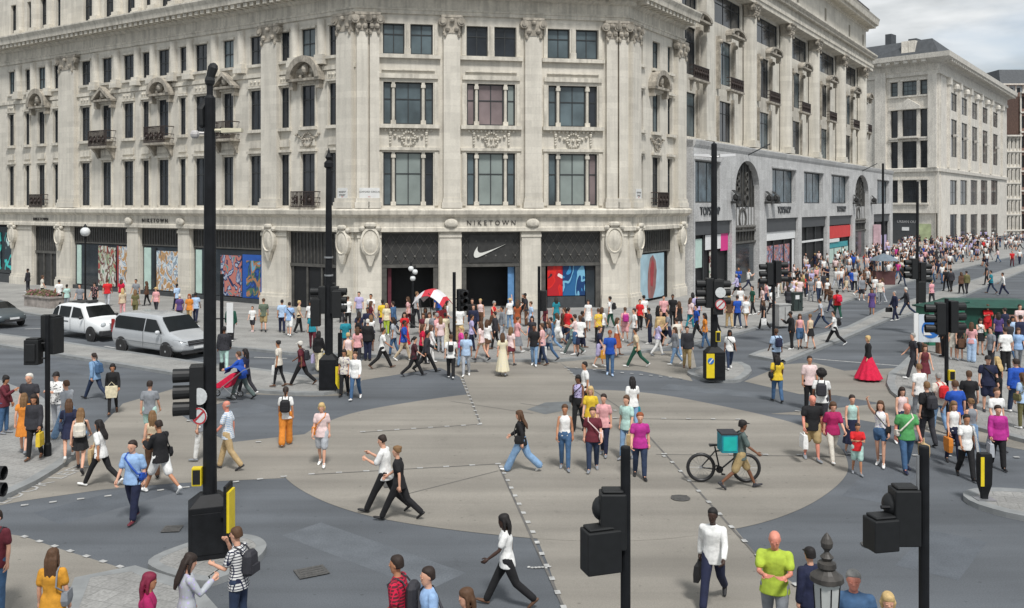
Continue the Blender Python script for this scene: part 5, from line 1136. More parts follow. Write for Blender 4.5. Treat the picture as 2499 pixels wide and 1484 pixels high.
# ================================================================ people
PAL = {'white':(232,232,230),'offwhite':(214,208,196),'cream':(222,212,182),'black':(24,24,27),'charcoal':(48,48,54),'grey':(132,136,142),'palegrey':(176,180,186),'navy':(28,34,62),
 'blue':(28,76,168),'skyblue':(148,180,220),'paleblue':(172,196,224),'denim':(66,98,134),'lightdenim':(124,156,190),'darkdenim':(40,54,80),'teal':(30,130,146),'mint':(176,208,200),'green':(82,156,92),'darkgreen':(26,78,62),
 'lime':(172,194,66),'olive':(104,100,64),'yellow':(220,188,52),'mustard':(206,146,46),'orange':(214,132,48),'rust':(168,86,48),'red':(206,34,40),'maroon':(98,34,46),'crimson':(206,24,66),'magenta':(176,44,136),'raspberry':(168,30,92),
 'pink':(222,164,166),'palepink':(226,202,200),'hotpink':(214,70,150),'lilac':(184,176,214),'purple':(84,64,120),'khaki':(170,148,106),'tan':(190,164,122),'beige':(204,186,158),'brown':(94,66,48),'sage':(96,108,92),'greygreen':(86,100,98),
 'h_black':(26,22,22),'h_dark':(44,32,26),'h_brown':(84,58,38),'h_lbrown':(122,92,60),'h_blond':(196,168,116),'h_grey':(150,148,144),'h_white':(214,210,202),'h_ginger':(140,72,36),'h_magenta':(120,26,56)}
SKIN = {'l':(214,164,138),'t':(184,130,98),'b':(120,80,58),'d':(62,42,34),'r':(214,140,120)}
def cmat(c, pre='cloth', rough=.85):
    k = pre+'_'+c
    if k in _m: return _m[k]
    return mat(k, lin(PAL[c]), rough, .16, 11 if pre != 'hair' else 30, .45 if pre == 'cloth' else .4, bs=8 if pre == 'cloth' else 40, bd=.04 if pre == 'cloth' else .01)
def pmat(kind, a, b):
    k = f'{kind}_{a}_{b}'
    if k in _m: return _m[k]
    m = mat(k, lin(PAL[a]), .85, .1, 14); nt = m.node_tree; bs = nt.nodes['Principled BSDF']
    tc = nt.nodes.new('ShaderNodeTexCoord'); L = nt.links.new
    if kind == 'plaid':
        t = nt.nodes.new('ShaderNodeTexBrick'); t.inputs['Scale'].default_value = 1; t.inputs['Brick Width'].default_value = .055; t.inputs['Row Height'].default_value = .045; t.inputs['Mortar Size'].default_value = .008; t.offset = 0
        t.inputs['Color1'].default_value = lin(PAL[a])+(1,); t.inputs['Color2'].default_value = tuple(v*.8 for v in lin(PAL[a]))+(1,); t.inputs['Mortar'].default_value = lin(PAL[b])+(1,)
        sx = nt.nodes.new('ShaderNodeSeparateXYZ'); cx = nt.nodes.new('ShaderNodeCombineXYZ'); L(tc.outputs['Object'], sx.inputs[0]); ad = nt.nodes.new('ShaderNodeMath'); L(sx.outputs[0], ad.inputs[0]); L(sx.outputs[1], ad.inputs[1]); L(ad.outputs[0], cx.inputs[0]); L(sx.outputs[2], cx.inputs[1]); L(cx.outputs[0], t.inputs['Vector']); col = t.outputs['Color']
    else:
        t = nt.nodes.new('ShaderNodeTexVoronoi' if kind == 'print' else 'ShaderNodeTexWave'); t.inputs['Scale'].default_value = 16 if kind == 'print' else 12
        L(tc.outputs['Object'], t.inputs['Vector'])
        if kind == 'stripe': t.bands_direction = 'Z'
        r = nt.nodes.new('ShaderNodeValToRGB'); r.color_ramp.interpolation = 'CONSTANT'; r.color_ramp.elements[0].color = lin(PAL[b])+(1,); r.color_ramp.elements[1].color = lin(PAL[a])+(1,); r.color_ramp.elements[1].position = .32 if kind == 'print' else .5
        L(t.outputs[0], r.inputs[0]); col = r.outputs[0]
    L(col, bs.inputs['Base Color']); return m
def colmat(s):
    if '/' in s: k, a, b = s.split('/'); return pmat(k, a, b)
    return cmat(s)
def skinmat(k): return mat('skin_'+k, lin(SKIN[k]), .55, .06, 12)
M_eye = mat('eye_dark', (.02, .015, .012), .3, 0); M_lips = mat('lips', (.30, .11, .10), .5, 0)
# pose: hipL kneeL hipR kneeR | armL flex abd elbow | armR | lean | head pitch
POSES = {'st': (2,2,-2,3, 2,7,12, 0,7,14, 0,5), 'w1': (20,5,-16,22, -14,6,16, 15,7,28, 2,6), 'w2': (-16,22,20,5, 15,7,28, -14,6,16, 2,6), 'w3': (29,4,-24,26, -20,7,18, 20,7,34, 4,8), 'w4': (-24,26,29,4, 20,7,34, -20,7,18, 4,8),
 'n1': (12,4,-10,12, -8,6,14, 10,6,18, 1,8), 'n2': (-10,12,12,4, 10,6,18, -8,6,14, 1,8), 'ph': (3,3,-3,3, 4,7,14, 30,4,95, 2,24), 'wp': (30,5,-24,28, 22,4,88, 30,4,92, 4,22), 'wq': (-22,26,26,5, 10,6,40, 30,4,92, 3,18),
 'up': (10,6,-8,12, 6,8,16, 125,14,22, 0,-8), 'hm': (4,4,-2,3, 18,6,80, 50,2,125, 2,14), 'cf': (3,3,-3,3, 24,2,80, 24,2,82, 2,12), 'cg': (12,5,-10,14, 24,2,78, 24,2,80, 3,16), 'pu': (26,8,-20,22, 42,6,30, 42,6,30, 9,8), 'bk': (-24,30,30,8, 40,10,40, 20,10,60, 6,0)}
def rotv(flex, abd, side): f, a = R(flex), R(abd); return Vector((side*math.sin(a), math.sin(f)*math.cos(a), -math.cos(f)*math.cos(a)))
def skel(pose, sex):
    hL, kL, hR, kR, aL, bL, eL_, aR, bR, eR_, lean, hp = POSES[pose]; f = sex == 'f'; k = sex == 'k'
    J = {}; pel = Vector((0, 0, .93)); J['pel'] = pel
    up = Vector((0, math.sin(R(lean)), math.cos(R(lean))))
    J['waist'] = pel+up*.16; J['chest'] = pel+up*.37; J['neck'] = pel+up*.53; J['up'] = up
    J['head'] = pel+up*.60+Vector((0, .015+.05*math.sin(R(hp)), .085)); J['hp'] = R(hp)
    sw = .165 if f else .19
    for s, n, hh, kk, a, b, e in ((-1, 'L', hL, kL, aL, bL, eL_), (1, 'R', hR, kR, aR, bR, eR_)):
        hip = pel+Vector((s*(.092 if not f else .09), 0, -.03)); J['hip'+n] = hip
        t = Vector((0, math.sin(R(hh)), -math.cos(R(hh)))); kn = hip+t*.42; sh = Vector((0, math.sin(R(hh-kk)), -math.cos(R(hh-kk)))); an = kn+sh*.41
        J['knee'+n] = kn; J['ankle'+n] = an; ft = min(0, (hh-kk))*.75
        if hh-kk > 12: ft = 14
        fd = Vector((s*.14, math.cos(R(ft)), math.sin(R(ft)))).normalized(); J['fd'+n] = fd; J['toe'+n] = an+Vector((0, 0, -.055))+fd*.15
        S = J['chest']+up*.115+Vector((s*sw, 0, 0)); J['sh'+n] = S; u = rotv(a, b, s); el = S+u*.285; J['el'+n] = el
        fo = rotv(a+e, b*.6-(e*.22 if e > 50 else 0), s); J['wr'+n] = el+fo*.25; J['fo'+n] = fo
    lo = min(J['toeL'].z, J['toeR'].z, J['ankleL'].z-.06, J['ankleR'].z-.06)-.028
    for q in J:
        if isinstance(J[q], Vector) and q[:2] not in ('up', 'fo', 'fd'): J[q] = J[q]-Vector((0, 0, lo))
    return J
def ering(c, rx, ry, n=14, pl=0): n = 60 if pl else n; return [(c.x+rx*(1+pl*math.cos(11*2*pi*j/n+.9*math.sin(4*pi*j/n)))*math.cos(2*pi*j/n), c.y+ry*(1+pl*math.cos(11*2*pi*j/n+.9*math.sin(4*pi*j/n)))*math.sin(2*pi*j/n), c.z) for j in range(n)]
def torso(mb, J, g, z0=-.12, top=True, f=False, hem=False):
    """torso rings inflated by g"""
    up = J['up']; W_ = [(-.12, .152, .108), (-.04, .158 if not f else .163, .114), (.06, .148, .106), (.16, .14 if not f else .12, .102 if not f else .092), (.27, .152 if not f else .132, .110 if not f else .102), (.37, .168 if not f else .146, .116 if not f else .118), (.43, .170 if not f else .148, .100), (.468, .142 if not f else .125, .078), (.50, .092, .062), (.53, .062, .052)]
    if hem: W_[0] = (-.13, .19, .138); W_[1] = (-.04, .178, .13); W_[2] = (.06, .160, .116)
    rs = [ering(J['pel']+up*h, a+g, b+g) for h, a, b in W_ if h >= z0-.001 or (hem and h < z0+.02)]
    mb.loft(rs)
    if top: pass
def limb(mb, pts, rad, g=0, n=10): mb.tube(pts, [r+g for r in rad], n, 2)
def lg(J, n, mb, g, t=1.0, cut=1.0):
    hip, kn, an = J['hip'+n], J['knee'+n], J['ankle'+n]; f = hip.lerp(kn, .5); c = kn.lerp(an, .35)
    P = [hip+Vector((0, 0, .03)), f, kn, c, an]; r = [.088, .074, .055, .056, .038]
    if cut <= 1: P = [hip+Vector((0, 0, .03)), hip.lerp(kn, cut*.5), hip.lerp(kn, cut)]; r = [.09, .078, .072-.014*(cut > .8)]
    limb(mb, P, [q*t for q in r], g)
def mk_body(J, sex, near, legs=True):
    a = MB(); f = sex == 'f'
    torso(a, J, -.012, f=f); limb(a, [J['neck']-Vector((0, 0, .05)), J['neck']+Vector((0, .01, .05)), J['head']-Vector((0, .01, .06))], [.056, .05, .05])
    h = J['head']; p = J['hp']; c, s = math.cos(p), math.sin(p)
    def H(x, y, z): return (h.x+x, h.y+y*c+z*s*.6, h.z-y*s+z*c)
    n = 14
    prof = [(-.118, .022, .024, .045), (-.105, .042, .045, .035), (-.07, .060, .072, .014), (-.02, .070, .088, .002), (.03, .075, .095, -.004), (.07, .070, .088, -.008), (.10, .050, .062, -.012), (.115, .02, .026, -.014)]
    a.loft([[H(rx*math.cos(2*pi*j/n), oy+ry*math.sin(2*pi*j/n), z) for j in range(n)] for z, rx, ry, oy in prof])
    if near:
        a.loft([[H(-.012, .085, -.03), H(.012, .085, -.03), H(.012, .108, -.038), H(-.012, .108, -.038)], [H(-.006, .082, .02), H(.006, .082, .02), H(.005, .092, .018), H(-.005, .092, .018)]])
        for s_ in (-1, 1): a.ball(H(s_*.074, -.008, -.005), .02, 6, 4, (.5, 1, 1.5))
    for n_ in 'LR':
        S = J['sh'+n_]+Vector((.014 if n_ == 'L' else -.014, 0, -.028)); limb(a, [J['neck']-J['up']*.05, S], [.036, .038]); limb(a, [S, S.lerp(J['el'+n_], .45), J['el'+n_], J['el'+n_].lerp(J['wr'+n_], .4), J['wr'+n_]], [.043, .041, .035, .036, .026])
        if legs: lg(J, n_, a, -.007, cut=2)
        d = J['fo'+n_]; w_ = J['wr'+n_]
        if not near: limb(a, [w_, w_+d*.07, w_+d*.14+Vector((0, .02, 0))], [.03, .036, .02], n=8)
        else: limb(a, [w_, w_+d*.04, w_+d*.08], [.026, .036, .034], n=8)
        if legs: limb(a, [J['ankle'+n_], J['ankle'+n_].lerp(J['toe'+n_], .3)], [.03, .022])
    return a
def hands_face(J, sex):
    """fingers, thumbs, eyes and lips added to the near figures' bodies; returns MB with material indices 0 skin 1 eye 2 lips"""
    a = MB(); h = J['head']; p = J['hp']; c, s = math.cos(p), math.sin(p)
    def H(x, y, z): return (h.x+x, h.y+y*c+z*s*.6, h.z-y*s+z*c)
    a.m = 1
    for s_ in (-1, 1): a.ball(H(s_*.031, .086, .004), .016, 7, 4, (1.25, .6, .75)); 
    for s_ in (-1, 1): a.loft([[H(s_*.016, .089, .022), H(s_*.046, .083, .024), H(s_*.046, .083, .03), H(s_*.016, .089, .028)], [H(s_*.016, .096, .022), H(s_*.046, .089, .024), H(s_*.046, .089, .03), H(s_*.016, .096, .028)]])
    a.m = 2; a.ball(H(0, .081, -.062), .02, 8, 4, (1.1, .5, .38)); a.m = 0
    for n_, s_ in (('L', -1), ('R', 1)):
        d = J['fo'+n_].normalized(); w_ = J['wr'+n_]+d*.075
        x = Vector((1, 0, 0)); x = (x-d*x.dot(d)).normalized(); y = d.cross(x)
        if y.y < 0: y = -y
        # palm faces the thigh: fingers fan along the fore-aft axis, curl inwards
        fan = (Vector((0, 1, 0))-d*d.y); fan = fan.normalized() if fan.length > .3 else x
        curl = (Vector((-s_, 0, 0))-d*(-s_*d.x)).normalized()
        for i, (o_, L_, r_) in enumerate(((.027, .068, .0095), (.009, .076, .0098), (-.009, .07, .0095), (-.026, .056, .0085))):
            b = w_+fan*o_; k = 1+.25*i
            p1 = b+d*L_*.45+curl*.006*k; p2 = p1+d*L_*.33+curl*.018*k; p3 = p2+d*L_*.18+curl*.02*k
            a.tube([b-d*.02, b, p1, p2, p3], [r_*1.05, r_*1.05, r_, r_*.92, r_*.78], 6, 1)
        b = w_-d*.05+fan*.03; a.tube([b, b+fan*.02+d*.022+curl*.006, b+fan*.028+d*.05+curl*.014, b+fan*.026+d*.07+curl*.02], [.013, .012, .0105, .008], 6, 1)
    return a
def mk_top(J, sex, kind):
    a = MB(); f = sex == 'f'; g = {'tank': .010, 'tee': .016, 'shirt': .02, 'long': .018, 'jacket': .032, 'dress': .014, 'maxi': .014}[kind]
    lo = -.12 if kind in ('tee', 'shirt', 'long', 'jacket', 'dress', 'maxi') else -.04
    if kind in ('dress', 'maxi'):
        hem = .52 if kind == 'dress' else .16
        z0 = J['pel'].z; ms = (J['kneeL']+J['kneeR'])/2; base = z0*hem/.93
        sp = abs(J['kneeL'].y-J['kneeR'].y)/2
        rs = []
        for t in (0, .25, .5, .75, 1): z = z0+.02+(base-z0)*t; rs.append(ering(Vector((0, J['pel'].y+(ms.y-J['pel'].y)*t, z)), .165+t*(.05 if kind == 'dress' else .13), .125+t*(.06+sp*.5 if kind == 'dress' else .14+sp), pl=.002+.05*t))
        a.loft(rs[::-1])
    torso(a, J, g, lo, f=f, hem=kind in ('tee', 'shirt', 'long', 'jacket'))
    cut = {'tank': 0, 'tee': .62, 'shirt': .8, 'long': 2, 'jacket': 2, 'dress': .35, 'maxi': .5}[kind]
    for n_ in 'LR':
        if not cut: continue
        S, E, Wr = J['sh'+n_], J['el'+n_], J['wr'+n_]
        S = S+Vector((.014 if n_ == 'L' else -.014, 0, -.028)); limb(a, [J['neck']-J['up']*.05, S], [.044, .047], g*.5)
        if cut < 1: limb(a, [S, S.lerp(E, cut*.5), S.lerp(E, cut)], [.05, .051, .053], g*.9)
        else: limb(a, [S, S.lerp(E, .5), E, E.lerp(Wr, .5), E.lerp(Wr, .9)], [.05, .047, .042, .041, .036], g*.8)
    return a
def mk_bot(J, sex, kind):
    a = MB(); f = sex == 'f'; g = {'jeans': .012, 'trousers': .018, 'wide': .03, 'leggings': .004, 'shorts': .026, 'hotpants': .014, 'skirt': .02, 'midi': .02, 'gown': .02}[kind]
    up = J['up']; rs = [ering(J['pel']+up*h, x+g*.8, y+g*.8) for h, x, y in ((-.12, .12, .10), (-.05, .16 if f else .152, .115), (.05, .15, .108), (.12, .138 if not f else .125, .1))]
    a.loft(rs)
    if kind in ('skirt', 'midi', 'gown'):
        z0 = J['pel'].z; base = z0*{'skirt': .62, 'midi': .33, 'gown': .04}[kind]/.93; ms = (J['kneeL']+J['kneeR'])/2; sp = abs(J['kneeL'].y-J['kneeR'].y)/2; rs = []
        for t in (0, .3, .65, 1): z = z0+.03+(base-z0)*t; rs.append(ering(Vector((0, J['pel'].y+(ms.y-J['pel'].y)*t, z)), .165+t*{'skirt': .04, 'midi': .1, 'gown': .36}[kind], .125+t*(.05+sp*.6+(.34 if kind == 'gown' else 0)), pl=.002+(.075*t if kind == 'gown' else .05*t)))
        a.loft(rs[::-1])
    else:
        for n_ in 'LR':
            hip, kn, an = J['hip'+n_], J['knee'+n_], J['ankle'+n_]; e = an+(kn-an).normalized()*.01
            if kind in ('shorts', 'hotpants'): q = .88 if kind == 'shorts' else .42; limb(a, [hip+Vector((0, 0, .03)), hip.lerp(kn, q*.5), hip.lerp(kn, q)], [.09, .082, .074], g)
            else:
                r = {'wide': [.092, .085, .07, .072, .074], 'trousers': [.09, .078, .06, .056, .05], 'jeans': [.09, .076, .057, .055, .044], 'leggings': [.09, .076, .055, .055, .038]}[kind]
                limb(a, [hip+Vector((0, 0, .03)), hip.lerp(kn, .5), kn, kn.lerp(an, .4), e], r, g)
    return a
def mk_shoes(J, side='LR'):
    a = MB()
    for n_ in side:
        an, fd = J['ankle'+n_], J['fd'+n_]; dn = Vector((0, fd.z, -fd.y)).normalized(); dn = dn if dn.z < 0 else -dn
        h = an+dn*.05-fd*.035; t = an+dn*.062+fd*.165
        a.tube([h, h.lerp(t, .5)+Vector((0, 0, .004)), t], [.043, .045, .036], 10, 2, ell=.72); a.tube([an-Vector((0, 0, .0)), an+dn*.04], [.046, .042], 9, 1)
    return a
def mk_hair(J, sex, kind):
    a = MB(); h = J['head']; p = J['hp']; c, s = math.cos(p), math.sin(p)
    def H(x, y, z): return (h.x+x, h.y+y*c+z*s*.6, h.z-y*s+z*c)
    n = 14
    def cap(g, yo=0.0, zlo=-.02):
        rs = []
        for z, rx, ry, oy in (((zlo, .070, .052, -.050), (.01, .076, .066, -.038), (.045, .079, .076, -.028), (.075, .072, .083, -.014), (.108, .048, .062, -.012), (.122, .02, .028, -.012)) if kind in ('short', 'pony', 'bun') else () or ((zlo, .066, .06, -.042), (.01, .074, .074, -.028), (.045, .078, .092, -.012), (.08, .068, .088, -.008), (.108, .046, .06, -.010), (.122, .018, .026, -.012))):
            rs.append([H((rx+g)*math.cos(2*pi*j/n), oy+yo+(ry+g)*math.sin(2*pi*j/n), z+(g if z > .05 else 0)) for j in range(n)])
        a.loft(rs)
    if kind == 'bald': cap(.001, -.004, -.04) if False else a.loft([[H(.075*math.cos(2*pi*j/n), -.03+.07*math.sin(2*pi*j/n), z) for j in range(n)] for z in (-.03, .02)]); return a
    if kind == 'afro':
        rr = random.Random(2); a.ball(H(0, -.02, .05), .15, 12, 8)
        for i in range(26): t, u = rr.uniform(0, 2*pi), rr.uniform(-.3, 1); a.ball(H(.12*math.cos(t)*math.sqrt(max(0, 1-u*u)), -.02+.12*math.sin(t)*math.sqrt(max(0, 1-u*u)), .05+.12*u), .05, 6, 4)
        return a
    cap(.010 if kind in ('short',) else .014, 0, -.045 if kind in ('short', 'cap') else -.02)
    if kind in ('long', 'flow'):
        bk = -.10 if kind == 'long' else -.2
        for x, w in ((-.05, .034), (0, .05), (.05, .034)):
            a.tube([H(x, -.05, .06), H(x*1.35, -.088, -.03), H(x*1.3, -.098, -.12), tuple(h+Vector((x*1.3, bk, -.26))), tuple(h+Vector((x*.8, bk*1.15, -.36)))], [w, w, w*.95, w*.85, w*.45], 8, 1)
        for s_ in (-1, 1): a.tube([H(s_*.055, .0, .075), H(s_*.082, -.01, .01), H(s_*.085, -.02, -.1), tuple(h+Vector((s_*.085, -.02, -.2)))], [.022, .026, .028, .014], 7, 1)
    if kind == 'bob':
        for s_ in (-1, 0, 1): a.tube([H(s_*.05, -.04, .06), H(s_*.078, -.05+abs(s_)*.03, -.02), H(s_*.072, -.06+abs(s_)*.03, -.1)], [.035, .04, .022], 8, 1)
    if kind == 'pony': a.tube([H(0, -.09, .05), H(0, -.13, .03), H(0, -.15, -.06), H(0, -.13, -.16)], [.022, .035, .034, .012], 8, 1)
    if kind == 'bun': a.ball(H(0, -.1, .08), .042, 9, 6)
    if kind == 'cap': a.loft([[H(.07*math.cos(t), .06+(.12 if 0 < t < pi else 0)*math.sin(t), .055+dz) for t in [pi*j/8 for j in range(9)]] for dz in (0, .012)])
    if kind == 'hat': a.loft([[H(.17*math.cos(2*pi*j/16), -.005+.18*math.sin(2*pi*j/16), .05+dz) for j in range(16)] for dz in (0, .012)])
    return a
# ---- collect unique shapes, remesh them together in one pass
SHAPES = {}
def want(key, fn):
    if key not in SHAPES: SHAPES[key] = fn
EXTRA = {}
def realise():
    tmp = []
    for key, fn in SHAPES.items():
        mb = fn(); me = mb.mesh(key[0]); o = bpy.data.objects.new('tmp', me); C.objects.link(o)
        near = key[1]; vx = {'body': .013, 'hair': .012, 'shoe': .012}.get(key[0], .014) if near else {'body': .024, 'hair': .020, 'shoe': .020}.get(key[0], .026)
        r = o.modifiers.new('r', 'REMESH'); r.mode = 'VOXEL'; r.voxel_size = vx; r.use_smooth_shade = True
        s = o.modifiers.new('s', 'SMOOTH'); s.factor = .5; s.iterations = 4 if near else 2
        tmp.append((key, o))
    dg = bpy.context.evaluated_depsgraph_get(); res = {}
    for key, o in tmp:
        me = bpy.data.meshes.new_from_object(o.evaluated_get(dg)); me.name = key[0]
        if key in EXTRA:
            ex = EXTRA[key]().mesh('x'); bm = bmesh.new(); bm.from_mesh(me); bm.from_mesh(ex); bm.to_mesh(me); bm.free()
            me.polygons.foreach_set('use_smooth', [True]*len(me.polygons))
        # cloth folds: a little displacement so sleeves and legs are not smooth tubes
        res[key] = me
    for key, o in tmp: m = o.data; bpy.data.objects.remove(o); bpy.data.meshes.remove(m)
    return res
def far_mesh(pose, sex, bot):
    J = skel(pose, sex); a = MB()
    def T(p, r, n=5): a.tube(p, r, n, 1)
    for n_ in 'LR':
        a.m = 2 if bot not in ('shorts', 'skirt') else 0
        T([J['hip'+n_], J['knee'+n_], J['ankle'+n_]], [.095, .07, .055])
        if bot in ('shorts', 'skirt'): a.m = 2; T([J['hip'+n_], J['hip'+n_].lerp(J['knee'+n_], .8)], [.11, .095])
        a.m = 4; T([J['ankle'+n_]-Vector((0, .02, .03)), J['toe'+n_]], [.045, .04])
        a.m = 1; T([J['sh'+n_], J['sh'+n_].lerp(J['el'+n_], .7)], [.07, .06]); a.m = 0; T([J['sh'+n_].lerp(J['el'+n_], .7), J['el'+n_], J['wr'+n_], J['wr'+n_]+J['fo'+n_]*.12], [.045, .042, .036, .03])
    a.m = 1; up = J['up']; a.loft([ering(J['pel']+up*h, x, y, 8) for h, x, y in ((-.06, .165, .125), (.15, .145, .115), (.36, .185, .135), (.45, .18, .11), (.51, .08, .06))])
    a.m = 2; a.loft([ering(J['pel']+up*h, x, y, 8) for h, x, y in ((-.14, .13, .11), (-.05, .17, .13))])
    a.m = 0; T([J['neck'], J['head']], [.055, .055]); a.ball(tuple(J['head']), .1, 8, 6, (.8, .95, 1.2))
    a.m = 3; a.ball(tuple(J['head']+Vector((0, -.025, .03))), .105, 8, 6, (.85, .95, 1.0))
    if sex == 'f': a.loft([ering(J['head']+Vector((0, -.06, z)), x, .05, 7) for z, x in ((.03, .08), (-.1, .085), (-.26, .06))])
    return a.mesh('person', smooth=True)
PEOPLE = []; LABELS = {}
TOPN = {'tank': 'sleeveless top', 'tee': 't-shirt', 'shirt': 'shirt', 'long': 'long sleeved top', 'jacket': 'jacket', 'dress': 'dress', 'maxi': 'long dress'}
CN = lambda s: {'palepink': 'pale pink', 'paleblue': 'pale blue', 'skyblue': 'sky blue', 'offwhite': 'off white', 'palegrey': 'pale grey', 'darkgreen': 'dark green', 'hotpink': 'hot pink', 'greygreen': 'grey green', 'lightdenim': 'light blue', 'denim': 'blue', 'darkdenim': 'dark blue', 'mint': 'mint'}.get(s, s)
def cname(s):
    if '/' in s: k, a, b = s.split('/'); return {'plaid': 'checked', 'print': 'patterned', 'stripe': 'striped'}[k]+' '+CN(a)
    return CN(s)
HN = {'long': 'long hair', 'flow': 'long loose hair', 'pony': 'ponytail', 'bun': 'hair bun', 'afro': 'afro hair', 'bald': 'bald head', 'cap': 'cap', 'hat': 'hat', 'bob': 'bobbed hair'}
ZN = {}
ZONES = {'lp': 'on the near left pavement', 'lc': 'on the left crossing arm', 'ni': 'near the tallest pole', 'bl': 'at the bottom left corner', 'bt': 'at the bottom edge of the crossing', 'br': 'near the old lamp at bottom right',
 'cc': 'on the beige crossing circle', 'cr': 'at the right edge of the circle', 'rp': 'on the right pavement', 'kk': 'in front of the green kiosk', 'rm': 'on the right median strip', 'rr': 'on the right road',
 'is': 'beside the small rounded island', 'fe': 'along the far kerb', 'cd': 'before the central store doors', 'cw': 'before the red and blue window', 'co': 'by the left corner of the store', 'lw': 'outside the left shop windows',
 'po': 'by the poster at the store corner', 'ar': 'outside the stone arcade shops', 'fs': 'far up the right street', 'lm': 'on the left median strip', 'pc': 'beside the pedicab'}
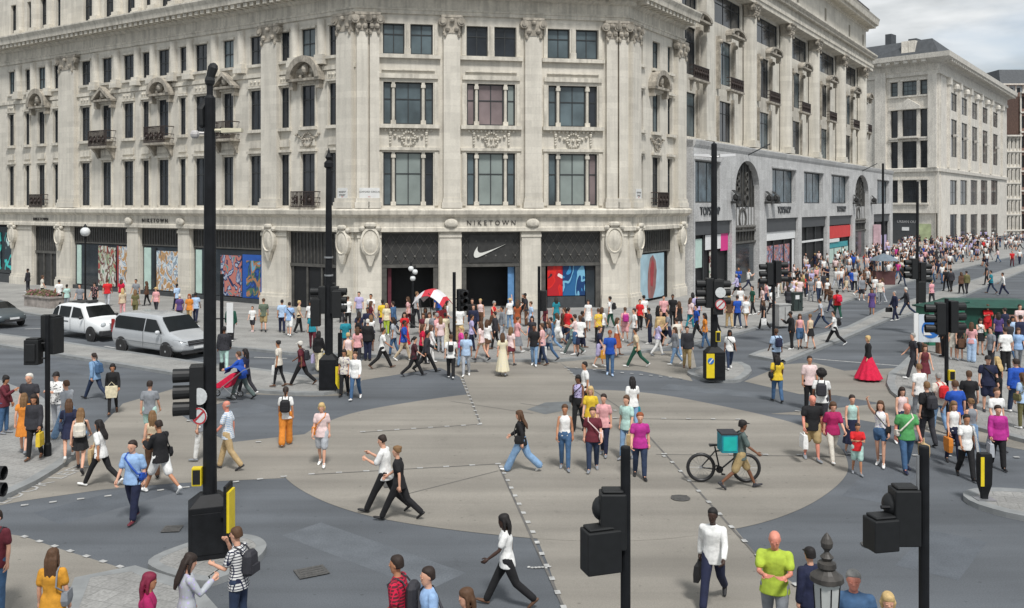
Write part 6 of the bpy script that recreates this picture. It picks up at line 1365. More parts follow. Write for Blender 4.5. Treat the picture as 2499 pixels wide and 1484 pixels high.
TABLE = '''
-8 1500 170 st m tee:maroon jeans:denim short:h_dark l bl b:shoulder:charcoal:R
128 H1345 10 st f tee:mustard jeans:darkdenim long:h_brown l bl b:shoulder:grey:R
358 H1393 -75 w1 f tee:raspberry jeans:black long:h_magenta t bl
455 H1358 -60 ph f long:print/palegrey/lilac jeans:darkdenim flow:h_dark l bl
582 H1288 75 hm m tee:plaid/white/navy jeans:darkdenim short:h_brown l ni b:backpack:charcoal
325 1272 168 n1 m shirt:skyblue trousers:navy short:h_dark l lc s:maroon b:strap:blue:L w:1.1
392 1203 60 wp m jacket:black shorts:white short:h_dark t lc s:white b:shoulder:black:R
246 1185 80 w3 f shirt:white jeans:black flow:h_black t lc s:white b:tote:tan:F
196 1150 20 w3 f tank:black skirt:black flow:h_lbrown l lc s:charcoal b:backpack:offwhite
168 1120 25 w4 f tee:navy skirt:navy long:h_brown l lc s:white b:shoulder:darkdenim:L
165 1072 75 w3 m long:palegrey wide:lightdenim short:h_brown l lc
139 1052 170 cf m jacket:print/white/charcoal jeans:palegrey cap:h_black l lp
84 1120 185 n2 f jacket:charcoal jeans:black long:h_dark t lp b:carrier:yellow:L
72 1062 175 st m tee:charcoal jeans:charcoal short:h_white l lp w:1.15
58 1108 20 w1 f dress:orange leggings:tan long:h_lbrown l lp
10 1058 -85 ph f long:maroon jeans:denim bob:h_black t lp
232 974 70 w3 f jacket:lightdenim jeans:darkdenim pony:h_dark l lc b:backpack:denim
275 1010 -160 w2 f long:black leggings:black bob:h_black t lc b:tote:cream:F
365 1078 5 n1 m tee:grey shorts:mint short:h_dark l lc
372 1165 30 n1 f tank:beige trousers:brown long:h_lbrown l lc
697 1087 10 n2 f tee:white wide:orange pony:h_dark t cc s:white b:backpack:black
785 1137 178 n1 f tee:palepink shorts:palegrey bob:h_blond l cc s:white b:shoulder:orange:R
940 1250 82 wp m shirt:white trousers:black short:h_dark l cc s:black
974 1268 80 w3 f tee:black trousers:black bun:h_lbrown l cc s:black
556 1145 85 w2 m tee:plaid/paleblue/white trousers:tan bald:h_grey r ni s:charcoal
493 1125 80 n1 m tee:grey jeans:white short:h_dark l ni
1237 H1243 84 w4 f tee:white trousers:black long:h_black d bt s:brown
972 H1357 75 n1 m shirt:plaid/maroon/crimson jeans:darkdenim short:h_dark t bt b:backpack:charcoal
1046 H1385 110 st m tee:skyblue jeans:navy short:h_dark l bt b:strap:charcoal:L
1140 H1437 100 st f tee:brown jeans:darkdenim long:h_brown l bt
1740 1475 158 w4 m long:white trousers:navy short:h_black d bt s:black b:case:black:R
1890 H1293 160 cg m tee:lime jeans:grey bald:h_grey r br w:1.12
1978 H1338 15 n1 m jacket:navy shorts:navy cap:h_black l br h:1.6
2082 H1393 165 st m tee:denim jeans:navy short:h_grey r br w:1.15
2166 H1447 170 st f tee:offwhite jeans:navy bob:h_blond l br
1272 1150 80 w3 f long:black wide:lightdenim flow:h_brown l cc s:white b:shoulder:black:L
1378 1146 178 n1 f tank:white jeans:denim pony:h_brown t cc s:grey
1446 1149 176 n2 f tee:maroon jeans:darkdenim bun:h_brown l cc s:grey b:shoulder:palepink:L w:1.12
1561 1166 180 n1 f tee:magenta jeans:darkdenim bun:h_ginger l cc s:black w:1.15
1473 1112 165 n1 f tee:pink jeans:navy pony:h_dark l cc
1428 1012 100 n1 m tee:white jeans:black short:h_black t cc
1411 1052 150 n2 f tank:print/lilac/purple trousers:black bob:h_black b cc b:shoulder:black:R
1441 1084 170 n1 f tee:yellow jeans:white long:h_blond l cc
1543 1055 10 n1 f tee:white jeans:lightdenim long:h_black t cc b:carrier:white:L b:carrier:teal:R
1529 1120 150 n2 f tee:mint jeans:lightdenim pony:h_brown l cc b:tote:tan:L
1806 1192 -88 w3 m shirt:greygreen shorts:khaki cap:h_black b cc s:charcoal b:box:teal
1981 1123 180 n1 m tee:black shorts:khaki bald:h_grey r cr s:grey w:1.18 b:carrier:white:R
2031 1126 178 w2 f shirt:raspberry jeans:offwhite bob:h_brown l cr s:white w:1.1
2078 1112 182 n1 f tank:mint midi:navy bun:h_dark l cr
2091 1158 175 cg k tee:red shorts:mint short:h_dark t cr h:1.3
2148 1138 150 up f tank:print/white/lilac hotpants:denim flow:h_brown l cr s:white b:shoulder:black:L
2211 1150 178 n2 m tee:green jeans:denim bald:h_grey r cr s:navy b:strap:offwhite:R b:tote:tan:L w:1.15
2200 1085 178 n1 f tank:palepink jeans:darkdenim long:h_dark l cr
2262 1088 15 n1 m shirt:black trousers:charcoal short:h_lbrown l cr b:backpack:charcoal
2357 1168 174 w1 f tee:white trousers:black pony:h_black t cr s:black b:scarf:black:L
2434 1144 172 n1 f jacket:magenta trousers:black pony:h_dark l cr s:black b:carrier:palegrey:R w:1.1
2326 1130 176 n1 f tank:white jeans:navy long:h_lbrown l cr b:tote:orange:R
2291 1055 8 n1 m tee:offwhite jeans:lightdenim short:h_grey l rp b:backpack:red
2331 1082 12 n2 m tee:blue trousers:navy short:h_brown l rp w:1.12
2364 1052 -20 st m tee:black shorts:charcoal short:h_brown l rp
2410 1004 165 st m tee:navy shorts:navy cap:h_black l rp b:strap:black:L w:1.1
2433 992 15 st f tank:black jeans:black flow:h_blond l rp
2453 906 10 st m shirt:white trousers:black short:h_dark l rp w:1.15
2480 1008 5 n1 m long:blue jeans:darkdenim short:h_dark l rp w:1.25
2370 1122 8 n1 f tank:grey jeans:lightdenim bun:h_lbrown l rp
2430 1100 190 n1 m tee:white jeans:palegrey short:h_brown l rp
2495 1046 20 st f tee:paleblue jeans:olive long:h_brown l rp b:shoulder:olive:L
2229 924 85 w1 m tee:charcoal trousers:charcoal short:h_grey l rr s:white b:backpack:black
2256 955 175 n2 f tank:print/maroon/brown skirt:maroon long:h_brown l rp
2243 1028 15 n1 m tee:white jeans:grey short:h_lbrown l rp
2118 928 78 st f long:black gown:crimson bob:h_blond l rr h:1.72
2004 1050 -20 n1 m tee:white trousers:charcoal afro:h_black b rr b:backpack:charcoal
1975 1000 178 st m shirt:palepink trousers:black short:h_dark t rr
1896 981 5 n1 f tee:yellow jeans:denim long:h_black b rr b:shoulder:black:L w:1.12
1894 908 10 n2 m shirt:paleblue trousers:charcoal short:h_brown b rr b:backpack:navy
1931 853 90 ph m jacket:black trousers:black short:h_black b rm s:white
1951 851 175 n2 f tank:pink shorts:denim long:h_brown l rm b:carrier:white:L
1977 852 20 n1 f tank:beige skirt:black bun:h_lbrown l rm
2036 842 70 w4 m tee:white trousers:black short:h_dark l rm b:backpack:black
2003 802 60 w3 m tee:palegrey jeans:darkdenim short:h_black t rm
2043 778 5 n1 m tee:red jeans:darkgreen short:h_black b ar w:1.15 b:backpack:crimson
2127 771 160 w1 f dress:purple leggings:tan long:h_brown t rr
2183 783 90 n1 m jacket:navy trousers:navy short:h_grey l rm b:case:black:R
2212 770 70 w3 m jacket:charcoal jeans:darkdenim short:h_white l rm
2273 743 10 n1 f tee:print/pink/magenta trousers:charcoal short:h_blond l rr
2308 711 5 n1 m jacket:black trousers:black cap:h_black l fs
2320 712 5 n2 m jacket:charcoal trousers:black cap:h_black l fs
2345 718 10 n1 f jacket:brown trousers:black long:h_brown l fs
2358 717 8 n2 m jacket:olive trousers:charcoal short:h_dark l fs
2407 696 60 n1 m jacket:charcoal jeans:black short:h_black l fs
2447 721 70 w1 m long:white trousers:navy short:h_dark t fs
2418 716 70 w2 m tee:teal jeans:darkdenim short:h_black l fs
2469 651 175 n1 m tee:red trousers:maroon short:h_dark l fs
2487 645 170 n2 f tee:white trousers:navy short:h_dark l fs
2401 650 90 w2 m tee:charcoal shorts:charcoal short:h_dark l fs
2409 620 10 n1 m tee:white trousers:navy short:h_dark l fs
2342 880 185 st f dress:black leggings:beige hat:h_brown l kk b:tote:brown:F
2326 877 165 st f dress:offwhite leggings:beige long:h_dark l kk
2370 884 -30 st f tee:pink wide:paleblue long:h_brown l kk s:white
2391 866 175 ph f tank:white skirt:black long:h_dark l kk b:shoulder:darkgreen:L
2409 826 175 cf m tee:red shorts:red short:h_brown l kk h:1.7
2362 822 170 n1 m tee:print/white/black shorts:charcoal short:h_grey l kk
2378 818 -10 st f tee:cream jeans:brown bob:h_blond l kk
2300 870 80 st m jacket:black trousers:black short:h_black b kk
2436 850 -20 n1 f tee:purple jeans:navy long:h_dark l kk
2452 840 30 n2 m tee:navy jeans:darkdenim short:h_dark l kk
2470 858 175 n1 f tee:paleblue jeans:denim long:h_black t kk
2490 868 10 n1 m jacket:navy jeans:navy short:h_dark l kk
2440 822 175 st f tee:maroon jeans:black short:h_brown l kk
2487 832 185 n1 m tee:palepink jeans:black short:h_dark l kk
2462 878 15 n1 m tee:charcoal jeans:denim short:h_black b kk
2484 900 165 n2 f tee:skyblue jeans:grey long:h_brown l kk
2418 905 100 st m tee:grey jeans:charcoal short:h_dark l rp
834 787 178 cf f tee:print/palegrey/charcoal trousers:charcoal afro:h_black b co
849 797 20 n1 f tee:white trousers:black bun:h_brown l co
876 789 175 n1 m tee:lilac jeans:grey short:h_dark l co
905 797 170 n2 m tee:white jeans:grey short:h_dark t co
904 814 -60 n1 f tee:maroon jeans:darkdenim long:h_brown l co
933 812 5 n1 m tee:yellow shorts:purple short:h_black b co
943 818 175 st f tee:cream jeans:lime long:h_blond l co
960 816 70 w1 m jacket:denim jeans:darkdenim short:h_dark l pc
996 800 80 n1 f tee:stripe/red/white jeans:maroon long:h_brown l pc
987 850 178 n1 f maxi:red leggings:red long:h_dark l pc
1033 850 175 n2 f dress:maroon leggings:tan long:h_brown l pc
1009 918 -78 w3 f shirt:plaid/maroon/black trousers:black pony:h_black l fe
1040 908 -75 w4 m jacket:charcoal trousers:black short:h_black t fe
1051 886 -70 n1 f long:white jeans:white long:h_brown l fe s:white
1048 852 175 n1 f tee:offwhite jeans:charcoal long:h_brown l pc
1060 856 10 n2 m tee:grey jeans:darkgreen short:h_dark l pc
1086 852 12 n1 f maxi:cream leggings:beige short:h_black b cd
1075 860 10 n1 f tee:stripe/pink/white jeans:palegrey long:h_lbrown l cd
1121 835 15 n1 m tee:white trousers:tan short:h_white l cd
1100 924 5 n1 m tee:white trousers:black short:h_brown l fe s:white b:sling:black
1137 918 175 n2 m tee:paleblue jeans:palegrey short:h_dark b fe s:white
897 880 5 st m jacket:black trousers:navy short:h_white l co
932 899 -78 w3 m tee:white trousers:black short:h_black t co b:shoulder:black:L
843 870 15 n1 m tee:teal jeans:grey short:h_black b co
872 892 5 n1 f tee:pink jeans:charcoal long:h_brown l co
840 966 175 n2 f tee:print/offwhite/purple trousers:black bob:h_dark t co
867 975 172 w2 f long:white jeans:denim pony:h_brown l co s:white
876 846 20 n1 f tee:navy jeans:charcoal long:h_dark l co
897 838 175 n1 m tee:navy jeans:black short:h_black b co
873 868 -60 n1 m tee:black jeans:charcoal short:h_black b co
849 915 15 n1 f tank:palepink jeans:tan short:h_blond l co
1152 812 175 n1 m jacket:black jeans:charcoal short:h_dark l cd
1172 808 170 n1 f tank:palepink trousers:brown bun:h_blond l cd
1155 830 178 n2 m jacket:navy trousers:navy short:h_dark l cd
1174 880 60 w1 f tee:palepink hotpants:beige long:h_brown l cd
1188 872 -20 n1 f tee:white skirt:brown long:h_brown l cd
1226 834 100 n1 m jacket:grey jeans:palegrey short:h_black t cd
1208 852 90 n1 m jacket:charcoal jeans:black short:h_dark l cd
1226 917 10 n1 f maxi:print/cream/offwhite leggings:beige long:h_brown l fe
1246 893 -30 n2 f tee:palepink skirt:maroon long:h_lbrown l fe
1262 862 -70 w1 f tee:pink midi:grey bun:h_brown l cd
1244 803 20 up f tee:white jeans:lightdenim hat:h_blond l cd
1283 796 90 ph m tee:charcoal jeans:brown short:h_black b cd
1296 816 100 n1 f tee:paleblue jeans:blue short:h_brown l cd
1262 814 5 n1 f dress:rust leggings:brown long:h_brown b cd
1298 858 170 n1 f dress:charcoal leggings:charcoal long:h_dark l cw
1303 893 175 n1 m tee:black jeans:lightdenim short:h_black b fe
1323 891 80 n2 m tee:stripe/red/white jeans:darkdenim short:h_brown l fe b:carrier:white:R
1346 857 80 w3 f jacket:denim jeans:lightdenim short:h_dark l cw
1331 824 100 n1 m tee:maroon jeans:charcoal short:h_dark l cw
1357 802 10 n1 f tee:teal jeans:teal long:h_dark l cw
1378 832 175 n2 f tee:maroon jeans:navy long:h_black b cw
1398 865 75 w3 m shirt:mint trousers:greygreen short:h_black t cw b:backpack:charcoal
1435 806 175 n1 f dress:white leggings:beige bob:h_dark l cw
1460 838 10 n1 f tee:print/yellow/pink jeans:black short:h_brown l cw
1462 896 -100 n1 m tee:navy shorts:lilac short:h_brown l fe b:carrier:yellow:L b:carrier:mustard:R
1488 916 176 n1 m tee:blue jeans:denim cap:h_ginger l fe s:paleblue
1489 801 60 n1 m tee:white jeans:darkgreen short:h_black t cw b:backpack:black
1468 832 -30 n1 f tee:white jeans:charcoal long:h_brown l cw
1525 834 5 n1 f tee:pink shorts:pink short:h_brown l po b:backpack:magenta
1561 806 175 n2 f tee:red trousers:black short:h_black l po
1571 800 10 n1 m tee:white jeans:black cap:h_black l po
1585 839 80 ph m tee:charcoal trousers:navy short:h_black t po s:white
1553 896 70 w3 m shirt:beige trousers:darkgreen short:h_dark t fe s:white
1548 842 100 n1 m tee:white jeans:grey short:h_dark l po
1619 800 175 n1 m tee:pink shorts:black short:h_black l po
1641 797 170 n2 m tee:black trousers:black short:h_black b po
1657 812 10 n1 f tank:black skirt:black long:h_brown l po
1690 786 5 n1 f tee:white jeans:darkdenim long:h_black t ar
1700 794 175 n1 m tee:lilac jeans:black short:h_dark l ar
1684 802 -60 n2 f tee:palepink jeans:teal long:h_brown l ar
1700 828 100 w1 m tee:blue trousers:black short:h_dark l is
1651 872 15 n1 m tee:offwhite jeans:lightdenim short:h_dark l is
1648 890 100 w1 f jacket:grey jeans:lightdenim long:h_brown l is
1676 899 175 n1 m jacket:charcoal trousers:khaki short:h_dark l is
1780 901 172 w2 f tee:white jeans:darkdenim long:h_black b is s:white b:shoulder:black:L
1779 801 5 n1 m tee:brown trousers:tan cap:h_blond l ar
1799 801 10 n1 m tee:blue jeans:darkdenim short:h_dark l ar
1806 765 175 n1 f tee:white jeans:palegrey long:h_dark l ar
1820 800 15 n2 f tee:white hotpants:tan short:h_brown l ar
1836 769 100 n1 m tee:darkgreen jeans:black short:h_dark l ar
1857 732 5 n1 m tee:charcoal jeans:black short:h_black b ar
1860 762 80 n1 f tee:palepink trousers:charcoal long:h_dark l ar
1863 805 70 w1 f tee:black trousers:black long:h_brown l ar b:carrier:white:L
1916 708 175 n1 m jacket:navy jeans:charcoal short:h_dark l ar
1937 737 5 n1 m tee:palepink jeans:navy short:h_black t ar
1955 732 10 n2 m tee:olive jeans:grey short:h_brown l ar
1960 722 60 n1 m tee:blue jeans:darkdenim short:h_dark l ar
1978 735 175 n1 f tee:grey jeans:palegrey long:h_brown l ar
1997 738 178 n2 m tank:white jeans:darkdenim short:h_dark l ar
2011 722 5 n1 m jacket:charcoal jeans:black short:h_black b ar
1992 700 10 n1 f tee:pink jeans:tan long:h_blond l ar
2052 706 175 n1 f tee:white jeans:darkdenim long:h_brown l ar
2078 712 15 n2 m tee:blue jeans:navy short:h_dark l ar
2085 712 170 n1 m tee:palegrey jeans:black short:h_black b ar
2107 710 5 n1 f jacket:brown jeans:brown long:h_brown l ar
2117 708 100 w1 m tee:white trousers:black short:h_dark l ar
2135 728 175 n1 f tee:white jeans:palegrey long:h_dark l ar
2153 738 60 n1 f tee:palepink jeans:palegrey long:h_brown l ar
2146 742 175 n2 m tee:offwhite jeans:grey short:h_dark l ar
68 713 90 st m jacket:charcoal jeans:charcoal short:h_black b lw
103 729 -60 n1 f tee:offwhite jeans:black bob:h_brown l lw
144 750 5 n1 m tee:white trousers:black short:h_black t lw
163 756 20 n1 f tee:mint jeans:grey short:h_black b lw
195 762 175 n1 m tee:grey jeans:charcoal short:h_dark l lw
231 757 170 n1 m tee:print/black/pink jeans:black cap:h_black l lw
262 748 20 n1 m tee:red jeans:palegrey short:h_brown l lw w:1.1
296 742 5 n1 f tee:crimson jeans:grey long:h_brown l lw
332 747 170 n1 m tee:grey jeans:black short:h_black t lw
358 746 100 n1 f jacket:brown jeans:black long:h_brown b lw
330 777 10 n1 f tee:olive jeans:olive long:h_lbrown l lw
381 768 175 n1 f tee:pink jeans:charcoal hat:h_blond l lw
299 772 30 n1 f tee:beige jeans:pink long:h_blond l lw
432 758 60 w1 m shirt:paleblue jeans:navy short:h_black b lw
438 792 10 n1 f tee:purple jeans:charcoal short:h_white l lw
462 792 175 n1 f tee:orange jeans:tan long:h_ginger l lw
477 788 5 n1 m tee:paleblue jeans:navy short:h_black b lw
563 833 5 st m jacket:darkgreen trousers:black short:h_white l lw
616 810 175 n1 k tee:white shorts:charcoal short:h_brown l lw h:1.35 s:palepink
643 810 20 n1 m tee:sage shorts:khaki short:h_brown l lw
688 812 15 n1 m tee:paleblue trousers:navy short:h_black t co
706 821 5 n1 m tee:skyblue shorts:white short:h_dark l co b:strap:navy:R
729 812 -80 n1 f tee:beige trousers:black short:h_blond l co
757 812 175 n1 f tee:white jeans:charcoal long:h_black b co
762 852 10 n1 f tee:teal jeans:maroon long:h_brown l co
777 906 -10 n1 f jacket:black wide:cream long:h_black t co b:carrier:yellow:R b:carrier:lilac:L
680 944 80 n1 f tee:offwhite leggings:black bun:h_black t lm b:carrier:white:R
736 940 85 w3 m tee:maroon trousers:black cap:h_white b lm b:backpack:charcoal
547 906 15 n1 m jacket:print/charcoal/black jeans:mint short:h_black b lm
589 975 82 pu m long:blue trousers:greygreen short:h_brown l lm
600 965 75 w1 f tee:navy jeans:charcoal long:h_black l lm
1030 888 -75 n2 f tee:crimson trousers:black long:h_brown l fe
1150 858 -80 n1 f tee:lilac jeans:navy short:h_dark t cd
1340 880 95 w2 f tee:grey jeans:denim long:h_brown l fe
1420 850 -85 n1 m tee:charcoal jeans:navy short:h_black b cw
1505 868 -90 n1 f tank:white midi:rust long:h_brown l po
1605 868 -80 w1 f tee:lilac jeans:white long:h_blond l po
1630 846 90 w2 m tee:grey shorts:navy short:h_dark l po
1720 850 80 n1 f tee:orange jeans:denim long:h_black t is
1745 812 95 n2 m tee:palegrey jeans:black short:h_dark l ar
1125 895 100 n1 f tee:hotpink jeans:lightdenim pony:h_blond l fe
960 868 80 n1 f tee:palegrey jeans:denim long:h_dark t co
985 880 -95 w1 m shirt:blue jeans:beige short:h_black b fe
'''
rc = random.Random(11)
rows = [l.split() for l in TABLE.strip().splitlines()]
# the thick of the crowd further up the street
ctop = ['white']*9+['black']*6+['palepink']*4+['navy']*4+['grey']*3+['palegrey']*4+['charcoal']*4+['lilac']*2+['maroon','red','pink','skyblue','blue','olive','cream','beige','mint','brown','tan','hotpink','offwhite','offwhite']
cbot = ['black']*6+['navy']*4+['denim']*3+['charcoal']*4+['palegrey']*2+['beige','brown','darkdenim','darkdenim','white']
def density_rows(n, poly_fn, zone):
    k = 0; pts = [(float(r[0]), float(r[1])) for r in rows if not r[1].startswith('H')]
    while k < n:
        x, y = poly_fn()
        if any(abs(x-a) < 5 and abs(y-b) < 3 for a, b in pts): continue
        pts.append((x, y)); k += 1
        sex = rc.choice('mf'); bot = rc.choice(['jeans', 'jeans', 'trousers', 'shorts', 'skirt'] if sex == 'f' else ['jeans', 'trousers', 'shorts'])
        rows.append([f'{x:.0f}', f'{y:.1f}', str(rc.choice([0, 15, 165, 180, 200, 60, -60, 90, -90, 75, -75, 120, -120])), rc.choice(['n1', 'n2', 'w1', 'w2', 'w3', 'w4', 'wp', 'ph', 'cf'] if zone != 'fs' else ['n1', 'n2', 'w1', 'w2', 'st']), sex, rc.choice(['tee', 'tee', 'shirt', 'jacket', 'tank', 'long'])+':'+rc.choice(ctop+['print/white/navy', 'print/palepink/maroon', 'stripe/white/navy', 'plaid/paleblue/navy', 'print/black/grey']), bot+':'+rc.choice(cbot), ('long' if sex == 'f' else 'short')+':'+rc.choice(['h_black', 'h_dark', 'h_brown', 'h_brown', 'h_lbrown', 'h_blond', 'h_grey']), rc.choice('llltb'), zone])
def fn1():      # broad band outside and beyond the arcade
    x = rc.uniform(1960, 2330); y = rc.uniform(640, 700) - (x-2100)*.11+4
    return x, max(634, y)
def fn2(): x = rc.uniform(2140, 2440); return x, rc.uniform(608, 640)-(x-2140)*.03
def fn3(): x = rc.uniform(2190, 2300); return x, rc.uniform(640, 705)
density_rows(34, fn1, 'fs'); density_rows(16, fn2, 'fs'); density_rows(9, fn3, 'fs')
def fn4(): return rc.uniform(1790, 2110), rc.uniform(690, 770)-(0 if rc.random() < .5 else 20)
def fn5(): x = rc.uniform(830, 1650); return x, rc.uniform(775, 868)
density_rows(34, fn4, 'ar'); density_rows(16, fn5, 'cd')
print('rows', len(rows))
# ---- first pass: parse and collect shapes
recs = []
for r in rows:
    x = float(r[0]); ex = r[10:]; ht = {'f': 1.66, 'm': 1.76, 'k': 1.35}[r[4]]+rc.uniform(-.05, .05); wd = 1.0; bags = []; shoe = rc.choice(['black', 'charcoal', 'white', 'grey', 'brown'])
    for e in ex:
        if e[:2] == 'h:': ht = float(e[2:])
        elif e[:2] == 'w:': wd = float(e[2:])
        elif e[:2] == 'b:': bags.append(e[2:].split(':'))
        elif e[:2] == 's:': shoe = e[2:]
    if r[1][0] == 'H': k = ht/HC; yh = float(r[1][1:]); y = (yh-HY*k)/(1-k)
    else: y = float(r[1])
    tk, tcol = r[5].split(':'); bk, bcol = r[6].split(':'); hk, hcol = r[7].split(':')
    lod = 2 if y < 712 else (0 if y > 960 else 1)
    recs.append(dict(x=x, y=y, yaw=float(r[2]), pose=r[3], sex=r[4], top=tk, tc=tcol, bot=bk, bc=bcol, hair=hk, hc=hcol, skin=r[8], zone=r[9], ht=ht, wd=wd, bags=bags, shoe=shoe, lod=lod))
for q in recs:
    if q['lod'] == 2: continue
    n = q['lod'] == 0; p, s = q['pose'], q['sex']; J = skel(p, s)
    q['kb'] = ('body', n, p, s); q['kt'] = ('top', n, p, s, q['top']); q['ko'] = ('bottom', n, p, s, q['bot']); q['ks'] = ('shoe', n, p); q['kh'] = ('hair', n, p, s, q['hair'])
    want(q['kb'], lambda J=J, s=s, n=n: mk_body(J, s, n)); want(q['kt'], lambda J=J, s=s, k=q['top']: mk_top(J, s, k)); want(q['ko'], lambda J=J, s=s, k=q['bot']: mk_bot(J, s, k))
    [want(q['ks']+(t,), lambda J=J, t=t: mk_shoes(J, t)) for t in 'LR']; want(q['kh'], lambda J=J, s=s, k=q['hair']: mk_hair(J, s, k))
    if n: EXTRA[q['kb']] = lambda J=J, s=s: hands_face(J, s)
RES = realise(); print('shapes', len(RES))
for k, me in RES.items():
    me.materials.clear()
    for i in range(3 if k[0] == 'body' else 1): me.materials.append(M_eye if i == 1 else M_lips if i == 2 else None)
def inst(name, me, m, parent=None):
    o = bpy.data.objects.new(name, me); C.objects.link(o)
    o.material_slots[0].link = 'OBJECT'; o.material_slots[0].material = m
    if parent: o.parent = parent
    return o
FAR = {}
BOTN = {'jeans': 'jeans', 'trousers': 'trousers', 'wide': 'wide trousers', 'leggings': 'leggings', 'shorts': 'shorts', 'hotpants': 'short shorts', 'skirt': 'skirt', 'midi': 'full skirt', 'gown': 'floor length gown skirt'}
BAGN = {'backpack': 'backpack', 'carrier': 'carrier bag', 'tote': 'tote bag', 'shoulder': 'shoulder bag', 'case': 'briefcase', 'box': 'delivery box rucksack', 'strap': 'crossbody strap bag', 'sling': 'sling bag', 'scarf': 'zebra striped scarf'}
def desc(q):
    if q['top'] in ('dress', 'maxi'): return f"{cname(q['tc'])} {TOPN[q['top']]}"
    return f"{cname(q['tc'])} {TOPN[q['top']]} and {cname(q['bc'])} {BOTN[q['bot']]}"
def base_label(q): 
    h = HN.get(q['hair'])
    return f"person in {desc(q)}{' with '+h if h and q['lod'] < 2 else ''} {ZONES[q['zone']]}"
def height_z(x, y):   # standing on a pavement or on the road
    return 0.0
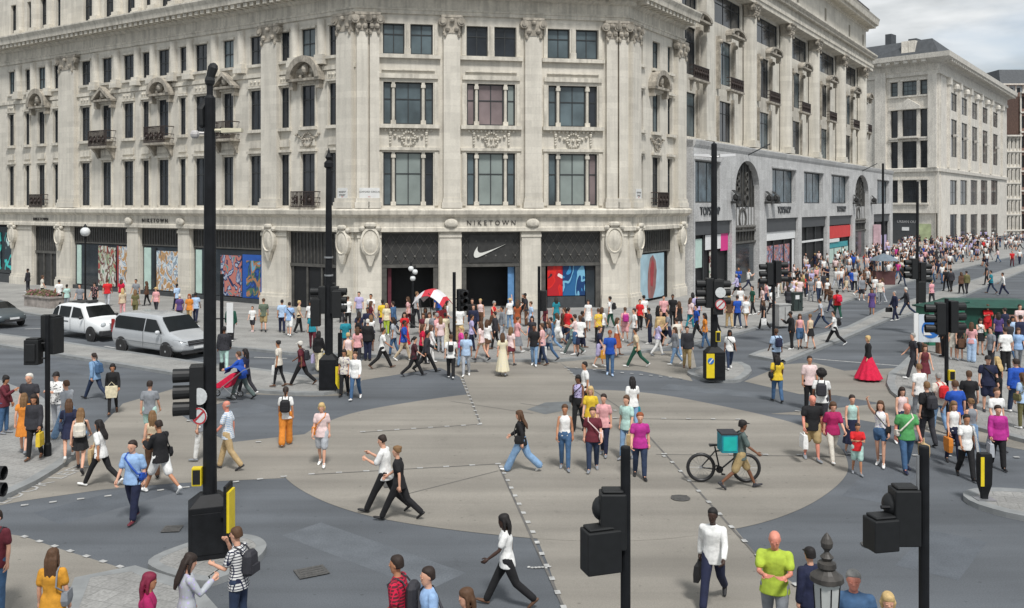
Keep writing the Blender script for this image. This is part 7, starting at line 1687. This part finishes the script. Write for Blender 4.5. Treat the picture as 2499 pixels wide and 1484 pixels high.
# which raised areas carry the feet
RAISED = []
for o in C.objects:
    if o.get('kind') == 'structure' and o.name.split('.')[0] in ('pavement', 'median_strip', 'signal_island'):
        vs_ = [v.co.copy() for v in o.data.vertices]; half = len(vs_)//2; RAISED.append([(v.x, v.y) for v in vs_[:half]])
def inside(p, poly):
    c = False; j = len(poly)-1
    for i in range(len(poly)):
        a, b = poly[i], poly[j]
        if (a[1] > p[1]) != (b[1] > p[1]) and p[0] < (b[0]-a[0])*(p[1]-a[1])/(b[1]-a[1])+a[0]: c = not c
        j = i
    return c
def make_bag(q, root, kind, col, side, sc):
    J = skel(q['pose'], q['sex']) if q['lod'] < 2 else skel(q['pose'], q['sex']); mb = MB(); m = cmat(col, 'bag', .7); straps = None
    n_ = {'L': 'L', 'R': 'R', 'F': 'R'}.get(side, 'L'); s_ = -1 if n_ == 'L' else 1; ch = J['chest']
    name = {'backpack': 'backpack', 'carrier': 'shopping_bag', 'tote': 'tote_bag', 'shoulder': 'shoulder_bag', 'case': 'briefcase', 'box': 'delivery_backpack', 'strap': 'crossbody_bag', 'sling': 'sling_bag', 'scarf': 'scarf'}[kind]
    st = MB(); y0 = ch.y-.14
    def strap_over(mb, s, low, yb):
        sh = ch+Vector((s*.09, 0, .125)); mb.tube([(low[0], yb, low[2]), (sh.x, sh.y-.10, sh.z), (sh.x, sh.y, sh.z+.035), (sh.x, sh.y+.12, sh.z-.06), (low[3], low[4], low[5])], .013, 6, 0)
    if kind in ('backpack', 'box', 'sling'):
        if kind == 'box': w, d, z0, z1 = .24, .40, ch.z-.30, ch.z+.13
        else: w, d, z0, z1 = (.15, .16, ch.z-.27, ch.z+.10) if kind == 'backpack' else (.11, .10, ch.z-.22, ch.z+.05)
        k = .02 if kind == 'box' else .05
        rs = []
        for z, t in ((z0, .8), (z0+.05, 1), ((z0+z1)/2, 1), (z1-.06, .95), (z1, .6)) if kind != 'box' else ((z0, 1), (z1, 1)): rs.append([(x*t, y0-d/2+y*t, z) for x, y in ((-w+k,-d/2),(w-k,-d/2),(w,-d/2+k),(w,d/2-k),(w-k,d/2),(-w+k,d/2),(-w,d/2-k),(-w,-d/2+k))])
        mb.loft(rs)
        if kind == 'backpack': st.loft([[(x, y0-d-.0+y, z) for x, y in ((-.1,-.035),(.1,-.035),(.1,.02),(-.1,.02))] for z in (z0+.04, z0+.17)])
        for s in (-1, 1): strap_over(st, s, (s*.1, 0, z1-.03, s*.13, ch.y+.03, ch.z-.16), y0)
    elif kind in ('carrier', 'case'):
        h = J['wr'+n_]+J['fo'+n_]*.12; w, d, ht_ = (.15, .06, .36) if kind == 'carrier' else (.2, .045, .28); x = h.x+s_*.02
        rs = [[(x+a*.9 if kind == 'carrier' else x+a, h.y+b, z) for a, b in ((-d*t, -w*t2), (d*t, -w*t2), (d*t, w*t2), (-d*t, w*t2))] for z, t, t2 in ((h.z-.06-ht_, 1, 1), (h.z-.06-ht_*.5, 1.1, 1.0), (h.z-.06, .8, .95))]
        mb.loft(rs); st.tube([(x, h.y-w*.5, h.z-.07), (x, h.y-.03, h.z+.0), (x, h.y+.03, h.z+.0), (x, h.y+w*.5, h.z-.07)], .01, 6, 0)
    elif kind == 'tote':
        if side == 'F': c = Vector((.02, J['pel'].y+.2, J['pel'].z-.12))
        else: h = J['wr'+n_]+J['fo'+n_]*.1; c = Vector((h.x+s_*.04, h.y+.02, h.z-.26))
        a_, b_ = (.19, .05) if side == 'F' else (.06, .17)
        mb.loft([[(c.x+a*t, c.y+b*t, z) for a, b in ((-a_,-b_),(a_,-b_),(a_,b_),(-a_,b_))] for z, t in ((c.z-.2, .85), (c.z, 1.05), (c.z+.2, 1))])
        st.tube([(c.x-a_*.6, c.y-b_*.6, c.z+.2), (c.x, c.y, c.z+.34), (c.x+a_*.6, c.y+b_*.6, c.z+.2)], .01, 6, 0)
    elif kind in ('shoulder', 'strap'):
        x = s_*(.225 if q['sex'] != 'f' else .205); c = Vector((x, J['pel'].y+.02, J['pel'].z+.06)); u = (.05, .12, .1) if kind == 'shoulder' else (.035, .08, .07)
        mb.loft([[(c.x+a*u[0]*t, c.y+b*u[1]*t, c.z+z) for a, b in ((-1,-1),(1,-1),(1,1),(-1,1))] for z, t in ((-u[2]*1.2, .85), (-u[2]*.3, 1.08), (u[2], .9))])
        o_ = -s_ if (kind == 'strap' or q['yaw'] > 90) else s_*.9
        sh = ch+Vector((o_*.11, 0, .12))
        st.tube([(c.x, c.y-.07, c.z+u[2]*.9), (x*.5, ch.y-.15, ch.z-.1), (sh.x, sh.y-.09, sh.z+.0), (sh.x, sh.y, sh.z+.04), (sh.x, sh.y+.1, sh.z-.04), (x*.35, ch.y+.155, ch.z-.1), (x*.85, ch.y+.13, ch.z-.24), (c.x, c.y+.07, c.z+u[2]*.9)], .014 if kind == 'shoulder' else .02, 6, 0)
    elif kind == 'scarf':
        mb.tube([(.12, ch.y-.1, ch.z+.12), (-.05, ch.y-.11, ch.z+.15), (-.15, ch.y+.02, ch.z+.15), (-.2, ch.y+.1, ch.z-.1), (-.26, ch.y+.08, ch.z-.5), (-.3, ch.y+.06, ch.z-.95)], [.04, .05, .05, .06, .09, .11], 8, 1, ell=.35)
        m = pmat('stripe', 'white', 'black')
    root2 = empty(name, root.location, root.rotation_euler.z); root2.scale = root.scale
    mb.build('bag' if kind != 'scarf' else 'cloth', m, root2, smooth=False, bevel=.006 if kind not in ('scarf',) else 0, local=True)
    if st.v: st.build('straps', m if kind != 'box' else cmat('charcoal', 'bag', .7), root2, local=True)
    if kind == 'box': 
        t = MB(); t.box(-.245, .245, y0-.405, y0+.0, ch.z+.131, ch.z+.17); t.build('lid', cmat('charcoal', 'bag', .7), root2, local=True)
        for sgn in (-1, 1): t = MB(); t.box(sgn*.2415-.002, sgn*.2415+.004, y0-.36, y0-.04, ch.z-.25, ch.z+.09); t.build('side_panel', mat('delivery_teal', (.01, .42, .38), .5, .1, 4), root2, local=True)
    return root2
lab = {}
for q in recs:
    p = gp(q['x'], q['y']); z = .12 if any(inside((p.x, p.y), pl_) for pl_ in RAISED) else .012
    p = gp(q['x'], q['y'], z); sc = q['ht']/1.755
    L0 = base_label(q)
    if q['lod'] == 2:
        k = (q['pose'], q['sex'], 'skirt' if q['bot'] in ('skirt', 'midi') else 'shorts' if q['bot'] in ('shorts', 'hotpants') else 'j')
        if k not in FAR:
            FAR[k] = far_mesh(*k)
            for i in range(5): FAR[k].materials.append(None)
        o = bpy.data.objects.new('person', FAR[k]); C.objects.link(o)
        for i, m in enumerate((skinmat(q['skin']), colmat(q['tc']), colmat(q['bc']), cmat(q['hc'], 'hair', .7), cmat('charcoal'))): o.material_slots[i].link = 'OBJECT'; o.material_slots[i].material = m
    else:
        o = inst('person', RES[q['kb']], skinmat(q['skin']))
        inst('dress' if q['top'] in ('dress', 'maxi') else q['top'] if q['top'] in ('shirt', 'jacket') else 't_shirt' if q['top'] == 'tee' else 'top', RES[q['kt']], colmat(q['tc']), o)
        if not (q['top'] in ('dress', 'maxi') and q['bot'] == 'leggings'): inst({'hotpants': 'shorts', 'midi': 'skirt', 'gown': 'skirt', 'wide': 'trousers'}.get(q['bot'], q['bot']), RES[q['ko']], colmat(q['bc']), o)
        [inst('shoe', RES[q['ks']+(t,)], cmat(q['shoe'], 'shoe', .6), o) for t in 'LR']; inst('hair', RES[q['kh']], cmat(q['hc'], 'hair', .7) if q['hair'] != 'bald' else cmat(q['hc'], 'hair', .7), o)
    o.location = p; o.rotation_euler = (0, 0, R(q['yaw']+rc.uniform(-4, 4))); o.scale = (sc*q['wd'], sc*q['wd'], sc)
    o['category'] = 'person'; lab.setdefault(L0, []).append((q, o))
    q['o'] = o
    for b in q['bags']:
        bag = make_bag(q, o, b[0], b[1], b[2] if len(b) > 2 else 'L', sc); q.setdefault('bagobs', []).append((b, bag))
ORDN = ['leftmost', 'second from left', 'third from left', 'fourth from left', 'fifth from left', 'sixth from left', 'seventh from left', 'eighth from left', 'ninth from left', 'tenth from left']
GR = {'fs': 'crowd far up the right street', 'ar': 'crowd outside the stone arcade', 'kk': 'crowd by the green kiosk'}
def clip(l, n=16):
    w_ = l.split()[:n]
    while w_[-1] in ('the', 'of', 'on', 'and', 'at', 'in', 'a', 'by', 'near', 'before', 'outside', 'to', 'up', 'far', 'stone', 'red', 'right', 'left', 'bottom', 'beige', 'small'): w_.pop()
    return ' '.join(w_)
final = {}
for L0, lst in lab.items():
    for q, o in lst:
        hn = HN.get(q['hair'], '~'); l = L0
        if len(l.split()) > 13: l = l.replace(' with '+hn, '')
        final.setdefault(clip(l), []).append((q, o))
for l0, lst in final.items():
    lst.sort(key=lambda t: t[0]['x'])
    for i, (q, o) in enumerate(lst):
        l = l0 if len(lst) == 1 else l0.replace('person in', f"{ORDN[min(i, 9)]} person in")
        o['label'] = clip(l); o['group'] = GR.get(q['zone'], 'people crossing the junction')
        for b, bag in q.get('bagobs', []):
            bag['label'] = clip(f"{cname(b[1])} {BAGN[b[0]]} on person in {desc(q)} {ZONES[q['zone']]}"); bag['category'] = BAGN[b[0]] if len(BAGN[b[0]].split()) < 3 else 'rucksack' if b[0] == 'box' else 'bag'
# ---- the delivery rider's bicycle
bp = gp(1768, 1178); bike = empty('bicycle', (bp.x, bp.y-.0, .012), R(-2), 'black bicycle with fat tyres pushed by the rider with the teal box', 'bicycle')
M_bk = mat('bike_black', (.02, .02, .022), .4, .1, 5)
wr = .36
for x in (-.58, .52): 
    w_ = hoop(bike, x, 0, wr, .042, 'wheel', 16, M_bk)
mb = MB(); T = lambda *p, r=.017: mb.tube([Vector((a, 0, b)) for a, b in p], r, 8, 1)
T((-.58, wr), (-.12, .30)); T((-.58, wr), (-.22, .78)); T((-.12, .30), (-.24, .86), r=.02); T((-.22, .76), (.34, .82), r=.02); T((-.12, .30), (.38, .72), r=.022); T((.36, .70), (.33, .92), r=.02)
for y in (-.05, .05): mb.tube([(.36, y*.6, .72), (.52, y, wr)], .014, 7, 1)
mb.tube([(.33, 0, .92), (.36, 0, .98)], .016, 7); mb.build('frame', M_bk, bike, local=True)
mb = MB(); mb.tube([(.30, -.30, .99), (.37, -.1, 1.0), (.37, .1, 1.0), (.30, .30, .99)], .014, 7); mb.build('handlebar', M_bk, bike, local=True)
mb = MB(); mb.loft([[(-.38, -.07, .88), (-.38, .07, .88), (-.38, .07, .93), (-.38, -.07, .93)], [(-.1, -.025, .9), (-.1, .025, .9), (-.1, .025, .935), (-.1, -.025, .935)]]); mb.build('saddle', M_bk, bike, bevel=.01, local=True)
mb = MB(); mb.lathe([(.02, .03), (.09, .03), (.09, .04), (.02, .04)], -.12, 0, .30, 14, 'y'); mb.tube([(-.12, .05, .30), (-.03, .06, .17)], .012, 6); mb.tube([(-.12, -.05, .30), (-.21, -.06, .43)], .012, 6); mb.cbox(-.02, .1, .155, .09, .09, .02); mb.cbox(-.22, -.1, .42, .09, .09, .02); mb.build('cranks', M_bk, bike, local=True)
bike.rotation_euler = (R(0), 0, R(-2))
# ---- pushchair
pp = gp(550, 972, .12); pram = empty('pushchair', tuple(pp), R(172), 'blue and red pushchair being pushed past the tallest pole', 'pushchair')
mb = MB(); mb.loft([[(x, y, z) for y in (-.2, .2) for x, z in ((-.25, .45), (.25, .38))], [(x, y, z) for y in (-.2, .2) for x, z in ((-.42, .95), (-.3, .95))]]) if False else mb.loft([[(-.2, -.2, .4), (.3, -.2, .36), (.3, .2, .36), (-.2, .2, .4)], [(-.28, -.2, .5), (.34, -.2, .46), (.34, .2, .46), (-.28, .2, .5)], [(-.45, -.2, .9), (-.3, -.2, .9), (-.3, .2, .9), (-.45, .2, .9)]]); mb.build('seat', cmat('crimson'), pram, bevel=.03, local=True)
mb = MB(); k = 8
mb.loft([[(-.38+.34*math.cos(a), y, .78+.34*math.sin(a)) for a in [pi*(.1+.85*j/k) for j in range(k+1)]] for y in (-.23, .23)], closed=False, cap=False); mb.loft([[(-.38+.33*math.cos(a), y, .78+.33*math.sin(a)) for a in [pi*(.1+.85*j/k) for j in range(k+1)]] for y in (-.23, .23)], closed=False, cap=False); mb.build('hood', cmat('blue'), pram, local=True)
mb = MB()
for y in (-.24, .24): mb.tube([(-.75, y, 1.02), (-.4, y, .75), (.1, y, .36), (.42, y, .12)], .014, 6); mb.tube([(-.42, y, .12), (.0, y, .46)], .014, 6)
mb.tube([(-.75, -.24, 1.02), (-.75, .24, 1.02)], .016, 6); mb.build('frame', M_metal, pram, local=True)
for x in (-.42, .42):
    for y in (-.25, .25): hoop(pram, x, y, .12, .02, 'wheel', 5)
# ---- the uncountable rest of the crowd at the end of the street: one mass
mb = MB(); mesh_tmp = []
bm = bmesh.new(); mats = [skinmat('l'), None]; cols = [skinmat('l'), cmat('white'), cmat('navy'), cmat('h_dark', 'hair', .7), cmat('charcoal'), cmat('palepink'), cmat('grey'), cmat('black'), cmat('lilac'), cmat('denim')]
for i in range(300):
    if i < 190: x = rc.uniform(1950, 2440); y = rc.uniform(613, 668)-(x-2100)*.05*(x > 2100)
    else: x = rc.uniform(2200, 2560); y = rc.uniform(590, 622)-(x-2200)*.035
    y = max(584, y)
    k = rc.choice(list(FAR)); me = FAR[k]; p = gp(x, y, .12 if y > 600 else .1); a = rc.uniform(0, 2*pi); s = rc.uniform(.9, 1.02)
    Mx = Matrix.Translation(p) @ Matrix.Rotation(a, 4, 'Z') @ Matrix.Scale(s, 4)
    vm = [bm.verts.new(Mx @ v.co) for v in me.vertices]; tc_ = rc.choice([1, 1, 1, 5, 6, 7, 2, 8, 4]); bc_ = rc.choice([2, 7, 4, 9, 6])
    for f in me.polygons:
        try: ff = bm.faces.new([vm[j] for j in f.vertices])
        except ValueError: continue
        ff.material_index = {0: 0, 1: tc_, 2: bc_, 3: 3, 4: 4}[f.material_index]; ff.smooth = True
me = bpy.data.meshes.new('crowd'); bm.to_mesh(me); bm.free()
for m in cols: me.materials.append(m)
o = bpy.data.objects.new('crowd', me); C.objects.link(o); tagit(o, 'dense distant crowd filling the far end of the right street', 'crowd', kind='stuff')
